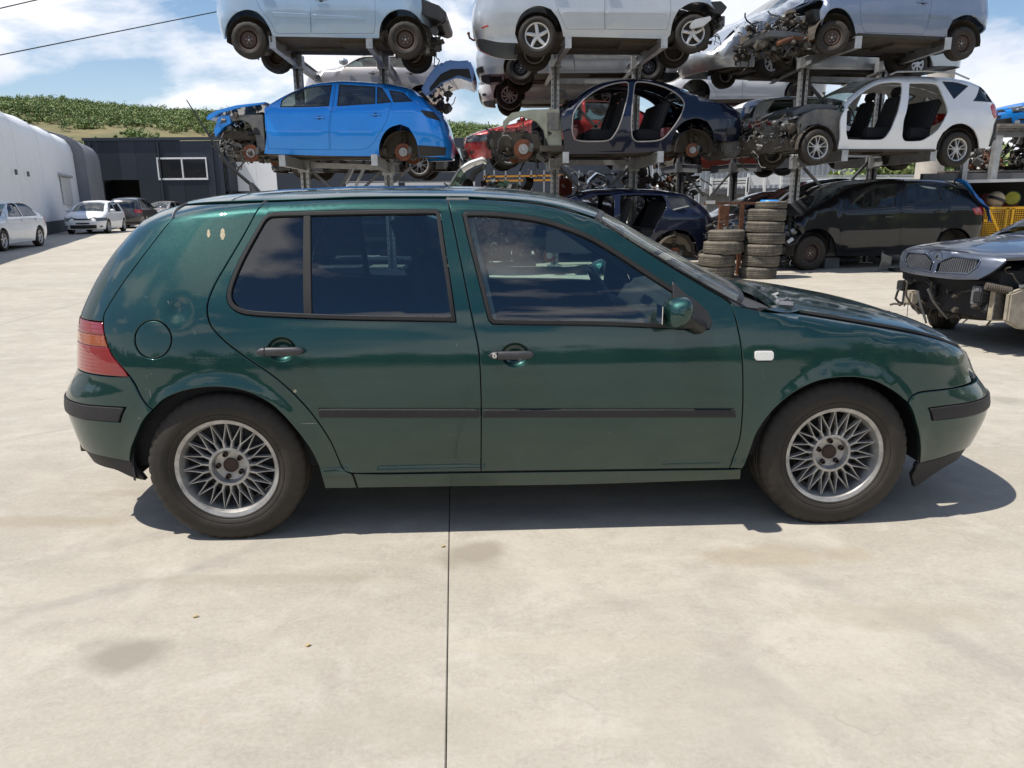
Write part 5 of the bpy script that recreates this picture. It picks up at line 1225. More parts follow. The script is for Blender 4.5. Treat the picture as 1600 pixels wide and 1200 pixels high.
def bgcar(name, label, cat, A, B, paint_m, spec, hw=.87, group=None, g=.13, roofm=None, glassm=None, far_side=True, interior=True, liners=True, detail=True):
    """A, B = (px, Y) two places on the near side plane, left and right; spec in picture points ('px') or metres ('xz')"""
    a = Vector(((A[0] - 800) / CF * A[1], A[1], 0)); b_ = Vector(((B[0] - 800) / CF * B[1], B[1], 0))
    # px columns are read at about the middle of the band the car fills
    if spec.get('rowpy') is not None:
        a = at(A[0], spec['rowpy'], A[1]); b_ = at(B[0], spec['rowpy'], B[1]); a.z = b_.z = 0
    d = (b_ - a).normalized(); yaw = math.atan2(d.y, d.x); nrm = Vector((-d.y, d.x, 0))
    mid = (a + b_) / 2 if spec['mode'] == 'px' else a
    org = mid + nrm * hw
    z0 = spec.get('z0', 0.)
    S = Shell(org, yaw, hw, [(0, hw), (9, hw)], -9, 9, [(0, -20), (9, -20)], [(0, 20), (9, 20)], [(-20, 99), (20, 99)], .1)
    if spec['mode'] == 'px':
        cv = lambda p, y: S.px(p[0], p[1], y)
        top = [cv(p, -hw * spec.get('ytop', .8)) for p in spec['top']]
        fr = [cv(p, -hw * .75) for p in spec['left']]; rr = [cv(p, -hw * .75) for p in spec['right']]
        bot = spec['bottom']; beltz = cv(spec['beltp'], -hw)[1]; zb = cv(spec['botp'], -hw)[1]
        k = .94
        xL = min(p[0] for p in fr); xR = max(p[0] for p in rr)
        xl = xL + spec.get('inL', .8); xr = xR - spec.get('inR', .8)
        le = sorted([(z, xl + (x - xl) / k) for x, z in fr]); re_ = sorted([(z, xr + (x - xr) / k) for x, z in rr])
    else:
        T_ = TPL[spec['tpl']]; sc = spec.get('s', 1.); Lc = T_['L'] * sc; flip = spec.get('flip', False); x_off = spec.get('x0', 0.)
        zs = spec.get('zs', 1.)
        def tx(x): return x_off + ((Lc - x * sc) if flip else x * sc)
        def tp(P): return [(tx(x), z0 + z * zs) for x, z in P]
        top = sorted(tp(T_['top'])); beltz = z0 + T_['belt'] * zs; zb = z0 + .2
        fr_ = [(z0 + z * zs, x * sc) for z, x in T_['front']]; re__ = [(z0 + z * zs, x * sc) for z, x in T_['rear']]
        fL, fR = (re__, fr_) if flip else (fr_, re__)
        le = [(z, x_off + x) for z, x in fL]; re_ = [(z, x_off + Lc - x) for z, x in fR]
        xl = x_off + .8; xr = x_off + Lc - .8
    ztop = max(p[1] for p in top)
    S.wt = np.array([(zb - .5, hw * .9), (zb, hw * .93), (zb + .18, hw * .975), ((zb + beltz) / 2, hw), (beltz - .06, hw * .985), (beltz + .02, hw * .95), (ztop + .03, hw * .70)])
    S.xl, S.xr = xl, xr; S.le = smt(le, 40); S.re = smt(re_, 40); _t = np.array(sorted(top)); _x = np.linspace(_t[0, 0], _t[-1, 0], 90); _z = np.interp(_x, _t[:, 0], _t[:, 1]); _kk = np.ones(7) / 7; _z = np.convolve(np.pad(_z, 3, 'edge'), _kk, 'valid'); S.zt = np.stack([_x, _z], 1); S.cr = spec.get('cr', .10); S.n = 2.2
    S.Lr = (abs(np.interp(zb + .4, S.re[:, 0], S.re[:, 1]) - xr) + hw) * .8; S.Ll = (abs(np.interp(zb + .4, S.le[:, 0], S.le[:, 1]) - xl) + hw) * .8
    if spec['mode'] == 'px': C_ = S.Q; XZ = lambda P: [S.px(*p[:2]) for p in P]
    else: C_ = lambda P: [(S.x2q(*p), p[1]) for p in P]; XZ = lambda P: P
    root = thing(name, label, cat, tuple(org), yaw, group)
    U0 = .62
    def ztq(q):
        z = ztop - .1
        for _ in range(6): x = S.side(np.array([[q, min(z, 50)]]))[0][0]; z = float(S.z1(x)) + S.cr * U0
        return z
    qL, qR = S.xl - S.Ll, S.xr + S.Lr
    cutL, cutR = spec.get('cutL'), spec.get('cutR')
    if spec['mode'] == 'xz':
        zb_ = z0 + .2; R_ = .365
        w1, w2 = sorted([tx(T_['wh'][0]), tx(T_['wh'][1])])
        bx = [(x, z0 + z) for x, z in arch_pts(w1, R_, .2) + arch_pts(w2, R_, .2)]
        if spec.get('open_left'):   # stripped nose on the left
            cx_ = w1 + .42; cutL = [(cx_, zb_), (cx_ + .02, beltz - .1), (cx_ + .1, beltz)]; bx = bx[9:]
        if spec.get('open_right'):
            cx_ = w2 - .42; cutR = [(cx_, zb_), (cx_, beltz)]; bx = bx[:9]
        botQ = C_(bx)
    else: botQ = C_(bot); zb_ = zb
    q0 = C_(cutL)[-1][0] if cutL else qL; q1 = C_(cutR)[-1][0] if cutR else qR
    topQ = [(q, ztq(q)) for q in np.linspace(q1, q0, 40)]
    out_ = []
    if cutL: out_ += C_(cutL)[::-1]
    else: out_ += [(qL, botQ[0][1] if spec['mode'] == 'px' else zb_)]
    out_ += botQ
    if cutR: out_ += C_(cutR)
    else: out_ += [(qR, botQ[-1][1] if spec['mode'] == 'px' else zb_)]
    out_ += topQ
    near = []
    doors = [C_(p) for p in (spec['doors'] if spec['mode'] == 'px' else ([] if spec.get('nodoors') else [tp(p) for p in T_['doors']]))]
    wins = [(C_(w['p']), w.get('m', 1)) for w in spec['wins']] if spec['mode'] == 'px' else [(C_(tp(p)), 0 if spec.get('noglass') else 1) for p in T_['win']]
    glassm = glassm or G_mid
    lamps = [(C_(p), m_, nm) for p, m_, nm in spec.get('lamps', [])] if spec['mode'] == 'px' else []
    def cen(P): return np.mean(np.array(P), 0)
    used = set(); bodyholes = [np.array(spline(d_, g * .6)) for d_ in doors]
    # windows outside the doors go into the body side
    for i, (w, m_) in enumerate(wins):
        if not any(inside(np.array([cen(w)]), np.array(bh))[0] for bh in bodyholes): used.add(i)
    holes = [np.array(spline(d_, g * .5, ang=40)) for d_ in doors] + [np.array(spline(wins[i][0], g * .5, ang=spec.get('wang', 48))) for i in used] + [np.array(spline(l[0], g * .5)) for l in lamps]
    # keep holes inside the outline
    oo = np.array(spline(out_, g * .5, ang=30))
    near.append(panel(S, 'body_side', oo, paint_m, root, holes, g=g, gap=.0, fold=.03, raw=True))
    for k_, d_ in enumerate(doors):
        hh = [np.array(spline(w, g * .5)) for i, (w, m_) in enumerate(wins) if i not in used and inside(np.array([cen(w)]), np.array(spline(d_, g * .6)))[0]]
        near.append(panel(S, 'door', np.array(spline(d_, g * .5, ang=40)), paint_m, root, hh, g=g, gap=.004, fold=.03, raw=True))
    for i, (w, m_) in enumerate(wins):
        if m_: near.append(panel(S, 'window', np.array(spline(w, g * .5)), glassm if m_ == 1 else m_, root, g=g * 1.5, gap=-.004, fold=.004, lift=-.008, raw=True))
        if m_ and detail: near.append(ring_panel(S, 'window_trim', np.array(w), .014, M_black, root, g=g, lift=.003, fold=.01, step=g * .5))
    for l, m_, nm in lamps: near.append(panel(S, nm, l, m_, root, g=g, gap=.002, lift=.003))
    for p, m_, nm in (spec.get('strips', []) if spec['mode'] == 'px' else []): near.append(panel(S, nm, C_(p), m_, root, g=g, lift=.012, fold=.014))
    if spec['mode'] == 'xz' and not spec.get('plain_ends'):
        # lamps and grille at the nose, lamps at the tail, bumper lines
        fq, rq, sf = (qR, qL, -1) if flip else (qL, qR, 1)
        def band(name_, end, a0, a1, z_0, z_1, m_):
            qe = {'f': fq, 'r': rq}[end]; sg = {'f': sf, 'r': -sf}[end]
            P_ = [(qe + sg * a0, z0 + z_0 * zs), (qe + sg * a1, z0 + (z_0 + .01) * zs), (qe + sg * a1, z0 + (z_1 + .0) * zs), (qe + sg * a0, z0 + z_1 * zs)]
            near.append(panel(S, name_, P_, m_, root, g=.1, lift=.008, fold=.012, ang=30))
        hz = T_['top'][1][1]
        if not spec.get('open_left') and not spec.get('open_right'):
            band('headlamp', 'f', .50, 1.08, hz - .20, hz - .06, M_hl); [near.append(mir_) for mir_ in [side_mirror(S, root, (tx(1.28), beltz + .05), paint_m)]]; band('grille', 'f', .0, .36, hz - .16, hz - .09, M_black); band('lower_grille', 'f', .0, .50, .24, .40, M_black); band('number_plate_holder', 'f', .0, .26, .43, .50, M_trim)
            band('fog_lamp', 'f', .62, .72, .30, .36, M_black)
        band('tail_lamp', 'r', .52, .95, T_['belt'] - .22, T_['belt'] - .02, M_redl); band('bumper_insert', 'r', 0, .7, .24, .36, M_trim)
        if spec['tpl'] != 'sedan': band('rear_window', 'r', 0, .58, T_['belt'] + .06, T_['belt'] + .36, G_dark)
    if detail:
        hs = spec.get('handles', []) if spec['mode'] == 'px' else ([] if spec.get('nodoors') else None)
        if hs is None: hs = [((max if not flip else min)(p[0] for p in tp(d_)) + (-.20 if not flip else .20), beltz - .10) for d_ in T_['doors']]
        else: hs = [S.px(*h) for h in hs]
        for (hx, hz_) in hs:
            y = -float(S.W(hx, hz_)); b = MB(); b.box((hx, y - .022, hz_), (.20, .022, .028)); near.append(b.build('door_handle', paint_m if spec.get('bodyhandle', True) else M_black, root, False, .008))
            b = MB(); b.sphere((hx, y + .012, hz_ - .005), .05, sc=(1.1, .38, .8)); near.append(b.build('handle_recess', M_dark, root, True))
    # wheels
    W_l = []
    if spec['mode'] == 'xz':
        W_l = [(w_, z0 + .31, .31, st) for w_, st in zip((w1, w2), spec.get('wheels', ('multi', 'multi'))) if st]
    else:
        for (wx, wy, rpx, st) in spec['wheels']:
            X, Z = S.px(wx, wy, -hw + .02); X2, _z = S.px(wx, wy + rpx, -hw + .02); W_l.append((X, Z, abs(Z - _z), st))
    for (X, Z, Rw, st) in W_l:
        if st == 'hub':
            hub_assembly(root, (X, -hw + .16, Z), Rw); hub_assembly(root, (X, hw - .16, Z), Rw, far=True)
        elif st != 'none':
            stt = spec.get('steer', 0.) if abs(X - W_l[0][0]) < .01 else 0.
            wheel(root, (X, -hw + .115, Z), Rw, .2, st, steer=stt); wheel(root, (X, hw - .115, Z), Rw, .2, st, far=True, steer=-stt)
        if liners and st != 'noarch':
            for s_ in (-1, 1):
                V = []; F = []; n = 14; R_ = max(.37, Rw * 1.18) if st != 'hub' else .36
                prof = [(R_ - .005, -hw + .04), (R_, -hw + .08), (R_, -hw + .34), (.05, -hw + .35)]
                for j in range(n + 1):
                    aa = -.1 + (PI + .2) * j / n
                    for r, y in prof: V.append((X + r * math.cos(aa), -y * s_, Z + r * math.sin(aa)))
                F = [(j * 4 + i, j * 4 + i + 1, (j + 1) * 4 + i + 1, (j + 1) * 4 + i) for j in range(n) for i in range(3)]
                if not (cutL and X < S.xl + 1.2 and st in ('hub',)) : mesh_obj('wheel_arch_liner', V, F, M_under, root)
    # top skin by segments
    x_a = (C_(cutL)[-1][0] if cutL else min(p[0] for p in S.le[:, ::-1][:0].tolist() or [(float(np.interp(ztq(qL + .02), S.le[:, 0], S.le[:, 1])),)]))
    x_b = (C_(cutR)[-1][0] if cutR else float(np.interp(ztq(qR - .02), S.re[:, 0], S.re[:, 1])))
    if spec['mode'] == 'px': brk = [(S.px(*p)[0] if isinstance(p, tuple) else p, m_, nm) for p, m_, nm in spec['segs']]
    else:
        m1 = [(T_['ws'][0], 'bonnet', paint_m), (T_['ws'][1], 'windscreen', G_wind if not spec.get('noglass') else None), (T_['rw'][0], 'roof', roofm or paint_m), (T_['L'], 'rear_window' if spec['tpl'] == 'sedan' else 'tailgate', G_dark if spec['tpl'] == 'sedan' else paint_m)]
        if spec['tpl'] == 'sedan': m1 = m1[:-1] + [(T_['rw'][1], 'rear_window', G_dark), (T_['L'], 'boot_lid', paint_m)]
        if flip:
            e = [0] + [x for x, _, _ in m1]; segs_ = [(e[i], e[i + 1], m1[i][1], m1[i][2]) for i in range(len(m1))]
            segs_ = sorted([(tx(b__), tx(a__), nm, mm) for a__, b__, nm, mm in segs_]); brk = [(s_[1], s_[3], s_[2]) for s_ in segs_]
        else: brk = [(tx(x), mm, nm) for x, nm, mm in m1]
    xs0 = x_a; r0 = math.atan2(U0, (1 - U0**S.n)**(1 / S.n)) / (PI / 2) * hw
    for xe, mm, nm in brk:
        xe = min(xe, x_b)
        if xe - xs0 > .05 and mm is not None and nm not in spec.get('skip', ()) and not (spec.get('open_left') and nm == 'bonnet' and not flip) and not (spec.get('open_right') and nm == 'bonnet' and flip):
            n = max(3, int((xe - xs0) / .12)); gx = np.linspace(xs0 + (.004 if xs0 > x_a else 0), xe, n); gr = np.linspace(r0, 2 * hw - r0, 15)
            V = S.top(np.array([(x, r) for x in gx for r in gr])); F = [(i * 15 + j, (i + 1) * 15 + j, (i + 1) * 15 + j + 1, i * 15 + j + 1) for i in range(n - 1) for j in range(14)]
            mesh_obj(nm, V, F, mm, root, True)
        xs0 = max(xs0, xe)
    if far_side:
        for o in near: mirror_copy(o, root)
    # floor, cabin
    xa_, xb_ = (w1, w2) if spec['mode'] == 'xz' else sorted([W_l[0][0], W_l[-1][0]]) if len(W_l) > 1 else (xl, xr)
    b = MB(); b.box(((xa_ + xb_) / 2, 0, zb_ + .06), (xb_ - xa_ - .6, hw * 1.74, .10)); b.box(((xa_ + xb_) / 2, 0, zb_ + .16), (xb_ - xa_ + .7, hw * 1.1, .14))
    b.tube([(xa_ + .2, .2, zb_ + .02), (xa_ + 1., .12, zb_ - .01), (xb_ - .5, .18, zb_), (xb_ + .45, .3, zb_ + .06)], .035, 8); b.box((xb_ + .25, .25, zb_ + .07), (.5, .3, .16)); b.box(((xa_ + xb_) / 2 + .5, -.2, zb_), (.7, .6, .08))
    for xx in (xa_, xb_): b.tube([(xx, -hw + .2, zb_ + .1), (xx, hw - .2, zb_ + .1)], .03, 8); b.box((xx, 0, zb_ + .1), (.3, .7, .14))
    b.build('underbody', M_under, root)
    if interior:
        cx0, cx1 = xa_ + .45, xb_ - .38
        for s_ in (-1, 1):
            b = MB(); b.box(((cx0 + cx1) / 2, s_ * (hw - .11), (zb_ + beltz) / 2 + .02), (cx1 - cx0, .03, beltz - zb_ - .12))
            if not spec.get('apert'): b.build('door_lining', M_seat, root)
        fs = -1 if (spec.get('front', 'l') == 'l' and not (spec['mode'] == 'xz' and flip)) else 1     # seats face this way
        for s_ in (-.38, .38):
            b = MB(); cxs = (xa_ + xb_) / 2 + fs * .1; b.box((cxs, s_, zb_ + .30), (.5, .48, .2)); R = Matrix.Rotation(-fs * .3, 3, 'Y'); c = Vector((cxs - fs * .27, s_, zb_ + .36)); b.box(c + R @ Vector((0, 0, .3)), (.13, .44, .6), R, .85); b.box(c + R @ Vector((0, 0, .70)), (.09, .25, .16), R); b.build('seat', M_seat, root, True, .03, 2)
        b = MB(); cxs = (xa_ + xb_) / 2 - fs * .75; b.box((cxs, 0, zb_ + .30), (.45, hw * 1.45, .2)); R = Matrix.Rotation(-fs * .35, 3, 'Y'); b.box(Vector((cxs - fs * .25, 0, zb_ + .62)), (.13, hw * 1.45, .55), R); b.build('rear_bench', M_seat, root, True, .03, 2)
        b = MB(); dx = xa_ + .55 if fs < 0 else xb_ - .55; b.box((dx + fs * .05, 0, beltz - .13), (.35, hw * 1.7, .22)); b.box((dx + fs * .12, 0, (zb_ + beltz) / 2 - .05), (.06, hw * 1.75, beltz - zb_ - .2)); b.build('dashboard', M_seat, root, True, .03, 2)
        cst = Vector((dx - fs * .28, .36 * fs * -1 * -1 if fs > 0 else .36 * -1 * -1, beltz - .07)); Rt = Matrix.Rotation(-fs * 1.1, 3, 'Y')
        cst.y = -.36 if fs < 0 else .36
        b = MB(); b.tube([cst + Rt @ Vector((.18 * math.cos(a_), .18 * math.sin(a_), 0)) for a_ in np.linspace(0, 2 * PI, 21)], .014, 6, False)
        for a_ in (0, PI / 2, PI): b.tube([cst, cst + Rt @ Vector((.18 * math.cos(a_), .18 * math.sin(a_), 0))], .013, 5)
        b.build('steering_wheel', M_black, root, True)
    root['_dummy'] = 0; del root['_dummy']
    return root, S, (xa_, xb_, zb_, beltz)
M_hl = mat('dark_headlamp', (.10, .105, .11), .1, .5, 1.)
M_lampg = mat('clear_lamp', (.55, .57, .58), .12, .3, 1.); M_redl = mat('red_lamp', (.42, .02, .02), .18, 0, 1.)
P_silver = paint('silver_paint', (.50, .53, .56), .6); P_sblue = paint('silver_blue_paint', (.33, .45, .58), .4); P_blue = paint('bright_blue_paint', (.005, .26, .80), .45, .05)
P_bgrey = paint('blue_grey_paint', (.20, .25, .36), .5, .25); P_white = paint('white_paint', (.80, .81, .82), 0, .14); P_navy = paint('navy_paint', (.003, .006, .022), 0, .04)
P_black = paint('black_paint', (.005, .0055, .008), 0, .08, dc=(.16, .15, .14)); P_red = paint('dark_red_paint', (.30, .012, .014), .35, .25); P_orange = paint('faded_red_paint', (.45, .07, .035), 0, .3)
P_beige = paint('champagne_silver_paint', (.46, .43, .42), .5, .2); P_dgrey = paint('graphite_paint', (.05, .05, .055), .6, .12); P_slate = paint('slate_blue_paint', (.075, .09, .125), .65, .3)
M_innergreen = mat('pale_inner_wing', (.34, .36, .28), .6, .2, var=.3, dust=.6, dustcol=(.2, .17, .13)); M_innergrey = mat('grey_inner_wing', (.13, .14, .15), .6, .3, var=.4, dust=.6, dustcol=(.22, .18, .13))
def z2(*P): return [(320 + x / 3.636, y / 3.636) for x, y in P]
def z3(*P): return [(720 + x / 3.636, y / 3.636) for x, y in P]
def z4(*P): return [(1100 + x / 3.2, y / 3.2) for x, y in P]
def z5(*P): return [(860 + x / 4, 220 + y / 4) for x, y in P]
def z6(*P): return [(1200 + x / 4, 240 + y / 4) for x, y in P]
def wz(f, x, y, r, st, k): a = f((x, y))[0]; return (a[0], a[1], r / k, st)
OPEN = 0
# ---- rack A, upper level: silver-blue people carrier, tail to the left
t1, S1, i1 = bgcar('wrecked_car', 'silver-blue car on rusty steel wheels, topmost on the left rack', 'car', (380, 13.4), (640, 13.4), P_sblue, dict(mode='px', rowpy=60, ytop=.6, front='r',
    top=z2((40, 20), (62, -40), (110, -140), (200, -290), (330, -345), (700, -360), (880, -320), (1030, -190), (1120, -110), (1240, -60), (1300, 0)),
    left=z2((62, -100), (58, 0), (62, 90), (75, 150), (95, 215)), right=z2((1230, -80), (1262, 0), (1262, 60), (1250, 140), (1230, 220)), beltp=z2((600, -90))[0], botp=z2((600, 208))[0], inL=.7, inR=.5,
    bottom=z2((95, 205), (112, 222), (118, 160), (140, 110), (180, 72), (235, 54), (290, 66), (335, 105), (368, 160), (386, 207), (600, 210), (960, 216), (990, 216), (995, 160), (1012, 112), (1052, 70), (1105, 52), (1165, 62), (1210, 95), (1235, 130)),
    doors=[z2((290, -10), (322, 60), (372, 122), (398, 180), (412, 190), (602, 191), (602, 0), (600, -280), (330, -260), (285, -100)), z2((608, 191), (960, 191), (968, 150), (966, 0), (940, -80), (880, -200), (760, -290), (606, -282))],
    wins=[dict(p=z2((310, -100), (345, -240), (590, -262), (592, -95))), dict(p=z2((614, -95), (614, -264), (740, -272), (860, -180), (920, -95)))],
    strips=[(z2((378, 68), (388, 92), (598, 104), (598, 80)), P_sblue, 'door_moulding'), (z2((608, 82), (608, 106), (912, 112), (880, 96)), P_sblue, 'door_moulding')], handles=[z2((345, -30))[0], z2((660, -2))[0]],
    segs=[(z2((110, -140))[0], P_sblue, 'tailgate'), (z2((880, -320))[0], P_sblue, 'roof'), (z2((1110, -110))[0], G_wind, 'windscreen'), (z2((1300, 0))[0], P_sblue, 'bonnet')],
    wheels=[wz(z2, 246, 224, 106, 'steel', 3.636), wz(z2, 1138, 222, 106, 'steel', 3.636)]))
def jbox(S, pts, y0, y1): P_ = [S.px(p[0], p[1], -.6) for p in pts]; return ((min(p[0] for p in P_), max(p[0] for p in P_)), (y0, y1), (min(p[1] for p in P_), max(p[1] for p in P_)))
def slab_part(root, S, pts, y0, y1, name, mt, thick=None, bevel=.01, smooth=False):
    """solid piece: outline in picture points on the plane y0, carried across the car to y1"""
    P_ = [S.px(p[0], p[1], y0) for p in pts]; b = MB(); b.prism(P_, y1 - y0, 'xz', y0); return b.build(name, mt, root, smooth, bevel)
slab_part(t1, S1, z2((1190, -20), (1250, 0), (1330, 30), (1372, 70), (1370, 105), (1340, 118), (1270, 95), (1190, 66), (1160, 30)), -.75, .7, 'hanging_bumper_skin', M_black)
junk(t1, jbox(S1, z2((1215, 60), (1330, 280)), -.6, .6), 40, 21, size=.14, name='radiator_support')
# ---- rack A, upper level, far side
t2, S2, i2 = bgcar('wrecked_car', 'champagne silver estate glimpsed above the bright blue estate', 'car', (486, 17.0), (690, 17.0), P_beige, dict(mode='px', rowpy=120, ytop=.75,
    top=z2((560, 445), (600, 410), (680, 385), (765, 375), (850, 320), (920, 292), (1100, 285), (1250, 300), (1300, 350), (1340, 400)),
    left=z2((575, 400), (565, 460), (570, 560)), right=z2((1290, 330), (1325, 400), (1330, 480), (1320, 560)), beltp=z2((1000, 388))[0], botp=z2((1000, 600))[0], inL=.7, inR=.7,
    bottom=z2((600, 600), (620, 560), (640, 545), (690, 540), (730, 560), (760, 610), (1130, 610), (1150, 540), (1190, 490), (1240, 480), (1290, 500), (1310, 560)),
    doors=[z2((750, 420), (760, 590), (985, 598), (990, 400), (985, 318), (880, 320), (800, 380)), z2((993, 400), (990, 598), (1130, 590), (1180, 470), (1200, 410), (1150, 315), (990, 316))],
    wins=[dict(p=z2((790, 380), (880, 328), (975, 322), (980, 378))), dict(p=z2((1000, 378), (998, 322), (1130, 322), (1170, 385)))], handles=[z2((955, 415))[0], z2((1170, 415))[0]],
    segs=[(z2((765, 375))[0], P_beige, 'bonnet'), (z2((900, 300))[0], G_wind, 'windscreen'), (z2((1250, 300))[0], P_beige, 'roof'), (z2((1340, 400))[0], P_beige, 'tailgate')],
    wheels=[wz(z2, 690, 640, 80, 'steel', 3.636), wz(z2, 1240, 590, 80, 'steel', 3.636)]))
a_, c_ = S2.px(*z2((802, 362))[0]); b = MB(); b.sphere((a_, -.98, c_), .1, sc=(1, .9, .7)); b.build('door_mirror', P_silver, t2, True)
# ---- rack A, lower level: bright blue estate, nose stripped, tailgate up
M_bhandle = P_blue
t3, S3, i3 = bgcar('wrecked_car', 'bright blue estate with stripped nose and raised crumpled tailgate on the left rack', 'car', (410, 13.8), (650, 13.8), P_blue, dict(mode='px', rowpy=200, ytop=.72, hwv=.9,
    top=z2((300, 640), (345, 600), (430, 540), (520, 492), (620, 455), (760, 440), (900, 446), (1050, 462), (1130, 478), (1205, 505), (1240, 540), (1300, 600), (1340, 650)),
    left=z2((200, 600), (200, 900)), right=z2((1215, 525), (1290, 590), (1335, 645), (1362, 700), (1378, 760), (1388, 830), (1385, 880)), beltp=z2((700, 608))[0], botp=z2((700, 880))[0], inL=.7, inR=.75,
    cutL=z2((338, 872), (350, 780), (342, 700), (340, 640), (338, 612)),
    bottom=z2((360, 874), (700, 885), (990, 888), (990, 830), (1010, 770), (1050, 725), (1110, 706), (1160, 725), (1198, 790), (1212, 850), (1216, 892)),
    doors=[z2((347, 628), (352, 760), (362, 846), (708, 852), (706, 700), (722, 610), (740, 476), (700, 476), (600, 488), (520, 518), (440, 560), (370, 600)), z2((712, 700), (714, 852), (900, 850), (950, 820), (990, 760), (1030, 690), (1058, 600), (1062, 584), (1004, 488), (880, 474), (746, 476), (728, 610))],
    wins=[dict(p=z2((430, 608), (440, 566), (530, 512), (640, 488), (722, 482), (703, 602), (600, 606))), dict(p=z2((752, 602), (764, 480), (968, 492), (968, 588))), dict(p=z2((978, 588), (980, 492), (1006, 500), (1058, 580))), dict(p=z2((1045, 510), (1130, 528), (1186, 575), (1072, 582)))],
    wang=40, lamps=[(z2((1222, 625), (1300, 636), (1345, 690), (1262, 665)), M_black, 'tail_lamp_housing')],
    strips=[(z2((1210, 825), (1370, 838), (1366, 884), (1218, 892)), M_black, 'bumper_lower')], handles=[z2((650, 668))[0], z2((970, 652))[0]],
    segs=[(z2((620, 470))[0], G_wind, 'windscreen'), (z2((1205, 510))[0], P_blue, 'roof'), ], wheels=[wz(z2, 248, 868, 50, 'hub', 3.636), wz(z2, 1122, 862, 50, 'hub', 3.636)]), glassm=G_mid)
slab_part(t3, S3, z2((5, 676), (20, 650), (70, 625), (180, 597), (300, 584), (345, 578), (340, 590), (200, 612), (80, 645), (30, 682)), -.72, .72, 'bonnet', P_blue)
junk(t3, jbox(S3, z2((40, 640), (320, 900)), -.75, .7), 130, 5, size=.16)
slab_part(t3, S3, z2((150, 655), (250, 650), (330, 650), (345, 850), (300, 860), (290, 780), (250, 700), (200, 680), (150, 690)), -.7, -.62, 'inner_wing', M_innergrey)
slab_part(t3, S3, z2((80, 660), (140, 655), (150, 700), (110, 720), (60, 780), (50, 740)), -.7, -.5, 'crash_rail', P_blue)
slab_part(t3, S3, z2((100, 740), (330, 745), (330, 800), (120, 790)), -.62, .62, 'subframe', M_under)
b = MB(); 
hp = [S3.px(*p, -.6) for p in z2((88, 890), (120, 850), (165, 840), (170, 860), (130, 870), (160, 900), (185, 950), (205, 965), (220, 900), (200, 830))]
b.tube([(x, -.6, z) for x, z in hp], .012, 6); b.build('dangling_hose', M_junkgrey, t3)
tgp = z2((1225, 512), (1262, 440), (1325, 355), (1345, 362), (1380, 338), (1440, 345), (1505, 340), (1530, 395), (1524, 472), (1490, 458), (1440, 440), (1400, 452), (1330, 482), (1262, 550))
slab_part(t3, S3, tgp, -.66, .66, 'raised_tailgate', paint('inner_blue_paint', (.003, .09, .30), .3, .2), bevel=.03)
slab_part(t3, S3, z2((1275, 500), (1340, 420), (1400, 392), (1500, 390), (1515, 450), (1440, 425), (1340, 465), (1280, 520)), -.68, .68, 'tailgate_lining', M_dark)
junk(t3, jbox(S3, z2((1280, 480), (1390, 600)), -.5, .5), 24, 9, size=.12, name='torn_trim')
# ---- rack A lower level far side: black car and a bare floorpan
t4, S4, i4 = bgcar('wrecked_car', 'black car with red tail lamp behind the bright blue estate on the left rack', 'car', (455, 17.0), (725, 17.0), P_black, dict(mode='xz', tpl='sedan', z0=at(660, 278, 17).z - .02, wheels=('steel', 'multi'), x0=-.35, s=.93, zs=.72, noglass=True))
# ---- rack B upper level: silver saloon, tail to the left
t5, S5, i5 = bgcar('wrecked_car', 'silver saloon with five-spoke alloys on top of the middle rack', 'car', (838, 13.9), (1084, 13.9), P_silver, dict(mode='px', rowpy=60, ytop=.6, front='r',
    top=z3((70, 30), (84, -30), (100, -70), (250, -100), (360, -130), (520, -240), (700, -290), (900, -280), (1060, -200), (1180, -110), (1320, -70), (1430, -20), (1470, 20)),
    left=z3((84, -60), (78, 20), (68, 110), (78, 180), (100, 230)), right=z3((1400, -60), (1450, 0), (1458, 40), (1450, 120), (1440, 220)), beltp=z3((800, -95))[0], botp=z3((800, 210))[0], inL=.8, inR=.6,
    bottom=z3((100, 222), (210, 238), (325, 245), (308, 190), (316, 138), (345, 80), (398, 42), (455, 33), (512, 52), (552, 105), (574, 165), (582, 208), (800, 212), (1170, 220), (1190, 200), (1205, 120), (1238, 55), (1290, 22), (1340, 10), (1400, 18), (1440, 48)),
    doors=[z3((520, -60), (548, 40), (580, 120), (602, 166), (817, 166), (817, 0), (815, -255), (560, -215), (505, -130)), z3((822, 166), (1168, 170), (1188, 110), (1192, 0), (1150, -100), (1060, -180), (900, -255), (820, -256))],
    wins=[dict(p=z3((530, -105), (570, -205), (800, -240), (802, -98))), dict(p=z3((835, -98), (832, -242), (900, -240), (1040, -175), (1130, -98)))],
    strips=[(z3((583, 64), (583, 78), (815, 79), (815, 66)), P_silver, 'door_moulding'), (z3((823, 67), (823, 80), (1168, 82), (1160, 72)), P_silver, 'door_moulding'), (z3((120, 155), (155, 142), (158, 150), (122, 163)), M_redl, 'reflector')], handles=[z3((560, -30))[0], z3((860, -28))[0]],
    segs=[(z3((330, -110))[0], P_silver, 'boot_lid'), (z3((520, -240))[0], G_dark, 'rear_window'), (z3((900, -280))[0], P_silver, 'roof'), (z3((1180, -110))[0], G_wind, 'windscreen'), (z3((1470, 20))[0], P_silver, 'bonnet')],
    wheels=[wz(z3, 434, 202, 116, 'five', 3.636), wz(z3, 1320, 188, 110, 'five', 3.636)]))
b = MB(); hp = [S5.px(*p, -.2) for p in z3((100, 228), (70, 228), (50, 215), (44, 190))]; b.tube([(x, -.2, z) for x, z in hp], .018, 8); b.sphere((hp[-1][0], -.2, hp[-1][1]), .028); b.build('tow_hook', M_rust, t5, True)
slab_part(t5, S5, z3((1400, 10), (1480, 5), (1515, 40), (1490, 75), (1450, 80), (1410, 60)), -.7, .6, 'bumper_carrier', M_black)
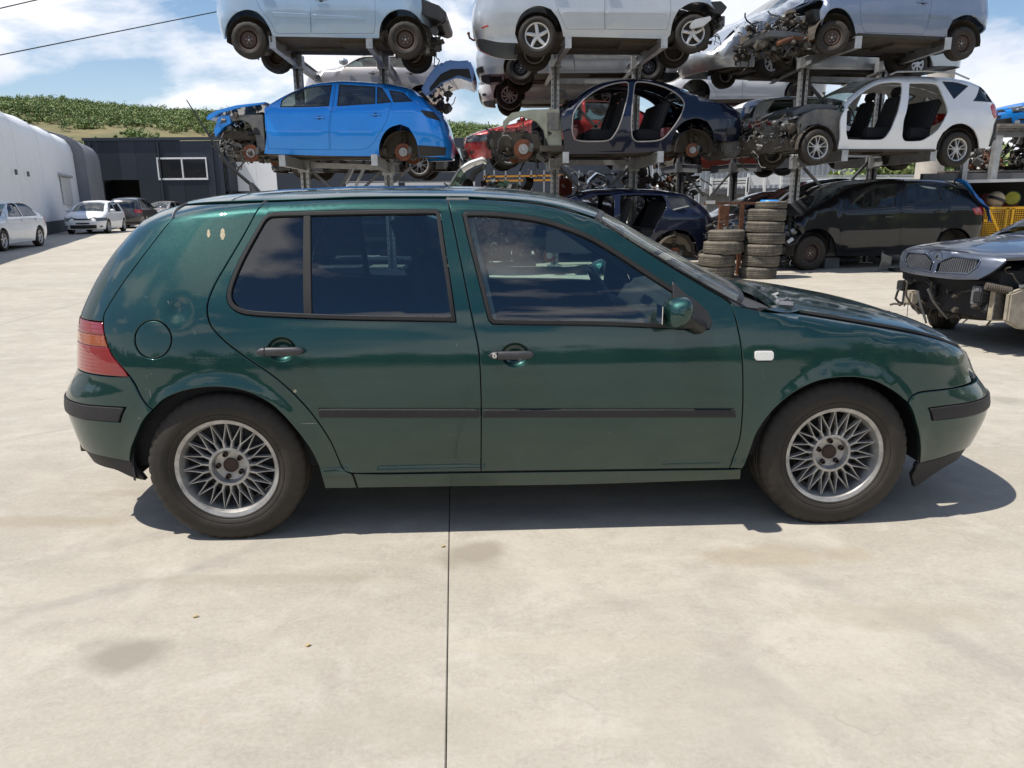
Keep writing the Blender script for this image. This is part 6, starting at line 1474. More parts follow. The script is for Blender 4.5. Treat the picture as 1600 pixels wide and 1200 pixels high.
slab_part(t5, S5, z3((1300, 150), (1330, 110), (1420, 90), (1425, 110), (1380, 150), (1310, 165)), -.93, -.86, 'torn_arch_liner', M_cover)
slab_part(t5, S5, z3((1460, 95), (1502, 88), (1500, 150), (1470, 150)), -.4, .4, 'crash_beam', M_dsteel)
junk(t5, jbox(S5, z3((1400, 60), (1480, 220)), -.6, .6), 30, 31, size=.12)
# ---- rack B upper level far side
t6, S6, i6 = bgcar('wrecked_car', 'grey car mostly hidden behind the silver saloon on the middle rack', 'car', (748, 16.8), (1060, 16.8), P_silver, dict(mode='xz', tpl='sedan', flip=True, z0=at(900, 112, 16.8).z - .22, wheels=('steelblack', 'steelblack'), x0=0.))
# ---- rack B lower level far side, small white hatchback
t7, S7, i7 = bgcar('wrecked_car', 'small white hatchback with slotted silver wheel covers behind the top of the middle rack', 'car', (752, 18.4), (960, 18.4), P_white, dict(mode='xz', tpl='hatch', z0=at(800, 170, 18.4).z, wheels=('cover2', 'cover2'), x0=0.0, s=.93, noglass=True))
# ---- rack B lower level: navy saloon shell without doors
ap1 = z3((640, 640), (690, 570), (770, 510), (860, 475), (940, 464), (955, 475), (952, 540), (930, 630), (905, 710), (880, 760), (850, 795), (800, 806), (690, 806), (645, 795), (630, 750), (632, 690))
ap2 = z3((985, 480), (1000, 462), (1060, 466), (1150, 490), (1220, 525), (1262, 565), (1272, 600), (1240, 680), (1190, 750), (1150, 790), (1100, 804), (1000, 806), (972, 780), (966, 700), (972, 600))
t8, S8, i8 = bgcar('car_shell', 'navy saloon body shell without doors on the middle rack', 'car shell', (800, 13.8), (1150, 14.2), P_navy, dict(mode='px', rowpy=200, ytop=.7, apert=True,
    top=z3((560, 640), (600, 590), (680, 520), (780, 462), (900, 434), (1010, 430), (1130, 444), (1230, 475), (1330, 525), (1440, 562), (1560, 590), (1600, 610)),
    left=z3((400, 600), (400, 900)), right=z3((1560, 600), (1604, 650), (1606, 720), (1590, 800)), beltp=z3((960, 630))[0], botp=z3((960, 860))[0], inL=.7, inR=.7,
    cutL=z3((588, 872), (585, 780), (572, 720), (570, 650), (572, 622)),
    bottom=z3((640, 876), (900, 872), (1150, 862), (1195, 860), (1200, 800), (1222, 730), (1270, 690), (1340, 672), (1400, 690), (1430, 740), (1440, 790), (1500, 800), (1590, 800)), doors=[],
    wins=[dict(p=ap1, m=0), dict(p=ap2, m=0)], wang=60, segs=[(z3((620, 560))[0], None, 'none'), (z3((1240, 480))[0], P_navy, 'roof'), (z3((1430, 560))[0], G_dark, 'rear_window'), (z3((1604, 610))[0], P_navy, 'boot_lid')],
    wheels=[wz(z3, 360, 845, 58, 'hub', 3.636), wz(z3, 1330, 850, 40, 'hub', 3.636)]), glassm=G_mid)
for ap in (ap1, ap2):
    o = ring_panel(S8, 'door_seal', S8.Q(ap), .018, mat('grey_seal', (.28, .26, .25), .6), t8, lift=.012, fold=.02, step=.05); mirror_copy(o, t8)
slab_part(t8, S8, z3((240, 690), (290, 640), (400, 622), (560, 618), (572, 720), (575, 850), (500, 850), (470, 740), (430, 690), (340, 660), (280, 690), (245, 740)), -.74, -.66, 'inner_wing', M_innergreen)
slab_part(t8, S8, z3((170, 740), (440, 760), (470, 850), (200, 830)), -.6, .6, 'subframe', M_under)
slab_part(t8, S8, z3((490, 640), (560, 640), (560, 740), (500, 740)), -.77, -.73, 'hinge_panel', M_innergrey)
junk(t8, jbox(S8, z3((180, 740), (500, 900)), -.7, .7), 70, 6, size=.17)
junk(t8, jbox(S8, z3((1240, 740), (1590, 860)), -.6, .6), 40, 61, size=.2, name='rear_axle_parts')
slab_part(t8, S8, z3((1510, 725), (1565, 725), (1565, 765), (1510, 765)), -.88, -.84, 'vent_grille', M_black)
slab_part(t8, S8, z3((1480, 800), (1600, 790), (1600, 870), (1540, 900), (1490, 870)), -.7, .5, 'heat_shield', M_junkgrey, bevel=.03)
# ---- rack B lower level far side: red car
t9, S9, i9 = bgcar('wrecked_car', 'dark red car with broken nose visible through the navy shell', 'car', (740, 16.4), (1060, 16.8), P_red, dict(mode='xz', tpl='sedan', z0=at(800, 272, 16.4).z + .12, wheels=('five', 'five'), x0=-.12, zs=1.0))
junk(t9, ((-.1, .3), (-.7, .7), (i9[2], i9[2] + .3)), 24, 66, size=.15)
# ---- further row: white hatch, faded red floorpan
t10, S10, i10 = bgcar('wrecked_car', 'white hatchback on the distant rack between the middle and right racks', 'car', (1030, 19.5), (1260, 19.5), P_white, dict(mode='xz', tpl='hatch', flip=True, z0=at(1100, 165, 19.5).z - .05, wheels=(None, 'steel'), x0=.05, s=1.02))
t11, S11, i11 = bgcar('car_shell', 'faded red car shell with a black steel wheel on the lowest distant rack', 'car shell', (1040, 20), (1260, 20), P_orange, dict(mode='xz', tpl='hatch', z0=at(1100, 268, 20).z - .12, wheels=('steelblack', 'steelblack'), x0=-.35, zs=.75, noglass=True, open_left=True))
junk(t11, ((-.2, .9), (-.6, .6), (i11[2], i11[2] + .5)), 40, 77, size=.16)
# ---- white estate tail between racks
t12, S12, i12 = bgcar('wrecked_car', 'white estate with dark roof and red tail lamp squeezed behind the navy shell', 'car', (1160, 16.6), (1345, 17.4), P_white, dict(mode='xz', tpl='mpv', flip=True, z0=at(1200, 248, 16.6).z - .15, wheels=(None, 'steel'), x0=.0, zs=.92), roofm=P_navy)
# ---- rack C upper level far side: silver saloon, nose left
t13, S13, i13 = bgcar('wrecked_car', 'silver rounded car with tall headlamp, behind the blue-grey hatchback', 'car', (1200, 15.6), (1500, 17.2), P_silver, dict(mode='px', rowpy=90, ytop=.55,
    top=z4((30, 280), (50, 220), (100, 150), (200, 95), (330, 45), (420, -20), (560, -110), (800, -160), (1000, -150), (1200, -80), (1280, 0)),
    left=z4((80, 150), (45, 210), (33, 270), (45, 330), (70, 350)), right=z4((1250, -40), (1290, 50), (1300, 200), (1280, 330)), beltp=z4((600, 60))[0], botp=z4((600, 350))[0], inL=.8, inR=.7,
    bottom=z4((70, 345), (140, 335), (250, 335), (262, 270), (290, 215), (340, 190), (400, 205), (450, 270), (470, 345), (900, 350), (980, 345), (1000, 270), (1060, 230), (1120, 250), (1150, 330), (1250, 330)),
    doors=[z4((470, 80), (480, 330), (760, 335), (770, -90), (600, -80))], wins=[dict(p=z4((500, 40), (590, -60), (740, -100), (740, 50)))], lamps=[(z4((135, 185), (140, 140), (165, 110), (195, 105), (203, 125), (190, 165), (160, 188)), M_lampg, 'headlamp')],
    strips=[(z4((50, 300), (120, 285), (180, 285), (180, 296), (120, 298), (55, 315)), P_silver, 'bumper_strip')],
    segs=[(z4((350, 40))[0], P_silver, 'bonnet'), (z4((560, -110))[0], G_wind, 'windscreen'), (z4((1200, -80))[0], P_silver, 'roof'), (z4((1290, 0))[0], P_silver, 'tailgate')], wheels=[wz(z4, 340, 312, 76, 'cover', 3.2), wz(z4, 1070, 320, 70, 'cover', 3.2)]))
# ---- rack C upper level: blue-grey hatchback, nose stripped
t14, S14, i14 = bgcar('wrecked_car', 'blue-grey hatchback with rusty steel wheels and stripped nose on top of the right rack', 'car', (1300, 13.4), (1505, 13.9), P_bgrey, dict(mode='px', rowpy=60, ytop=.6,
    top=z4((520, 60), (560, -20), (700, -70), (780, -110), (900, -220), (1050, -260), (1250, -250), (1340, -200), (1400, -100), (1430, -10)),
    left=z4((545, -20), (540, 60), (550, 180)), right=z4((1395, -100), (1418, 0), (1424, 100), (1412, 150), (1390, 205)), beltp=z4((1000, -75))[0], botp=z4((1000, 190))[0], inL=.3, inR=.7,
    cutL=z4((585, 130), (575, 60), (560, 10), (555, -30)),
    bottom=z4((600, 90), (625, 55), (665, 38), (705, 50), (740, 95), (760, 170), (900, 180), (1215, 196), (1218, 150), (1245, 100), (1300, 76), (1350, 80), (1385, 110), (1400, 200)),
    doors=[z4((783, -60), (782, 60), (790, 130), (805, 162), (1095, 172), (1120, 120), (1135, 40), (1140, -100), (1120, -225), (1000, -235), (900, -190), (800, -90))],
    wins=[dict(p=z4((820, -85), (910, -180), (1000, -215), (1105, -210), (1115, -80))), dict(p=z4((1160, -85), (1150, -205), (1280, -200), (1340, -100)))], handles=[z4((1095, 12))[0]],
    strips=[(z4((800, 66), (800, 80), (1108, 86), (1112, 72)), P_bgrey, 'door_moulding'), (z4((768, 165), (768, 182), (1212, 202), (1212, 184)), M_black, 'sill_cover'), (z4((1128, 72), (1128, 86), (1230, 88), (1238, 76)), P_bgrey, 'door_moulding')],
    segs=[(z4((780, -110))[0], P_bgrey, 'bonnet'), (z4((920, -220))[0], G_wind, 'windscreen'), (z4((1340, -200))[0], P_bgrey, 'roof'), (z4((1430, 0))[0], P_bgrey, 'tailgate')],
    wheels=[wz(z4, 655, 185, 86, 'steel', 3.2), wz(z4, 1296, 215, 84, 'steel', 3.2)], steer=-.5))
junk(t14, jbox(S14, z4((345, 60), (600, 250)), -.7, .7), 150, 14, size=.17)
slab_part(t14, S14, z4((325, 155), (350, 148), (470, 160), (560, 185), (560, 205), (450, 190), (330, 182)), -.6, .65, 'crash_beam', M_dsteel)
slab_part(t14, S14, z4((540, 45), (610, 42), (620, 60), (590, 90), (560, 110), (545, 70)), -.78, -.55, 'headlamp_remains', M_black)
slab_part(t14, S14, z4((480, 80), (560, 72), (560, 95), (490, 102)), -.5, .5, 'battery_tray', M_cover)
b = MB(); hp = [S14.px(*p, -.62) for p in z4((365, 220), (400, 205), (440, 190), (500, 192), (560, 200), (600, 170))]; b.tube([(x, -.62, z) for x, z in hp], .035, 8); b.build('rusty_exhaust_pipe', M_rust, t14, True)
# ---- rack C lower level: white estate shell without doors
bp1 = z4((716, 560), (722, 530), (760, 490), (820, 445), (880, 418), (950, 410), (986, 413), (992, 440), (985, 500), (968, 570), (940, 640), (915, 680), (890, 698), (800, 700), (720, 697), (712, 660))
bp2 = z4((1028, 417), (1100, 415), (1165, 422), (1190, 465), (1218, 540), (1215, 575), (1170, 650), (1100, 700), (1070, 706), (1005, 705), (992, 680), (1000, 600), (1020, 520))
t15, S15, i15 = bgcar('car_shell', 'white estate body shell without doors or nose on the right rack', 'car shell', (1275, 13.6), (1497, 14.1), P_white, dict(mode='px', rowpy=220, ytop=.7, apert=True,
    top=z4((640, 560), (700, 490), (790, 425), (880, 380), (980, 366), (1100, 366), (1240, 374), (1340, 392), (1400, 425), (1440, 480), (1480, 530)),
    left=z4((500, 500), (500, 800)), right=z4((1400, 420), (1440, 480), (1472, 530), (1476, 570), (1452, 620), (1440, 680), (1428, 745)), beltp=z4((1000, 545))[0], botp=z4((1000, 748))[0], inL=.6, inR=.7,
    cutL=z4((668, 752), (680, 700), (684, 600), (690, 530), (700, 506)),
    bottom=z4((760, 752), (1000, 752), (1160, 750), (1168, 710), (1195, 662), (1245, 625), (1300, 618), (1345, 642), (1370, 690), (1378, 742), (1428, 738)), doors=[],
    wins=[dict(p=bp1, m=0), dict(p=bp2, m=0), dict(p=z4((1190, 407), (1260, 412), (1322, 430), (1250, 496))), dict(p=z4((1345, 505), (1378, 432), (1410, 460), (1440, 512)))], wang=60,
    lamps=[(z4((1432, 530), (1445, 518), (1466, 530), (1468, 580), (1452, 592), (1440, 570)), M_redl, 'tail_lamp')],
    segs=[(z4((880, 392))[0], G_wind, 'windscreen'), (z4((1390, 410))[0], P_white, 'roof'), (z4((1480, 530))[0], P_white, 'tailgate')],
    wheels=[wz(z4, 570, 736, 90, 'double', 3.2), wz(z4, 1268, 748, 88, 'double', 3.2)]), glassm=G_dark)
for s_ in (-.62, .62):
    b = MB(); hp = [S15.px(*p, -.6) for p in z4((925, 380), (960, 366), (1100, 362), (1250, 372), (1320, 402))]; b.tube([(x, s_, z + .02) for x, z in hp], .016, 8); b.build('roof_rail', M_steel, t15, True)
slab_part(t15, S15, z4((470, 610), (500, 570), (560, 545), (640, 545), (700, 560), (700, 745), (655, 745), (650, 690), (620, 640), (570, 620), (520, 630), (480, 680)), -.76, -.68, 'inner_wing', M_innergrey)
slab_part(t15, S15, z4((265, 690), (440, 690), (470, 750), (290, 765)), -.6, .6, 'subframe', M_under)
slab_part(t15, S15, z4((440, 560), (520, 520), (640, 520), (690, 545), (560, 545), (450, 580)), -.55, .6, 'bulkhead_top', M_dsteel)
slab_part(t15, S15, z4((300, 630), (400, 620), (400, 690), (310, 690)), -.4, .4, 'engine_block_or_bay_shade', M_junkgrey)
junk(t15, jbox(S15, z4((270, 600), (520, 760)), -.7, .7), 150, 15, size=.16)
slab_part(t15, S15, z4((1442, 600), (1470, 590), (1462, 660), (1440, 730), (1425, 735), (1432, 670)), -.62, .62, 'broken_bumper_edge', M_black)
slab_part(t15, S15, z4((660, 745), (1160, 746), (1160, 758), (660, 760)), -.83, -.79, 'dirty_sill_edge', M_under)
# ---- ground level: black people carrier with blue sheet
t16, S16, i16 = bgcar('scrapped_car', 'dusty black people carrier with smashed nose parked under the right rack', 'car', (1268, 14.4), (1500, 15.3), P_black, dict(mode='px', rowpy=350, ytop=.45,
    top=z6((55, 420), (75, 398), (150, 365), (230, 322), (330, 268), (420, 215), (500, 178), (650, 156), (850, 149), (1050, 156), (1180, 178), (1260, 235), (1320, 300), (1355, 350)),
    left=z6((75, 410), (85, 480), (100, 560), (110, 640)), right=z6((1275, 250), (1325, 310), (1348, 340), (1348, 450), (1330, 500), (1300, 640)), beltp=z6((820, 330))[0], botp=z6((640, 640))[0], inL=.7, inR=.7,
    cutL=z6((175, 560), (215, 500), (180, 450), (150, 420), (120, 400)),
    bottom=z6((200, 520), (240, 482), (310, 466), (375, 490), (415, 545), (430, 640), (640, 640), (1010, 630), (1040, 540), (1080, 492), (1150, 466), (1225, 478), (1270, 530), (1285, 600)),
    doors=[z6((466, 368), (452, 470), (450, 560), (458, 622), (640, 622), (812, 612), (818, 560), (828, 330), (832, 165), (700, 180), (600, 225), (520, 290)), z6((838, 330), (828, 560), (824, 612), (1000, 604), (1050, 550), (1090, 470), (1132, 430), (1140, 360), (1100, 300), (1060, 180), (1000, 164), (842, 164))],
    wins=[dict(p=z6((515, 350), (542, 285), (620, 232), (700, 202), (802, 188), (796, 326))), dict(p=z6((856, 322), (862, 188), (1040, 184), (1060, 215), (1094, 296))), dict(p=z6((380, 360), (488, 282), (474, 350))), dict(p=z6((1080, 196), (1150, 203), (1205, 240), (1165, 285), (1112, 292)))],
    wang=40, lamps=[(z6((1276, 342), (1338, 322), (1344, 384), (1296, 382)), M_redl, 'tail_lamp')], handles=[z6((750, 395))[0], z6((1070, 362))[0]],
    segs=[(z6((330, 330))[0], P_black, 'bonnet'), (z6((640, 190))[0], G_wind, 'windscreen'), (z6((1180, 185))[0], P_black, 'roof'), (z6((1355, 350))[0], P_black, 'tailgate')],
    wheels=[wz(z6, 272, 624, 108, 'steel', 4), wz(z6, 1160, 600, 104, 'none', 4)]))
junk(t16, jbox(S16, z6((80, 460), (200, 690)), -.75, .3), 60, 16, size=.14, mats=[M_black, M_alloy, M_dsteel], name='smashed_headlamp_parts')
slab_part(t16, S16, z6((360, 650), (448, 650), (448, 725), (350, 725)), -.6, -.3, 'support_block', M_dsteel)
V = []; F = []; rr_ = random.Random(7)
path = [S16.px(*p, -.8) for p in z6((1185, 168), (1225, 190), (1275, 250), (1325, 305), (1368, 350), (1382, 430))]
wd = [.13, .12, .07, .06, .07, .10]
for i in range(21):
    t = i / 20 * 5; k = min(4, int(t)); f = t - k; x = path[k][0] * (1 - f) + path[k + 1][0] * f; z = path[k][1] * (1 - f) + path[k + 1][1] * f; w = wd[k] * (1 - f) + wd[k + 1] * f
    for j in range(6): V.append((x + .02 * rr_.random() + (j - 2.5) * .016, -.80 + (j - 2.5) * w * .35 + .02 * math.sin(j * 2 + t * 3), z + .02 + .03 * math.sin(j * 2.1 + t * 1.7)))
F = [(i * 6 + j, i * 6 + j + 1, (i + 1) * 6 + j + 1, (i + 1) * 6 + j) for i in range(20) for j in range(5)]
o = mesh_obj('blue_tarpaulin', V, F, mat('blue_plastic_sheet', (.01, .15, .48), .4), None, True); o.location = t16.location; o.rotation_euler = t16.rotation_euler; tag(o, 'blue plastic sheet hanging down the tail of the black people carrier', 'tarpaulin')
sd = o.modifiers.new('thick', 'SOLIDIFY'); sd.thickness = .008
# ---- ground level: navy shell behind the tyres
np1 = z5((180, 392), (240, 350), (320, 334), (385, 332), (400, 350), (398, 480), (380, 560), (170, 600)); np2 = z5((432, 560), (436, 400), (440, 342), (520, 336), (700, 340), (726, 385), (722, 420), (670, 520), (630, 600), (440, 600))
t17, S17, i17 = bgcar('car_shell', 'navy off-roader body shell without doors standing behind the short tyre stack', 'car shell', (900, 13.8), (1080, 14.0), P_navy, dict(mode='px', rowpy=350, ytop=.6, apert=True,
    top=z5((-150, 480), (-60, 420), (60, 370), (150, 330), (260, 303), (450, 294), (700, 300), (860, 325), (920, 360), (970, 410), (1010, 450)),
    left=z5((-250, 480), (-250, 700)), right=z5((900, 350), (990, 430), (1020, 480), (1035, 560), (1030, 620), (1010, 660)), beltp=z5((500, 445))[0], botp=z5((500, 690))[0], inL=.7, inR=.7,
    cutL=z5((-30, 700), (-20, 560), (0, 470), (20, 440)),
    bottom=z5((100, 700), (560, 700), (620, 690), (650, 630), (700, 580), (790, 552), (860, 570), (905, 620), (920, 690), (1000, 660)), doors=[],
    wins=[dict(p=np1, m=0), dict(p=np2, m=0), dict(p=z5((722, 345), (860, 362), (932, 408), (765, 428)))], wang=55, segs=[(z5((200, 315))[0], None, 'none'), (z5((860, 325))[0], P_navy, 'roof'), (z5((1010, 450))[0], P_navy, 'tailgate')],
    wheels=[wz(z5, 0, 720, 40, 'hub', 4), wz(z5, 790, 716, 46, 'hub', 4)]), glassm=G_dark)
slab_part(t17, S17, z5((765, 428), (868, 402), (870, 410), (768, 435)), -.92, -.88, 'chrome_strip', M_alloy)
slab_part(t17, S17, z5((700, 620), (780, 570), (860, 590), (900, 650), (905, 700), (860, 690), (840, 650), (720, 640)), -.6, -.2, 'rear_arch_lining', mat('dusty_arch', (.22, .19, .15), .9))
# ---- two dark cars further back at ground level
t18, S18, i18 = bgcar('scrapped_car', 'dark blue hatchback parked behind the rusty frame and the tyre stacks', 'car', (1075, 17.6), (1300, 18.0), P_navy, dict(mode='xz', tpl='mpv', wheels=('steel', 'steel'), x0=.0, zs=.93))
t19, S19, i19 = bgcar('scrapped_car', 'black car with a big windscreen between the tall tyre stack and the black people carrier', 'car', (1150, 16.5), (1360, 17.2), P_black, dict(mode='xz', tpl='mpv', wheels=('steel', 'steel'), x0=.0, zs=1.08, s=1.05))
t20, S20, i20 = bgcar('scrapped_car', 'black car whose roof shows just above the green hatchback under the left rack', 'car', (430, 16.5), (640, 16.5), P_black, dict(mode='xz', tpl='mpv', flip=True, wheels=('steel', 'steel'), zs=.97))
t21, S21, i21 = bgcar('scrapped_car', 'dark wreck with a missing bonnet beneath the middle rack', 'car', (720, 17.6), (930, 17.6), P_dgrey, dict(mode='xz', tpl='hatch', wheels=('double', 'double'), zs=.92, open_left=True, noglass=True))
junk(t21, ((.1, 1.1), (-.7, .7), (.3, .85)), 90, 88, size=.18)
# ---- left yard: parked cars
A_, B_ = (6, 22.5), (63, 25.2)
def ycar(label, pA, YA, pB, YB, wb, paint_, tpl, flip=False, wh=('multi', 'multi'), s=1., **k):
    T_ = TPL[tpl]; w = T_['wh'][0] if not flip else T_['L'] - T_['wh'][1]
    return bgcar('parked_car', label, 'car', (pA, YA), (pB, YB), paint_, dict(mode='xz', rowpy=350, tpl=tpl, flip=flip, x0=-w * s, s=s, wheels=wh, **k), glassm=G_dark, group='cars parked beside the white hall')
ycar('white fastback saloon cut by the left picture edge, beside the white hall', 4, 22.3, 63, 25.0, 2.7, P_white, 'sedan', wh=('five', 'five'))
ycar('white hatchback facing the camera in front of the charcoal building', 171, 35.0, 196, 37.5, 2.5, P_white, 'hatch')
ycar('dark grey off-roader seen from behind, next to the white hatchback', 228, 42, 247, 44.6, 2.7, P_dgrey, 'mpv', flip=True, zs=1.0)
ycar('silver estate half hidden behind the dark grey off-roader', 262, 50, 285, 52, 2.6, P_beige, 'sedan')
# ================================================================ cantilever racks
def ibeam(b, p, q_, w=.09, h=.17, t=.012):
    p = Vector(p); q_ = Vector(q_); u = Vector((0, 0, 1))
    b.beam(p + u * h / 2, q_ + u * h / 2, w, t); b.beam(p - u * h / 2, q_ - u * h / 2, w, t); b.beam(p, q_, t, h - t)
def rack(label, posts, levels, braces, zt, ties=(), far=1.0, hseed=0, mt=M_steel):
    """posts: [(px,py,Y)], levels: per level [(root px,py),(end px,py,Y)] for each post"""
    PP = [at(*p) for p in posts]; t = thing('car_rack', label, 'rack', (PP[0].x, PP[0].y, 0)); off = Vector(t.location)
    for P, z_t in zip(PP, zt):
        b = MB(); w, d, th = .15, .13, .008; x, y = P.x - off.x, P.y - off.y
        b.box((x, y + d / 2, z_t / 2), (w, th, z_t)); b.box((x - w / 2, y, z_t / 2), (th, d, z_t)); b.box((x + w / 2, y, z_t / 2), (th, d, z_t))
        b.box((x - w / 2 + .02, y - d / 2, z_t / 2), (.05, th, z_t)); b.box((x + w / 2 - .02, y - d / 2, z_t / 2), (.05, th, z_t)); b.box((x, y, .01), (.3, .3, .02))
        b.build('post', mt, t)
        b = MB()
        for k in range(int(z_t / .1)): 
            for sx in (-1, 1): b.box((x + sx * (w / 2 - .022), y - d / 2 - .0045, .08 + k * .1), (.016, .002, .03))
            b.box((x - w / 2 - .0045, y, .08 + k * .1), (.002, .02, .034)); b.box((x + w / 2 + .0045, y, .08 + k * .1), (.002, .02, .034))
        o = b.build('post_slots', M_dark, t); o['kind'] = 'stuff'
    for lv in levels:
        for P, (r_, e_) in zip(PP, lv):
            A = at(r_[0], r_[1], P.y); A.x = P.x; B = at(*e_); B.z = B.z
            dv = B - A; b = MB(); ibeam(b, A - off, B - off); b.box(B - off + Vector((0, -.005, 0)), (.11, .012, .19)); b.box(A - off, (.22, .2, .24)); b.build('arm', mt, t)
            F_ = A - dv * far; F_.z = B.z; b = MB(); ibeam(b, A - off, F_ - off); b.build('arm', mt, t)
    for (p, q_) in braces:
        b = MB(); b.beam(at(*p) - off, at(*q_) - off, .05, .05); b.build('brace', M_dsteel, t)
    for (p, q_) in ties:
        b = MB(); b.beam(at(*p) - off, at(*q_) - off, .06, .10); b.build('tie_beam', mt, t)
    return t
rack('galvanised steel car rack on the left, carrying the bright blue estate', [(472, 200, 15.3), (604, 200, 15.3)],
     [[((463, 98), (426, 66, 13.5)), ((598, 98), (577, 66, 13.5))], [((482, 259), (441, 251, 13.6)), ((606, 264), (585, 250, 13.6))]],
     [((486, 266, 15.3), (560, 330, 15.3)), ((600, 264, 15.3), (540, 320, 15.3)), ((642, 262, 15.9), (560, 330, 15.9)), ((552, 258, 15.9), (520, 315, 15.9))], (5.0, 5.0), ties=(((482, 258, 15.36), (606, 262, 15.36)),))
b = MB()
for (p, q_) in (((552, 262, 16.2), (541, 288, 16.2)), ((571, 258, 16.2), (556, 290, 16.2))): 
    b = MB(); b.beam(at(*p), at(*q_), .07, .05); o = b.build('metal_prop', M_steel, None); tag(o, 'slanted aluminium strut under the blue estate, %s' % ('left one of the pair' if p[0] == 552 else 'right one of the pair'), 'strut', 'slanted struts under the blue estate')
rack('galvanised steel car rack in the middle, carrying the navy saloon shell', [(867, 200, 16.0), (991.5, 200, 16.0)],
     [[((868, 95), (888, 66, 13.8)), ((994, 98), (1038, 66, 13.8))], [((868, 256), (884, 246, 13.9)), ((992, 258), (1032, 245, 13.9))]],
     [((874, 261, 16), (925, 315, 16)), ((987, 258, 16), (925, 318, 16)), ((876, 140, 16), (985, 255, 16)), ((985, 145, 16), (876, 250, 16))], (4.75, 4.85), ties=(((868, 88, 16.07), (990, 88, 16.07)), ((870, 254, 16.07), (990, 254, 16.07)), ((870, 127, 16.12), (990, 127, 16.12))))
rack('galvanised steel car rack on the right, carrying the white estate shell', [(1250, 185, 15.6), (1371, 180, 16.2)],
     [[((1260, 97), (1341, 66, 13.4)), ((1381, 103), (1481, 68, 13.8))], [((1246, 254), (1320, 243, 13.7)), ((1360, 254), (1458, 243, 14.1))]],
     [((1252, 258, 15.6), (1300, 310, 15.6)), ((1357, 253, 16.2), (1300, 312, 16.1)), ((1262, 130, 15.7), (1310, 185, 15.8))], (4.95, 5.15), far=.8, ties=(((1266, 124, 15.7), (1375, 126, 16.3)),))
rack('dark distant car rack behind, under the faded red shell', [(1062, 280, 19.4), (1146, 280, 19.4)],
     [[((1062, 262), (1093, 264, 18.8)), ((1146, 262), (1186, 262, 18.8))]], [((1072, 272, 19.4), (1100, 306, 19.4)), ((1140, 272, 19.4), (1110, 306, 19.4))], (3.1, 3.1), mt=M_dsteel)
# ================================================================ tyres
def tyre_proto():
    b = tyre_mesh(.318, .20, .205, 90, old=True); o = b.build('tyre', M_tyre_old, None, True); me = o.data; bpy.data.objects.remove(o)
    me.transform(Matrix.Rotation(PI / 2, 4, 'X')); return me
tm = tyre_proto(); rt = random.Random(3)
def stack(cols, base_y, Y, grp, labs, zs0=0.):
    z = 0
    for (cx_, sc, hh), lb in zip(cols, labs):
        o = bpy.data.objects.new('tyre', tm); link(o); P = at(cx_, base_y, Y)
        o.location = (P.x + rt.gauss(0, .008), Y + rt.gauss(0, .02), z + hh / 2); o.scale = (sc, sc, hh / .212); o.rotation_euler = (rt.gauss(0, .014), rt.gauss(0, .014), rt.uniform(0, 6)); z += hh
        tag(o, lb, 'tyre', grp)
    return z
stack([(1119, 1.0, .212), (1119, .99, .205), (1127, 1.06, .218), (1132, .98, .19)], 420, 13.25, 'tyres in the short stack', ['worn grey tyre at the foot of the short stack', 'dark tyre second from the ground in the short stack', 'brown-stained wide tyre third from the ground in the short stack', 'top tyre of the short stack'])
zt_ = stack([(1184, 1.0, .20), (1186, 1.0, .20), (1189, .99, .19), (1191, 1.01, .19), (1190, 1.0, .19), (1193, 1.0, .205), (1197, .82, .12)], 420, 13.2, 'tyres in the tall stack', ['chunky tyre at the foot of the tall stack', 'tyre second from the ground in the tall stack', 'tyre third from the ground in the tall stack', 'middle tyre of the tall stack', 'fifth tyre from the ground in the tall stack', 'thick pale tyre just below the thin one on the tall stack', 'thin space-saver tyre on top of the tall stack'])
P = at(1195, 420, 13.2); b = MB(); b.lathe([(0, .03), (.13, .03), (.15, .02), (.16, 0)], c=(P.x, 13.2, zt_), axis='z', n=20); o = b.build('plastic_bowl', mat('blue_plastic', (.02, .22, .6), .4), None, True); tag(o, 'flat blue plastic bowl upside down on the tall tyre stack', 'bowl')
# rusty frame
ft = thing('rusty_frame', 'rusty steel frame standing behind the tyre stacks', 'frame', (0, 0, 0))
b = MB(); a_ = at(1100, 318, 13.75); c_ = at(1215, 317, 13.75); b.beam(a_, c_, .05, .045); b.build('top_rail', M_rust, ft)
for px_, w in ((1159, .07),):
    p = at(px_, 330, 13.75); b = MB(); b.box((p.x, 13.75, a_.z / 2), (w, .07, a_.z)); b.build('upright', M_rust, ft)
p = at(1131, 330, 14.1); b = MB(); b.box((p.x, 14.1, a_.z * .66), (.17, .12, a_.z * .62)); b.box((p.x, 14.1, a_.z * .18), (.12, .1, a_.z * .36)); b.build('rusty_plate', M_rust, ft)
b = MB(); b.box((a_.x + .1, 13.7, a_.z + .02), (.16, .06, .06)); b.build('clamp', M_alloy, ft)
# hanging suspension strut between frame and wrecks
junk(ft, ((at(1100, 330, 13.9).x, at(1155, 330, 13.9).x), (13.8, 14.3), (.1, .9)), 36, 91, size=.14, name='leaning_pipes')
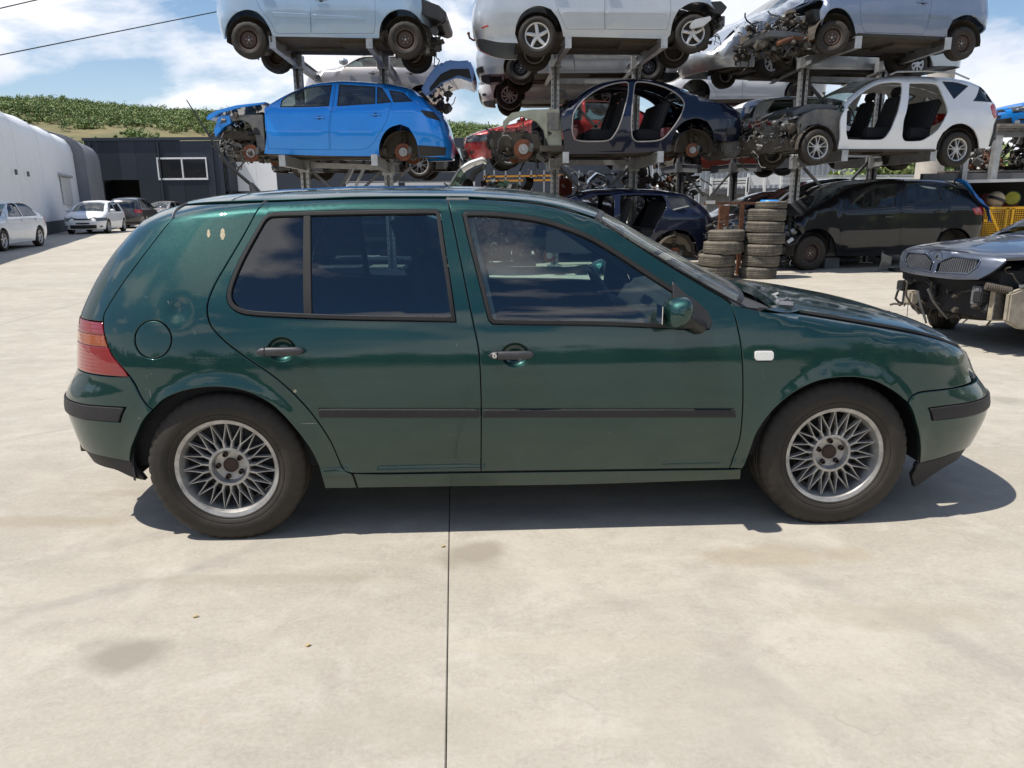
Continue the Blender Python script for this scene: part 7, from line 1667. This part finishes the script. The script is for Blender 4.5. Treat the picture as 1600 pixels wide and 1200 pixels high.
# ================================================================ slate-blue saloon nose at the right edge
yw = .21; nose = Vector((3.92, 7.0, 0)); dx_ = Vector((math.cos(yw), math.sin(yw), 0)); ny_ = Vector((-math.sin(yw), math.cos(yw), 0))
Pa = nose - ny_ * .86; Pb = Pa + dx_ * 4
pxy = lambda P: (800 + CF * P.x / P.y, P.y)
t22, S22, i22 = bgcar('stripped_car', 'slate-blue saloon with chrome-rimmed slatted grille, no bumper or wings, at the right edge', 'car', pxy(Pa), pxy(Pb), P_slate, dict(mode='xz', tpl='sedan', open_left=True, wheels=(None, 'steel'), x0=0, cr=.07), hw=.86, glassm=G_dark)
SK = S22
zz = np.array([(-.2, .83), (.0, .865), (.12, .885), (.5, .935), (1.0, .975), (1.36, 1.0), (1.5, 1.04), (2.2, 1.39), (3.0, 1.44), (4.6, 1.0)]); SK.zt = zz; SK.cr = .07
SK.le = np.array([(.3, .0), (.66, .0), (.76, .02), (.86, .06), (.95, .12), (1.5, .2)]); SK.xl = .62; SK.p = 3.; SK.Ll = (.62 + .86) * .8
SK.wt = np.array([(0, .80), (.5, .85), (.8, .80), (1.0, .74), (1.5, .55)])
hwS = .86; r0s = .20
gx = np.linspace(.03, 1.42, 26); gr = np.linspace(r0s, 2 * hwS - r0s, 31)
ho = [(x, r0s) for x in (.16, .3, .5, .8, 1.1, 1.4)] + [(1.44, hwS)] + [(x, 2 * hwS - r0s) for x in (1.4, 1.1, .8, .5, .3, .16)] + [(.10, hwS * 1.45), (.075, hwS), (.10, hwS * .55)]
def skhood(P, Nn):
    # two raised lines running back from the grille
    y = np.abs(P[:, 1]) - (.26 + .22 * np.clip(P[:, 0], 0, 1.4)); d = .006 * np.exp(-(y / .02)**2); P = P.copy(); P[:, 2] += .012 / (1 + np.exp(y / .012)); return P, Nn
panel(SK, 'bonnet', ho, P_slate, t22, g=.05, dom='top', fold=.03, ang=30, post=skhood)
cS = SK.xl - SK.Ll
gl = [[(cS + .018, .675), (cS + .34, .695), (cS + .40, .76), (cS + .41, .825), (cS + .16, .838), (cS + .07, .80), (cS + .018, .76)], [(cS - .018, .675), (cS - .34, .695), (cS - .40, .76), (cS - .41, .825), (cS - .16, .838), (cS - .07, .80), (cS - .018, .76)]]
so_ = [(cS - .42, .655), (cS - .2, .635), (cS + .2, .635), (cS + .42, .655), (cS + .52, .74), (cS + .62, .878), (cS + .2, .885), (cS - .2, .885), (cS - .62, .878), (cS - .52, .74)]
panel(SK, 'grille_surround', so_, P_slate, t22, gl, g=.04, lift=.004, fold=.04, ang=22)
M_chrome = mat('chrome_trim', (.25, .26, .29), .2, 1., var=.1)
for k, G_ in enumerate(gl):
    ring_panel(SK, 'grille_rim', spline(G_, .02, ang=22), .010, M_chrome, t22, lift=.012, fold=.02, step=.02)
    sgn = 1 if k == 0 else -1
    panel(SK, 'grille_back', G_, M_dark, t22, g=.06, lift=-.035, ang=22)
    for i in range(17):
        q_ = cS + sgn * (.06 + .315 * i / 16); t_ = i / 16; z0_, z1_ = .68 + .016 * t_, (.775 + .05 * min(1, t_ * 3) - .004)
        if i > 13: z0_ += .018 * (i - 13)
        
        PP = SK.side(np.array([(q_, z0_), (q_, (z0_ + z1_) / 2), (q_, z1_)])); b = MB()
        b.beam(PP[0] + np.array([.004, 0, 0]), PP[2] + np.array([.004, 0, 0]), .007, .02, (1, 0, 0)); b.build('grille_slat', M_dsteel, t22)
e_ = SK.side(np.array([(cS, .815)]))[0]; b = MB(); b.lathe([(0, -.012), (.03, -.012), (.038, -.006), (.045, -.008), (.048, .01)], c=(e_[0] + .0, e_[1], e_[2] - .01), axis='x', n=28); b.build('round_badge', M_chrome, t22, True)
def loc(px, py, Y): return t22.matrix_world_inv @ at(px, py, Y)
Mi = (Matrix.Translation(t22.location) @ Matrix.Rotation(t22.rotation_euler.z, 4, 'Z')).inverted()
def lc(px, py, Y): return Mi @ at(px, py, Y)
b = MB(); b.box((.55, 0, .52), (.75, 1.15, .42)); b.build('engine_bay_shadow_box', M_dark, t22).name = 'engine_block_or_bay_shade'  # dark box added to stand in for the shade inside the engine bay
b = MB(); b.box((.95, .55, .62), (.8, .06, .3)); b.box((.95, -.55, .62), (.8, .06, .3)); b.box((.22, -.25, .56), (.10, .5, .09)); b.box((.16, 0, .6), (.08, 1.1, .08)); b.box((.5, -.48, .5), (.9, .10, .10)); b.box((.5, .48, .5), (.9, .10, .10)); b.build('chassis_rails', M_dark, t22, bevel=.01)
b = MB(); b.tube([(.75, -.6, .34), (.75, .6, .34)], .035, 8); b.box((.8, 0, .30), (.5, .9, .1)); b.tube([(.3, .2, .26), (.6, .0, .24), (.9, -.1, .24)], .04, 8); b.build('subframe', M_under, t22)
wheel(t22, (.86, .74, .30), .31, .2, 'steel', far=True, steer=.5); wheel(t22, (.86, -.74, .30), .31, .2, 'steel', steer=.5)
# radiator / intercooler with fins, and its duct
a_ = lc(1552, 455, 6.45); c_ = lc(1578, 500, 6.45); cx_ = (a_.x + c_.x) / 2; b = MB()
hh = abs(a_.z - c_.z); b.box((cx_, a_.y, (a_.z + c_.z) / 2), (.18, .05, hh)); b.build('intercooler', mat('dusty_alloy_core', (.30, .26, .19), .8, .2, var=.4, scale=20, dust=.6, dustcol=(.32, .26, .17)), t22)
b = MB()
for i in range(12): b.box((cx_ - .085 + i * .0155, a_.y - .028, (a_.z + c_.z) / 2), (.005, .01, hh * .94))
o = b.build('cooling_fins', M_junkgrey, t22); o['kind'] = 'stuff'
b = MB(); p0 = lc(1540, 447, 6.45); p1 = lc(1580, 455, 6.4); pts = [p0 + (p1 - p0) * t for t in np.linspace(0, 1, 25)]; b.tube(pts, .03, 12, rr=[.030 + .006 * (i % 2) for i in range(25)]); b.build('ribbed_hose', M_under, t22, True)
dpts = [(1578, 458), (1600, 452), (1640, 455), (1640, 520), (1596, 515), (1572, 503)]
b = MB(); b.prism([(lc(x, y, 6.35).x, lc(x, y, 6.35).z) for x, y in dpts], .06, 'xz', lc(1585, 480, 6.35).y); b.build('crumpled_duct', mat('dirty_cream_plastic', (.36, .32, .25), .7, var=.35, scale=8, dust=.5, dustcol=(.25, .2, .14)), t22, bevel=.015)
b = MB(); p = lc(1531, 462, 6.6); b.box(p, (.11, .1, .17)); b.build('crash_box', M_dsteel, t22, bevel=.012); b = MB(); b.box(p + Vector((-.01, -.055, 0)), (.06, .01, .1)); b.build('crash_box_hole', M_dark, t22)
b = MB(); p = lc(1424, 465, 7.3); b.box(p, (.10, .1, .14)); b.build('washer_bottle', mat('dirty_cream_plastic', (.36, .32, .25), .7), t22, True, .02)
for pts, r_, mt, nm in (([(1418, 440), (1416, 452), (1416, 462), (1424, 475), (1438, 482), (1445, 495), (1447, 505)], .009, M_under, 'dangling_hose'), ([(1434, 455), (1437, 470), (1440, 482), (1446, 500)], .012, M_dsteel, 'dangling_hose'), ([(1419, 470), (1418, 485), (1417, 497)], .003, M_black, 'loose_wire'), ([(1450, 452), (1458, 470), (1470, 485), (1480, 497), (1490, 490), (1484, 478), (1492, 472), (1500, 474)], .012, M_dsteel, 'pipe'), ([(1456, 440), (1454, 456), (1460, 470), (1474, 478)], .012, M_under, 'pipe')):
    b = MB(); b.tube([lc(x, y, 7.1) for x, y in pts], r_, 8); b.build(nm, mt, t22, True)
junk(t22, ((.1, .55), (-.55, .62), (.34, .62)), 60, 23, size=.12, mats=[M_black, M_under, M_black])
junk(t22, ((.35, 1.2), (-.66, -.35), (.36, .74)), 70, 24, size=.11, name='wing_brackets', mats=[M_black, M_under, M_junkgrey])
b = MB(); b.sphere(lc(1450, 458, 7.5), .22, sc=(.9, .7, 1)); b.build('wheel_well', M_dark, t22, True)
# ---- bumper corner leaning behind the grille
bt = thing('bumper_cover', 'curved silver and black bumper corner lying on the concrete behind the slate-blue car', 'bumper', tuple(ground_at(1392, 424)))
V = []; F = []; base_ = Vector(bt.location); n = 12
for i in range(n + 1):
    a = -.4 + 2.2 * i / n
    for j in range(8):
        z = .02 + .38 * j / 7; r_ = .20 - .05 * (j / 7)**2 + .02 * math.sin(j * 1.3); V.append((-.16 + .30 * i / n * .5 + r_ * math.cos(PI - a) * .7, -.1 + r_ * math.sin(a) * .9, z * (1 - .35 * (i / n))))
F = [(i * 8 + j, (i + 1) * 8 + j, (i + 1) * 8 + j + 1, i * 8 + j + 1) for i in range(n) for j in range(7)]
o = mesh_obj('bumper_skin', V, F, mat('scuffed_grey_plastic', (.12, .12, .115), .5, dust=.6, dustcol=(.3, .27, .22)), bt, True); sd = o.modifiers.new('t', 'SOLIDIFY'); sd.thickness = .006
b = MB(); b.beam((.0, 0, .03), (1.1, .15, .04), .22, .05); b.build('bumper_foot', M_black, bt, bevel=.01)
# ================================================================ right side shelf, crate and drums
sh = thing('scrap_shelf', 'grey steel shelf loaded with engines and a blue car at the right edge', 'shelf', tuple(Vector((at(1560, 280, 16).x, 16, 0))))
of_ = Vector(sh.location)
M_slat = mat('weathered_board', (.20, .185, .165), .85, var=.3)
for (p, q_, w, h, nm, mt) in (((1440, 277, 16), (1700, 274, 16), .12, .14, 'shelf_beam', M_dsteel), ((1492, 284, 15.6), (1700, 279, 15.6), .05, .06, 'front_rail', M_cover), ((1508, 248, 15.9), (1504, 284, 15.9), .10, .10, 'post', M_steel), ((1560, 212, 15.9), (1549, 281, 15.9), .13, .13, 'post', M_steel), ((1553, 211, 15.9), (1700, 208, 15.9), .08, .10, 'shelf_beam', M_dsteel), ((1590, 188, 16), (1588, 212, 16), .06, .06, 'post', M_steel), ((1496, 284, 16.0), (1496, 420, 16.0), .1, .1, 'post', M_dsteel), ((1680, 200, 16.0), (1680, 420, 16.0), .1, .1, 'post', M_dsteel)):
    b = MB(); A = at(*p); B = at(*q_)
    if nm == 'post' and p[1] > 270: B.z = 0; B.x = A.x
    b.beam(A - of_, B - of_, w, h, (0, 1, 0) if nm == 'post' else (0, 0, 1)); b.build(nm, mt, sh)
for i in range(7):
    A = at(1556, 196 - i * 3.2 + 4, 15.6 + i * .35) - of_; A.z = at(1560, 196, 15.6).z + .0; b = MB(); b.beam(A, A + Vector((2.2, 0, 0)), .22, .05); b.build('deck_board', M_slat, sh)
for i in range(5):
    A = at(1470, 272, 16.2 + i * .4) - of_; A.z = at(1500, 275, 16.2).z + .09; b = MB(); b.beam(A, A + Vector((3.2, 0, 0)), .3, .03); b.build('deck_board', M_rust if i % 2 else M_slat, sh)
zz_ = at(1560, 196, 15.6).z
t23 = thing('engine_heap', 'heap of black engine parts on the shelf at the right edge', 'engine parts', tuple(at(1610, 268, 16.4)))
junk(t23, ((-.45, .6), (-.4, .4), (.02, .75)), 120, 41, size=.2)
t24 = thing('scrap_heap', 'metallic gearbox and exhaust parts on the shelf below the white estate tail', 'car parts', tuple(at(1528, 268, 16.4)))
junk(t24, ((-.25, .3), (-.3, .3), (.05, .45)), 70, 42, size=.17, mats=[M_junkgrey, M_cover, M_rust])
t25, S25, i25 = bgcar('wrecked_car', 'bright blue car nose on the top deck at the right edge', 'car', (1545, 16.4), (1800, 16.4), P_blue, dict(mode='xz', tpl='sedan', z0=zz_ + .05 - .12, wheels=(None, None), x0=.1, zs=.8, nodoors=True))
# under the shelf
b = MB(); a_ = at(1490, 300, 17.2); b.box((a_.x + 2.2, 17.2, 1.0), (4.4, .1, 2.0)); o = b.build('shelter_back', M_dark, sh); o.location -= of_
for (px_, w, h, c, lab) in ((1538, .42, .62, (.16, .012, .012), 'left dark red container in the shade under the shelf'), (1566, .46, .60, (.20, .02, .015), 'right dark red container in the shade under the shelf')):
    p = at(px_, 318, 16.7); b = MB(); b.box((p.x, 16.7, h / 2 + .75), (w, .4, h)); b.box((p.x, 16.7, h + .77), (w * .5, .12, .05)); b.box((p.x, 16.7, .375), (w * .9, .4, .75)); o = b.build('container', mat('red_tub_%d' % px_, c, .6), None, bevel=.03); tag(o, lab, 'container')
dt_ = thing('oil_drum', 'green drum lying on its side with a yellow end under the shelf', 'drum', tuple(at(1582, 308, 16.3)))
b = MB(); b.lathe([(0, .0), (.20, .0), (.215, .01), (.215, .25), (.222, .26), (.215, .27), (.215, .5), (.222, .51), (.215, .52), (.215, .8), (0, .8)], n=28, rot=Matrix.Rotation(-.6, 3, 'Z')); b.build('drum_shell', mat('green_drum', (.03, .10, .03), .5), dt_, True)
b = MB(); b.lathe([(0, -.012), (.19, -.012), (.195, -.002)], n=28, rot=Matrix.Rotation(-.6, 3, 'Z')); b.build('drum_end', mat('yellow_drum', (.42, .40, .04), .5), dt_, True); dt_.scale = (.68, .68, .68); dt_.location.z -= .02
p = at(1556, 312, 16.2); jg = thing('plastic_canister', 'cream plastic canister with a black strap behind the yellow crate', 'canister', tuple(p)); b = MB(); b.sphere((0, 0, 0), .17, n=20, m=12, sc=(1.05, .9, 1)); b.box((-.02, 0, -.2), (.24, .22, .14)); b.build('canister_body', mat('cream_plastic', (.50, .40, .27), .5), jg, True, .02); b = MB(); b.lathe([(.176, -.03), (.184, -.03), (.184, .03), (.176, .03)], axis='z', n=24, rot=Matrix.Rotation(.35, 3, 'Y')); b.build('strap', M_black, jg)
M_yel = mat('yellow_mesh_paint', (.72, .38, .01), .5, var=.15, scale=8)
cr = thing('mesh_crate', 'yellow wire mesh crate standing behind the slate-blue car', 'crate', (at(1522, 365, 16.0).x, 16.0, 0)); zc_ = at(1560, 325, 16.0).z; Lx = 2.2
for (p, q_) in (((0, 0, zc_), (Lx, 0, zc_)), ((0, 0, .15), (Lx, 0, .15)), ((0, 1, zc_), (Lx, 1, zc_)), ((0, 0, 0), (0, 0, zc_)), ((Lx, 0, 0), (Lx, 0, zc_)), ((0, 1, 0), (0, 1, zc_)), ((0, 0, zc_), (0, 1, zc_)), ((.62, 0, .15), (.62, 0, zc_)), ((.74, 0, .15), (.74, 0, zc_)), ((.22, 0, zc_), (.58, 0, zc_ * .45)), ((1.3, 0, zc_), (.78, 0, zc_ * .55)), ((0, 0, zc_ * .78), (.3, 0, zc_ * .76))):
    b = MB(); b.beam(p, q_, .045, .045); b.build('frame_bar', M_yel, cr)
b = MB()
for i in range(int(Lx / .045)): b.box((i * .045, -.01, zc_ / 2 + .07), (.009, .009, zc_ - .15))
for k in range(int((zc_ - .15) / .045)): b.box((Lx / 2, -.013, .17 + k * .045), (Lx, .014, .012))
o = b.build('wire_mesh', M_yel, cr); o['kind'] = 'stuff'
b = MB(); b.box((Lx / 2, .5, (zc_ - .2) / 2), (Lx - .15, .85, zc_ - .3)); b.build('crate_contents', mat('brown_contents', (.05, .028, .018), .9, var=.5), cr)
# ================================================================ middle distance clutter
def heap(label, px, py, Y, w, h, seed, mats, n=90, size=.25, name='scrap_heap'):
    p = at(px, py, Y); t = thing(name, label, 'car parts', (p.x, Y, 0)); junk(t, ((-w / 2, w / 2), (-.6, .6), (.1, max(.3, p.z))), n, seed, size=size, mats=mats); return t
heap('tangle of wiring and engines behind the middle rack, left of the leaning blue-grey wing', 905, 272, 20, 1.2, 1.8, 51, [M_black, M_junkgrey, M_cover])
heap('heap of silvery engine parts with yellow bits behind the navy off-roader shell', 975, 272, 20, 1.7, 1.8, 52, [M_black, M_cover, M_junkgrey])
heap('brown rusty heap above the navy off-roader shell', 1030, 270, 20, 1.4, 1.8, 53, [M_rust, M_under, M_black])
heap('pile of pale bent metal right of the brown rusty heap', 1058, 278, 20.6, .9, 1.6, 54, [M_cover, M_junkgrey, M_dsteel])
heap('dark heap of parts behind the raised pale tailgate frame', 770, 285, 17, 1.6, 1.4, 55, [M_black, M_dsteel, M_under])
def blk(name, label, cat, x0, x1, y0, y1, Y, depth, mt, ground=True):
    a = at(x0, y0, Y); c = at(x1, y1, Y); b = MB(); zb = 0 if ground else c.z; b.box(((a.x + c.x) / 2, Y + depth / 2, (a.z + zb) / 2), (abs(c.x - a.x), depth, a.z - zb)); o = b.build(name, mt, None, bevel=.02); tag(o, label, cat); return o
blk('steel_container', 'rust-red steel box right of the middle rack post', 'container', 874, 894, 279, 305, 19, .8, mat('rust_red_box', (.22, .05, .03), .7, var=.3))
mc = thing('green_machine', 'pale green machine cabinet standing under the nose of the navy saloon shell', 'machine', (at(790, 290, 19).x, 19, 0))
for (x0, x1, y0, c, nm) in ((763, 776, 281, (.45, .50, .52), 'side_cover'), (777, 798, 283, (.10, .20, .16), 'cabinet'), (799, 812, 286, (.12, .18, .16), 'cabinet')):
    a = at(x0, y0, 19); c2 = at(x1, y0, 19); b = MB(); b.box(((a.x + c2.x) / 2 - mc.location.x, 0, a.z / 2), (c2.x - a.x, .7, a.z)); b.build(nm, mat(nm + str(x0), c, .6, var=.2), mc, bevel=.04)
# pallet racking with orange beams
pr = thing('pallet_racking', 'orange and grey pallet racking behind the navy saloon shell', 'racking', (at(820, 280, 26).x, 26, 0)); of2 = Vector(pr.location)
for yy in (276, 283): b = MB(); b.beam(at(755, yy, 26) - of2, at(885, yy - 2, 26) - of2, .05, .055); b.build('beam', mat('orange_beam', (.55, .24, .02), .6), pr)
for xx in (757, 772, 790, 812, 830, 850, 905):
    A = at(xx, 266, 26) - of2; b = MB(); b.beam(A, (A.x, A.y, 0), .05, .05, (0, 1, 0)); b.build('upright', M_steel, pr)
# blue-grey wing leaning, white lorry sides, stack of grey profiles
def curved_panel(name, label, cat, pts, Y, depth, mt, th=.02):
    t = thing(name, label, cat, (at(*pts[0], Y).x, Y, 0)); o_ = Vector(t.location); P_ = [at(*p, Y) - o_ for p in pts]; V = []; F = []
    for j in range(6):
        for p in P_: V.append((p.x, depth * j / 5, p.z + .12 * math.sin(PI * j / 5) * .5))
    k = len(P_); F = [(j * k + i, (j + 1) * k + i, (j + 1) * k + i + 1, j * k + i + 1) for j in range(5) for i in range(k - 1)]
    o = mesh_obj('panel_skin', V, F, mt, t, True); sd = o.modifiers.new('t', 'SOLIDIFY'); sd.thickness = th; return t
curved_panel('loose_wing', 'blue-grey car wing propped up between the middle rack posts', 'car wing', [(918, 297), (925, 285), (935, 276), (945, 280)], 17.5, 1.0, P_bgrey, .05)
wg = curved_panel('raised_tailgate', 'white raised tailgate frame with glass standing behind the green hatchback roof', 'tailgate', [(701, 298), (708, 285), (716, 272), (723, 264), (735, 257), (752, 251), (758, 254)], 15.6, 1.1, P_white, .05)
b = MB(); P_ = [at(*p, 15.5) - Vector(wg.location) for p in ((698, 298), (720, 263), (731, 278), (712, 298))]; b.prism([(p.x, p.z) for p in P_], .03, 'xz', -.12); b.build('tailgate_glass', glass('pale_glass', (.5, .62, .58), 1.8, .15), wg)
b = MB(); P_ = [at(*p, 15.5) - Vector(wg.location) for p in ((731, 278), (738, 266), (755, 257), (752, 263), (742, 270), (736, 282))]; b.prism([(p.x, p.z) for p in P_], .9, 'xz', .0); b.build('tailgate_lining', M_black, wg)
tl = thing('lorry_body', 'white drop-side lorry body parked behind the dark blue hatchback', 'lorry', (at(1165, 300, 30).x, 30, 0)); o3 = Vector(tl.location)
M_lw = mat('white_board', (.66, .67, .66), .5, var=.08, dust=.2)
for (x0, x1, yb, yt) in ((1112, 1168, 291, 279), (1170, 1222, 289, 273)):
    for k in range(3):
        y0_ = yb + (yt - yb) * (k + .5) / 3; b = MB(); b.beam(at(x0, y0_ + 1, 30) - o3, at(x1, y0_ - 1, 30) - o3, .06, .13); b.build('side_board', M_lw, tl)
    for x in (x0, (x0 + x1) / 2, x1):
        A = at(x, yt - 2, 29.93) - o3; b = MB(); b.beam(A, (A.x, A.y, A.z - .7), .09, .06, (0, 1, 0)); b.build('stake', M_lw, tl)
A = at(1167, 292, 30) - o3; b = MB(); b.box((A.x, 1.1, A.z - .15), (3.2, 2.2, .2)); b.box((A.x, 1.1, A.z / 2 - .1), (2.8, 1.2, A.z - .3)); b.build('bed', M_dsteel, tl)
gs = thing('profile_stack', 'stack of long grey metal profiles behind the right rack post', 'metal profiles', (at(1290, 285, 27).x, 27, 0)); o4 = Vector(gs.location)
for k in range(5):
    b = MB(); b.beam(at(1222, 290 - k * 3.6, 27) - o4, at(1500, 288 - k * 3.6, 27) - o4, .12, .06); b.build('profile', M_cover if k % 2 else M_steel, gs)
for x in (1225, 1330, 1440):
    A = at(x, 291, 27) - o4; b = MB(); b.box((A.x, 0, A.z / 2), (.12, .3, A.z)); b.build('trestle_leg', M_dsteel, gs)
# dry leaves by the joint
b_ = 0
for (x, y) in ((697, 612 + 0), (305, 965), (480, 1010), (692, 855)):
    if y < 700: continue
    p = ground_at(x, y); b = MB(); b.box((p.x, p.y, .004), (.011, .007, .004), Matrix.Rotation(x, 3, 'Z')); b.box((p.x + .006, p.y + .003, .006), (.008, .006, .003), Matrix.Rotation(x * 2, 3, 'Z')); o = b.build('dry_leaf', mat('dry_leaf', (.45, .34, .16), .8), None); tag(o, {305: 'small dry leaf near the dark stain at the lower left', 480: 'small dry leaf left of the joint, below the rear wheel', 692: 'tiny dry leaf next to the slab joint'}[x], 'leaf')
